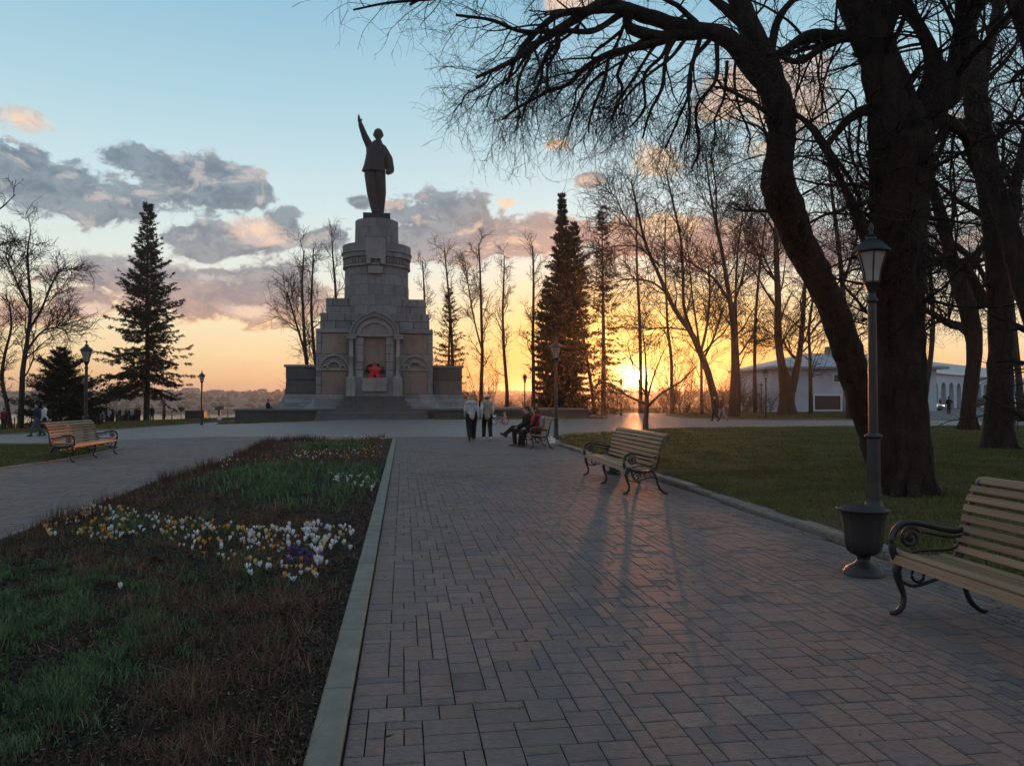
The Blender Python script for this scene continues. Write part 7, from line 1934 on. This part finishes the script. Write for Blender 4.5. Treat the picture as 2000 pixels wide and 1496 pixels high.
for (px, t_, l_, ps, lab) in crowd:
    Y = 88 + rc.uniform(-2, 2.5); x = P(px, 780, Y)[0]
    person(lab, (x, Y, terrain_z(x, Y) - 0.05), rc.uniform(-1, 1) + rc.choice([0, PI]), rc.uniform(1.6, 1.85), ps, t_, l_, rc.choice(['hair_dark', 'hair_blond', 'hair_dark']), vox=0.05, group='crowd by the river railing', coat_len=0.08, loose=1.25)
for (px, t_, l_, ps, lab, pk) in ((297, 'dark_blue', 'black', 'stand', 'person with a dark backpack standing just right of the spruce trunk', 'black'), (321, 'maroon', 'maroon', 'phone', 'lone person in a long dark red coat looking down, right of the crowd', None)):
    Y = 84; x = P(px, 780, Y)[0]
    person(lab, (x, Y, terrain_z(x, Y)), 0.2 if pk else 1.5, 1.76, ps, t_, l_, vox=0.035, pack=pk, coat_len=0.0 if pk else 0.35, group='crowd by the river railing')

# ================================================================ CROCUSES
def crocus_mesh(kind, seed):
    r = random.Random(seed); mb = MB(); mats = []
    hgt = 0.085 + r.uniform(-.015, .02); n = 6
    lean = (r.uniform(-.02, .02), r.uniform(-.02, .02))
    openf = {'closed': 0.25, 'half': 0.75, 'open': 1.4}[kind]
    V, Q, T, mi = [], [], [], []
    for k in range(4):
        a = k * PI / 2; V.append([0.0022 * math.cos(a), 0.0022 * math.sin(a), -0.005])
    for k in range(4):
        a = k * PI / 2; V.append([lean[0] + 0.0025 * math.cos(a), lean[1] + 0.0025 * math.sin(a), hgt * 0.55])
    for k in range(4): Q.append([k, (k + 1) % 4, 4 + (k + 1) % 4, 4 + k]); mi.append(0)
    z0 = hgt * 0.52; L = 0.050
    for k in range(n):
        a = 2 * PI * k / n + r.uniform(-.15, .15); c, s = math.cos(a), math.sin(a); sc_ = r.uniform(0.88, 1.08); b0 = len(V)
        rows = [(0.003, 0, 0.003), (0.010 + 0.006 * openf, 0.38 * L, 0.0085), (0.011 + 0.014 * openf, 0.72 * L, 0.0085), (0.006 + 0.022 * openf, (1.05 - 0.12 * openf) * L, 0.0008)]
        for (rr, z, w) in rows:
            rr *= sc_; w *= 1.15
            V.append([lean[0] + rr * c - w * s, lean[1] + rr * s + w * c, z0 + z * sc_]); V.append([lean[0] + rr * c + w * s, lean[1] + rr * s - w * c, z0 + z * sc_])
        for q in range(3): Q.append([b0 + q * 2, b0 + q * 2 + 1, b0 + q * 2 + 3, b0 + q * 2 + 2]); mi.append(1)
    return V, Q, mi
cm = {}
for col in ('petal_white', 'petal_gold', 'petal_cream', 'petal_purple'):
    for v, kd_ in enumerate(('closed', 'closed', 'half', 'open')):
        V, Q, mi = crocus_mesh(kd_, v * 7 + len(col)); me = np_mesh('crocus', V, Q, midx=mi); me.materials.append(M['stem_green']); me.materials.append(M[col]); cm[(col, v)] = me
W_, G_, C_, U_ = 'petal_white', 'petal_gold', 'petal_cream', 'petal_purple'
names = {W_: 'white', G_: 'golden', C_: 'cream', U_: 'purple'}
clumps = [([(555, 1045), (600, 1030), (690, 1040), (685, 1085), (640, 1135), (600, 1110), (560, 1080)], {W_: 52, C_: 3}, 'in the dense clump near the kerb', 'crocuses in the dense clump near the kerb', 1.15),
          ([(560, 1085), (640, 1080), (635, 1120), (560, 1120)], {U_: 14, G_: 4, W_: 3}, 'below the dense white clump near the kerb', 'crocuses below the dense white clump', 1.05),
          ([(470, 1040), (555, 1045), (545, 1085), (470, 1075)], {W_: 16, C_: 5, G_: 3}, 'left of the dense white clump', 'crocuses left of the dense white clump', 1.05),
          ([(280, 1015), (480, 1045), (460, 1090), (300, 1060)], {G_: 11, W_: 15, C_: 8}, 'in the scattered middle row of the bed', 'crocuses in the scattered middle row', 1.0),
          ([(75, 1040), (160, 1000), (250, 1000), (255, 1045), (90, 1065)], {G_: 18, W_: 16, C_: 8}, 'at the left end of the row by the bed edge', 'crocuses at the left end of the row', 1.05),
          ([(440, 1090), (520, 1100), (640, 1140), (600, 1160), (480, 1130)], {W_: 10, C_: 6, G_: 3}, 'scattered below the clumps on bare soil', 'crocuses scattered below the clumps', 0.9),
          ([(645, 925), (735, 930), (730, 965), (655, 950)], {W_: 26, C_: 2}, 'in the small clump beside the middle of the kerb', 'crocuses beside the middle of the kerb', 1.0),
          ([(560, 885), (750, 876), (745, 896), (580, 902)], {G_: 22, W_: 18}, 'in the far row near the end of the bed', 'crocuses in the far row', 1.0),
          ([(390, 915), (450, 895), (470, 905), (410, 930)], {W_: 16}, 'along the far left edge of the bed', 'crocuses along the far left edge', 1.0),
          ([(590, 853), (765, 857), (760, 864), (600, 860)], {W_: 14}, 'at the far tip of the bed', 'crocuses at the far tip of the bed', 1.0)]
rr_ = random.Random(12)
for (poly, cnt, where, grp, s) in clumps:
    pw = [gxy(*p) for p in poly]
    cs_ = [(rr_.uniform(min(p[0] for p in pw), max(p[0] for p in pw)), rr_.uniform(min(p[1] for p in pw), max(p[1] for p in pw))) for _ in range(9)]
    cs_ = [c for c in cs_ if inside(pw, *c)] or [(sum(p[0] for p in pw) / len(pw), sum(p[1] for p in pw) / len(pw))]
    for col, n in cnt.items():
        done = 0; tries = 0
        while done < n and tries < 4000:
            tries += 1
            c = rr_.choice(cs_); sg = 0.10 + 0.012 * c[1]
            x, y = (c[0] + rr_.gauss(0, sg), c[1] + rr_.gauss(0, sg * 1.6)) if rr_.random() < 0.35 else (rr_.uniform(min(p[0] for p in pw), max(p[0] for p in pw)), rr_.uniform(min(p[1] for p in pw), max(p[1] for p in pw)))
            if not inside(pw, x, y): continue
            o = bpy.data.objects.new('crocus', cm[(col, rr_.choice([0, 0, 1, 2, 3]))]); COL.objects.link(o)
            o.location = (x, y, 0.012); o.rotation_euler = (rr_.gauss(0, .16), rr_.gauss(0, .16), rr_.uniform(0, 6.28)); q = s * rr_.uniform(0.85, 1.3); o.scale = (q * 0.85, q * 0.85, q)
            props(o, '%s crocus %s' % (names[col], where), 'crocus', grp); done += 1
g = G(234, 1162); o = bpy.data.objects.new('crocus', cm[(W_, 1)]); COL.objects.link(o); o.location = (g[0], g[1], 0.012); props(o, 'single white crocus alone in the near part of the bed beside the green leaves', 'crocus')

# smaller blooms between the single flowers, too many to tell apart
def bloom_mass():
    by = {}
    zones = [([(80, 1040), (170, 1000), (260, 1000), (480, 1035), (560, 1040), (690, 1035), (660, 1100), (600, 1150), (480, 1110), (300, 1075), (150, 1062)], 330, (W_, W_, C_, G_)),
             ([(420, 905), (560, 883), (752, 876), (745, 897), (560, 903), (440, 925)], 130, (W_, G_, G_, C_)), ([(640, 922), (740, 928), (732, 968), (650, 955)], 50, (W_, W_, C_)), ([(540, 858), (765, 857), (758, 866), (560, 868)], 50, (W_, C_))]
    for poly, n, cols in zones:
        x, y = scatter(pxpoly(poly), n, 0, 2.7, 30)
        c_ = vnoise(x, y, 2.4, 77)
        for k in range(n):
            if rr_.random() > c_[k] * 2.2 - 0.3: continue
            by.setdefault(rr_.choice(cols), []).append((x[k], y[k]))
    for col, pts in by.items():
        VV, QQ, MI, n0 = [], [], [], 0
        for (x, y) in pts:
            V, Q, mi = crocus_mesh(rr_.choice(['closed', 'closed', 'half']), rr_.randrange(40)); V = np.array(V) * [0.8, 0.8, 0.85] * rr_.uniform(0.65, 1.0); a = rr_.uniform(0, 6.28)
            c, s_ = math.cos(a), math.sin(a); V = V @ np.array([[c, s_, 0], [-s_, c, 0], [rr_.gauss(0, .2), rr_.gauss(0, .2), 1]]) + [x, y, 0.012]
            VV.append(V); QQ.append(np.array(Q) + n0); MI += mi; n0 += len(V)
        me = np_mesh('flowers', np.concatenate(VV), np.concatenate(QQ), midx=MI); me.materials.append(M['stem_green']); me.materials.append(M[col])
        link('flowers', me, None, kind='stuff', label='small %s crocus buds dotted through the flower rows of the bed' % names[col], cat='flowers')
bloom_mass()

# ================================================================ AIR
hz = MB(); hz.box(-2600, 2600, -70, 2700, -17, 36)
hm2 = bpy.data.materials.new('haze'); hm2.use_nodes = True; hn = hm2.node_tree; hn.nodes.clear()
pv = hn.nodes.new('ShaderNodeVolumePrincipled'); pv.inputs['Color'].default_value = (0.93, 0.90, 0.90, 1); pv.inputs['Density'].default_value = 0.0003; pv.inputs['Anisotropy'].default_value = 0.84
ho = hn.nodes.new('ShaderNodeOutputMaterial'); hn.links.new(pv.outputs[0], ho.inputs['Volume'])
hz.build('haze', hm2, kind='stuff')
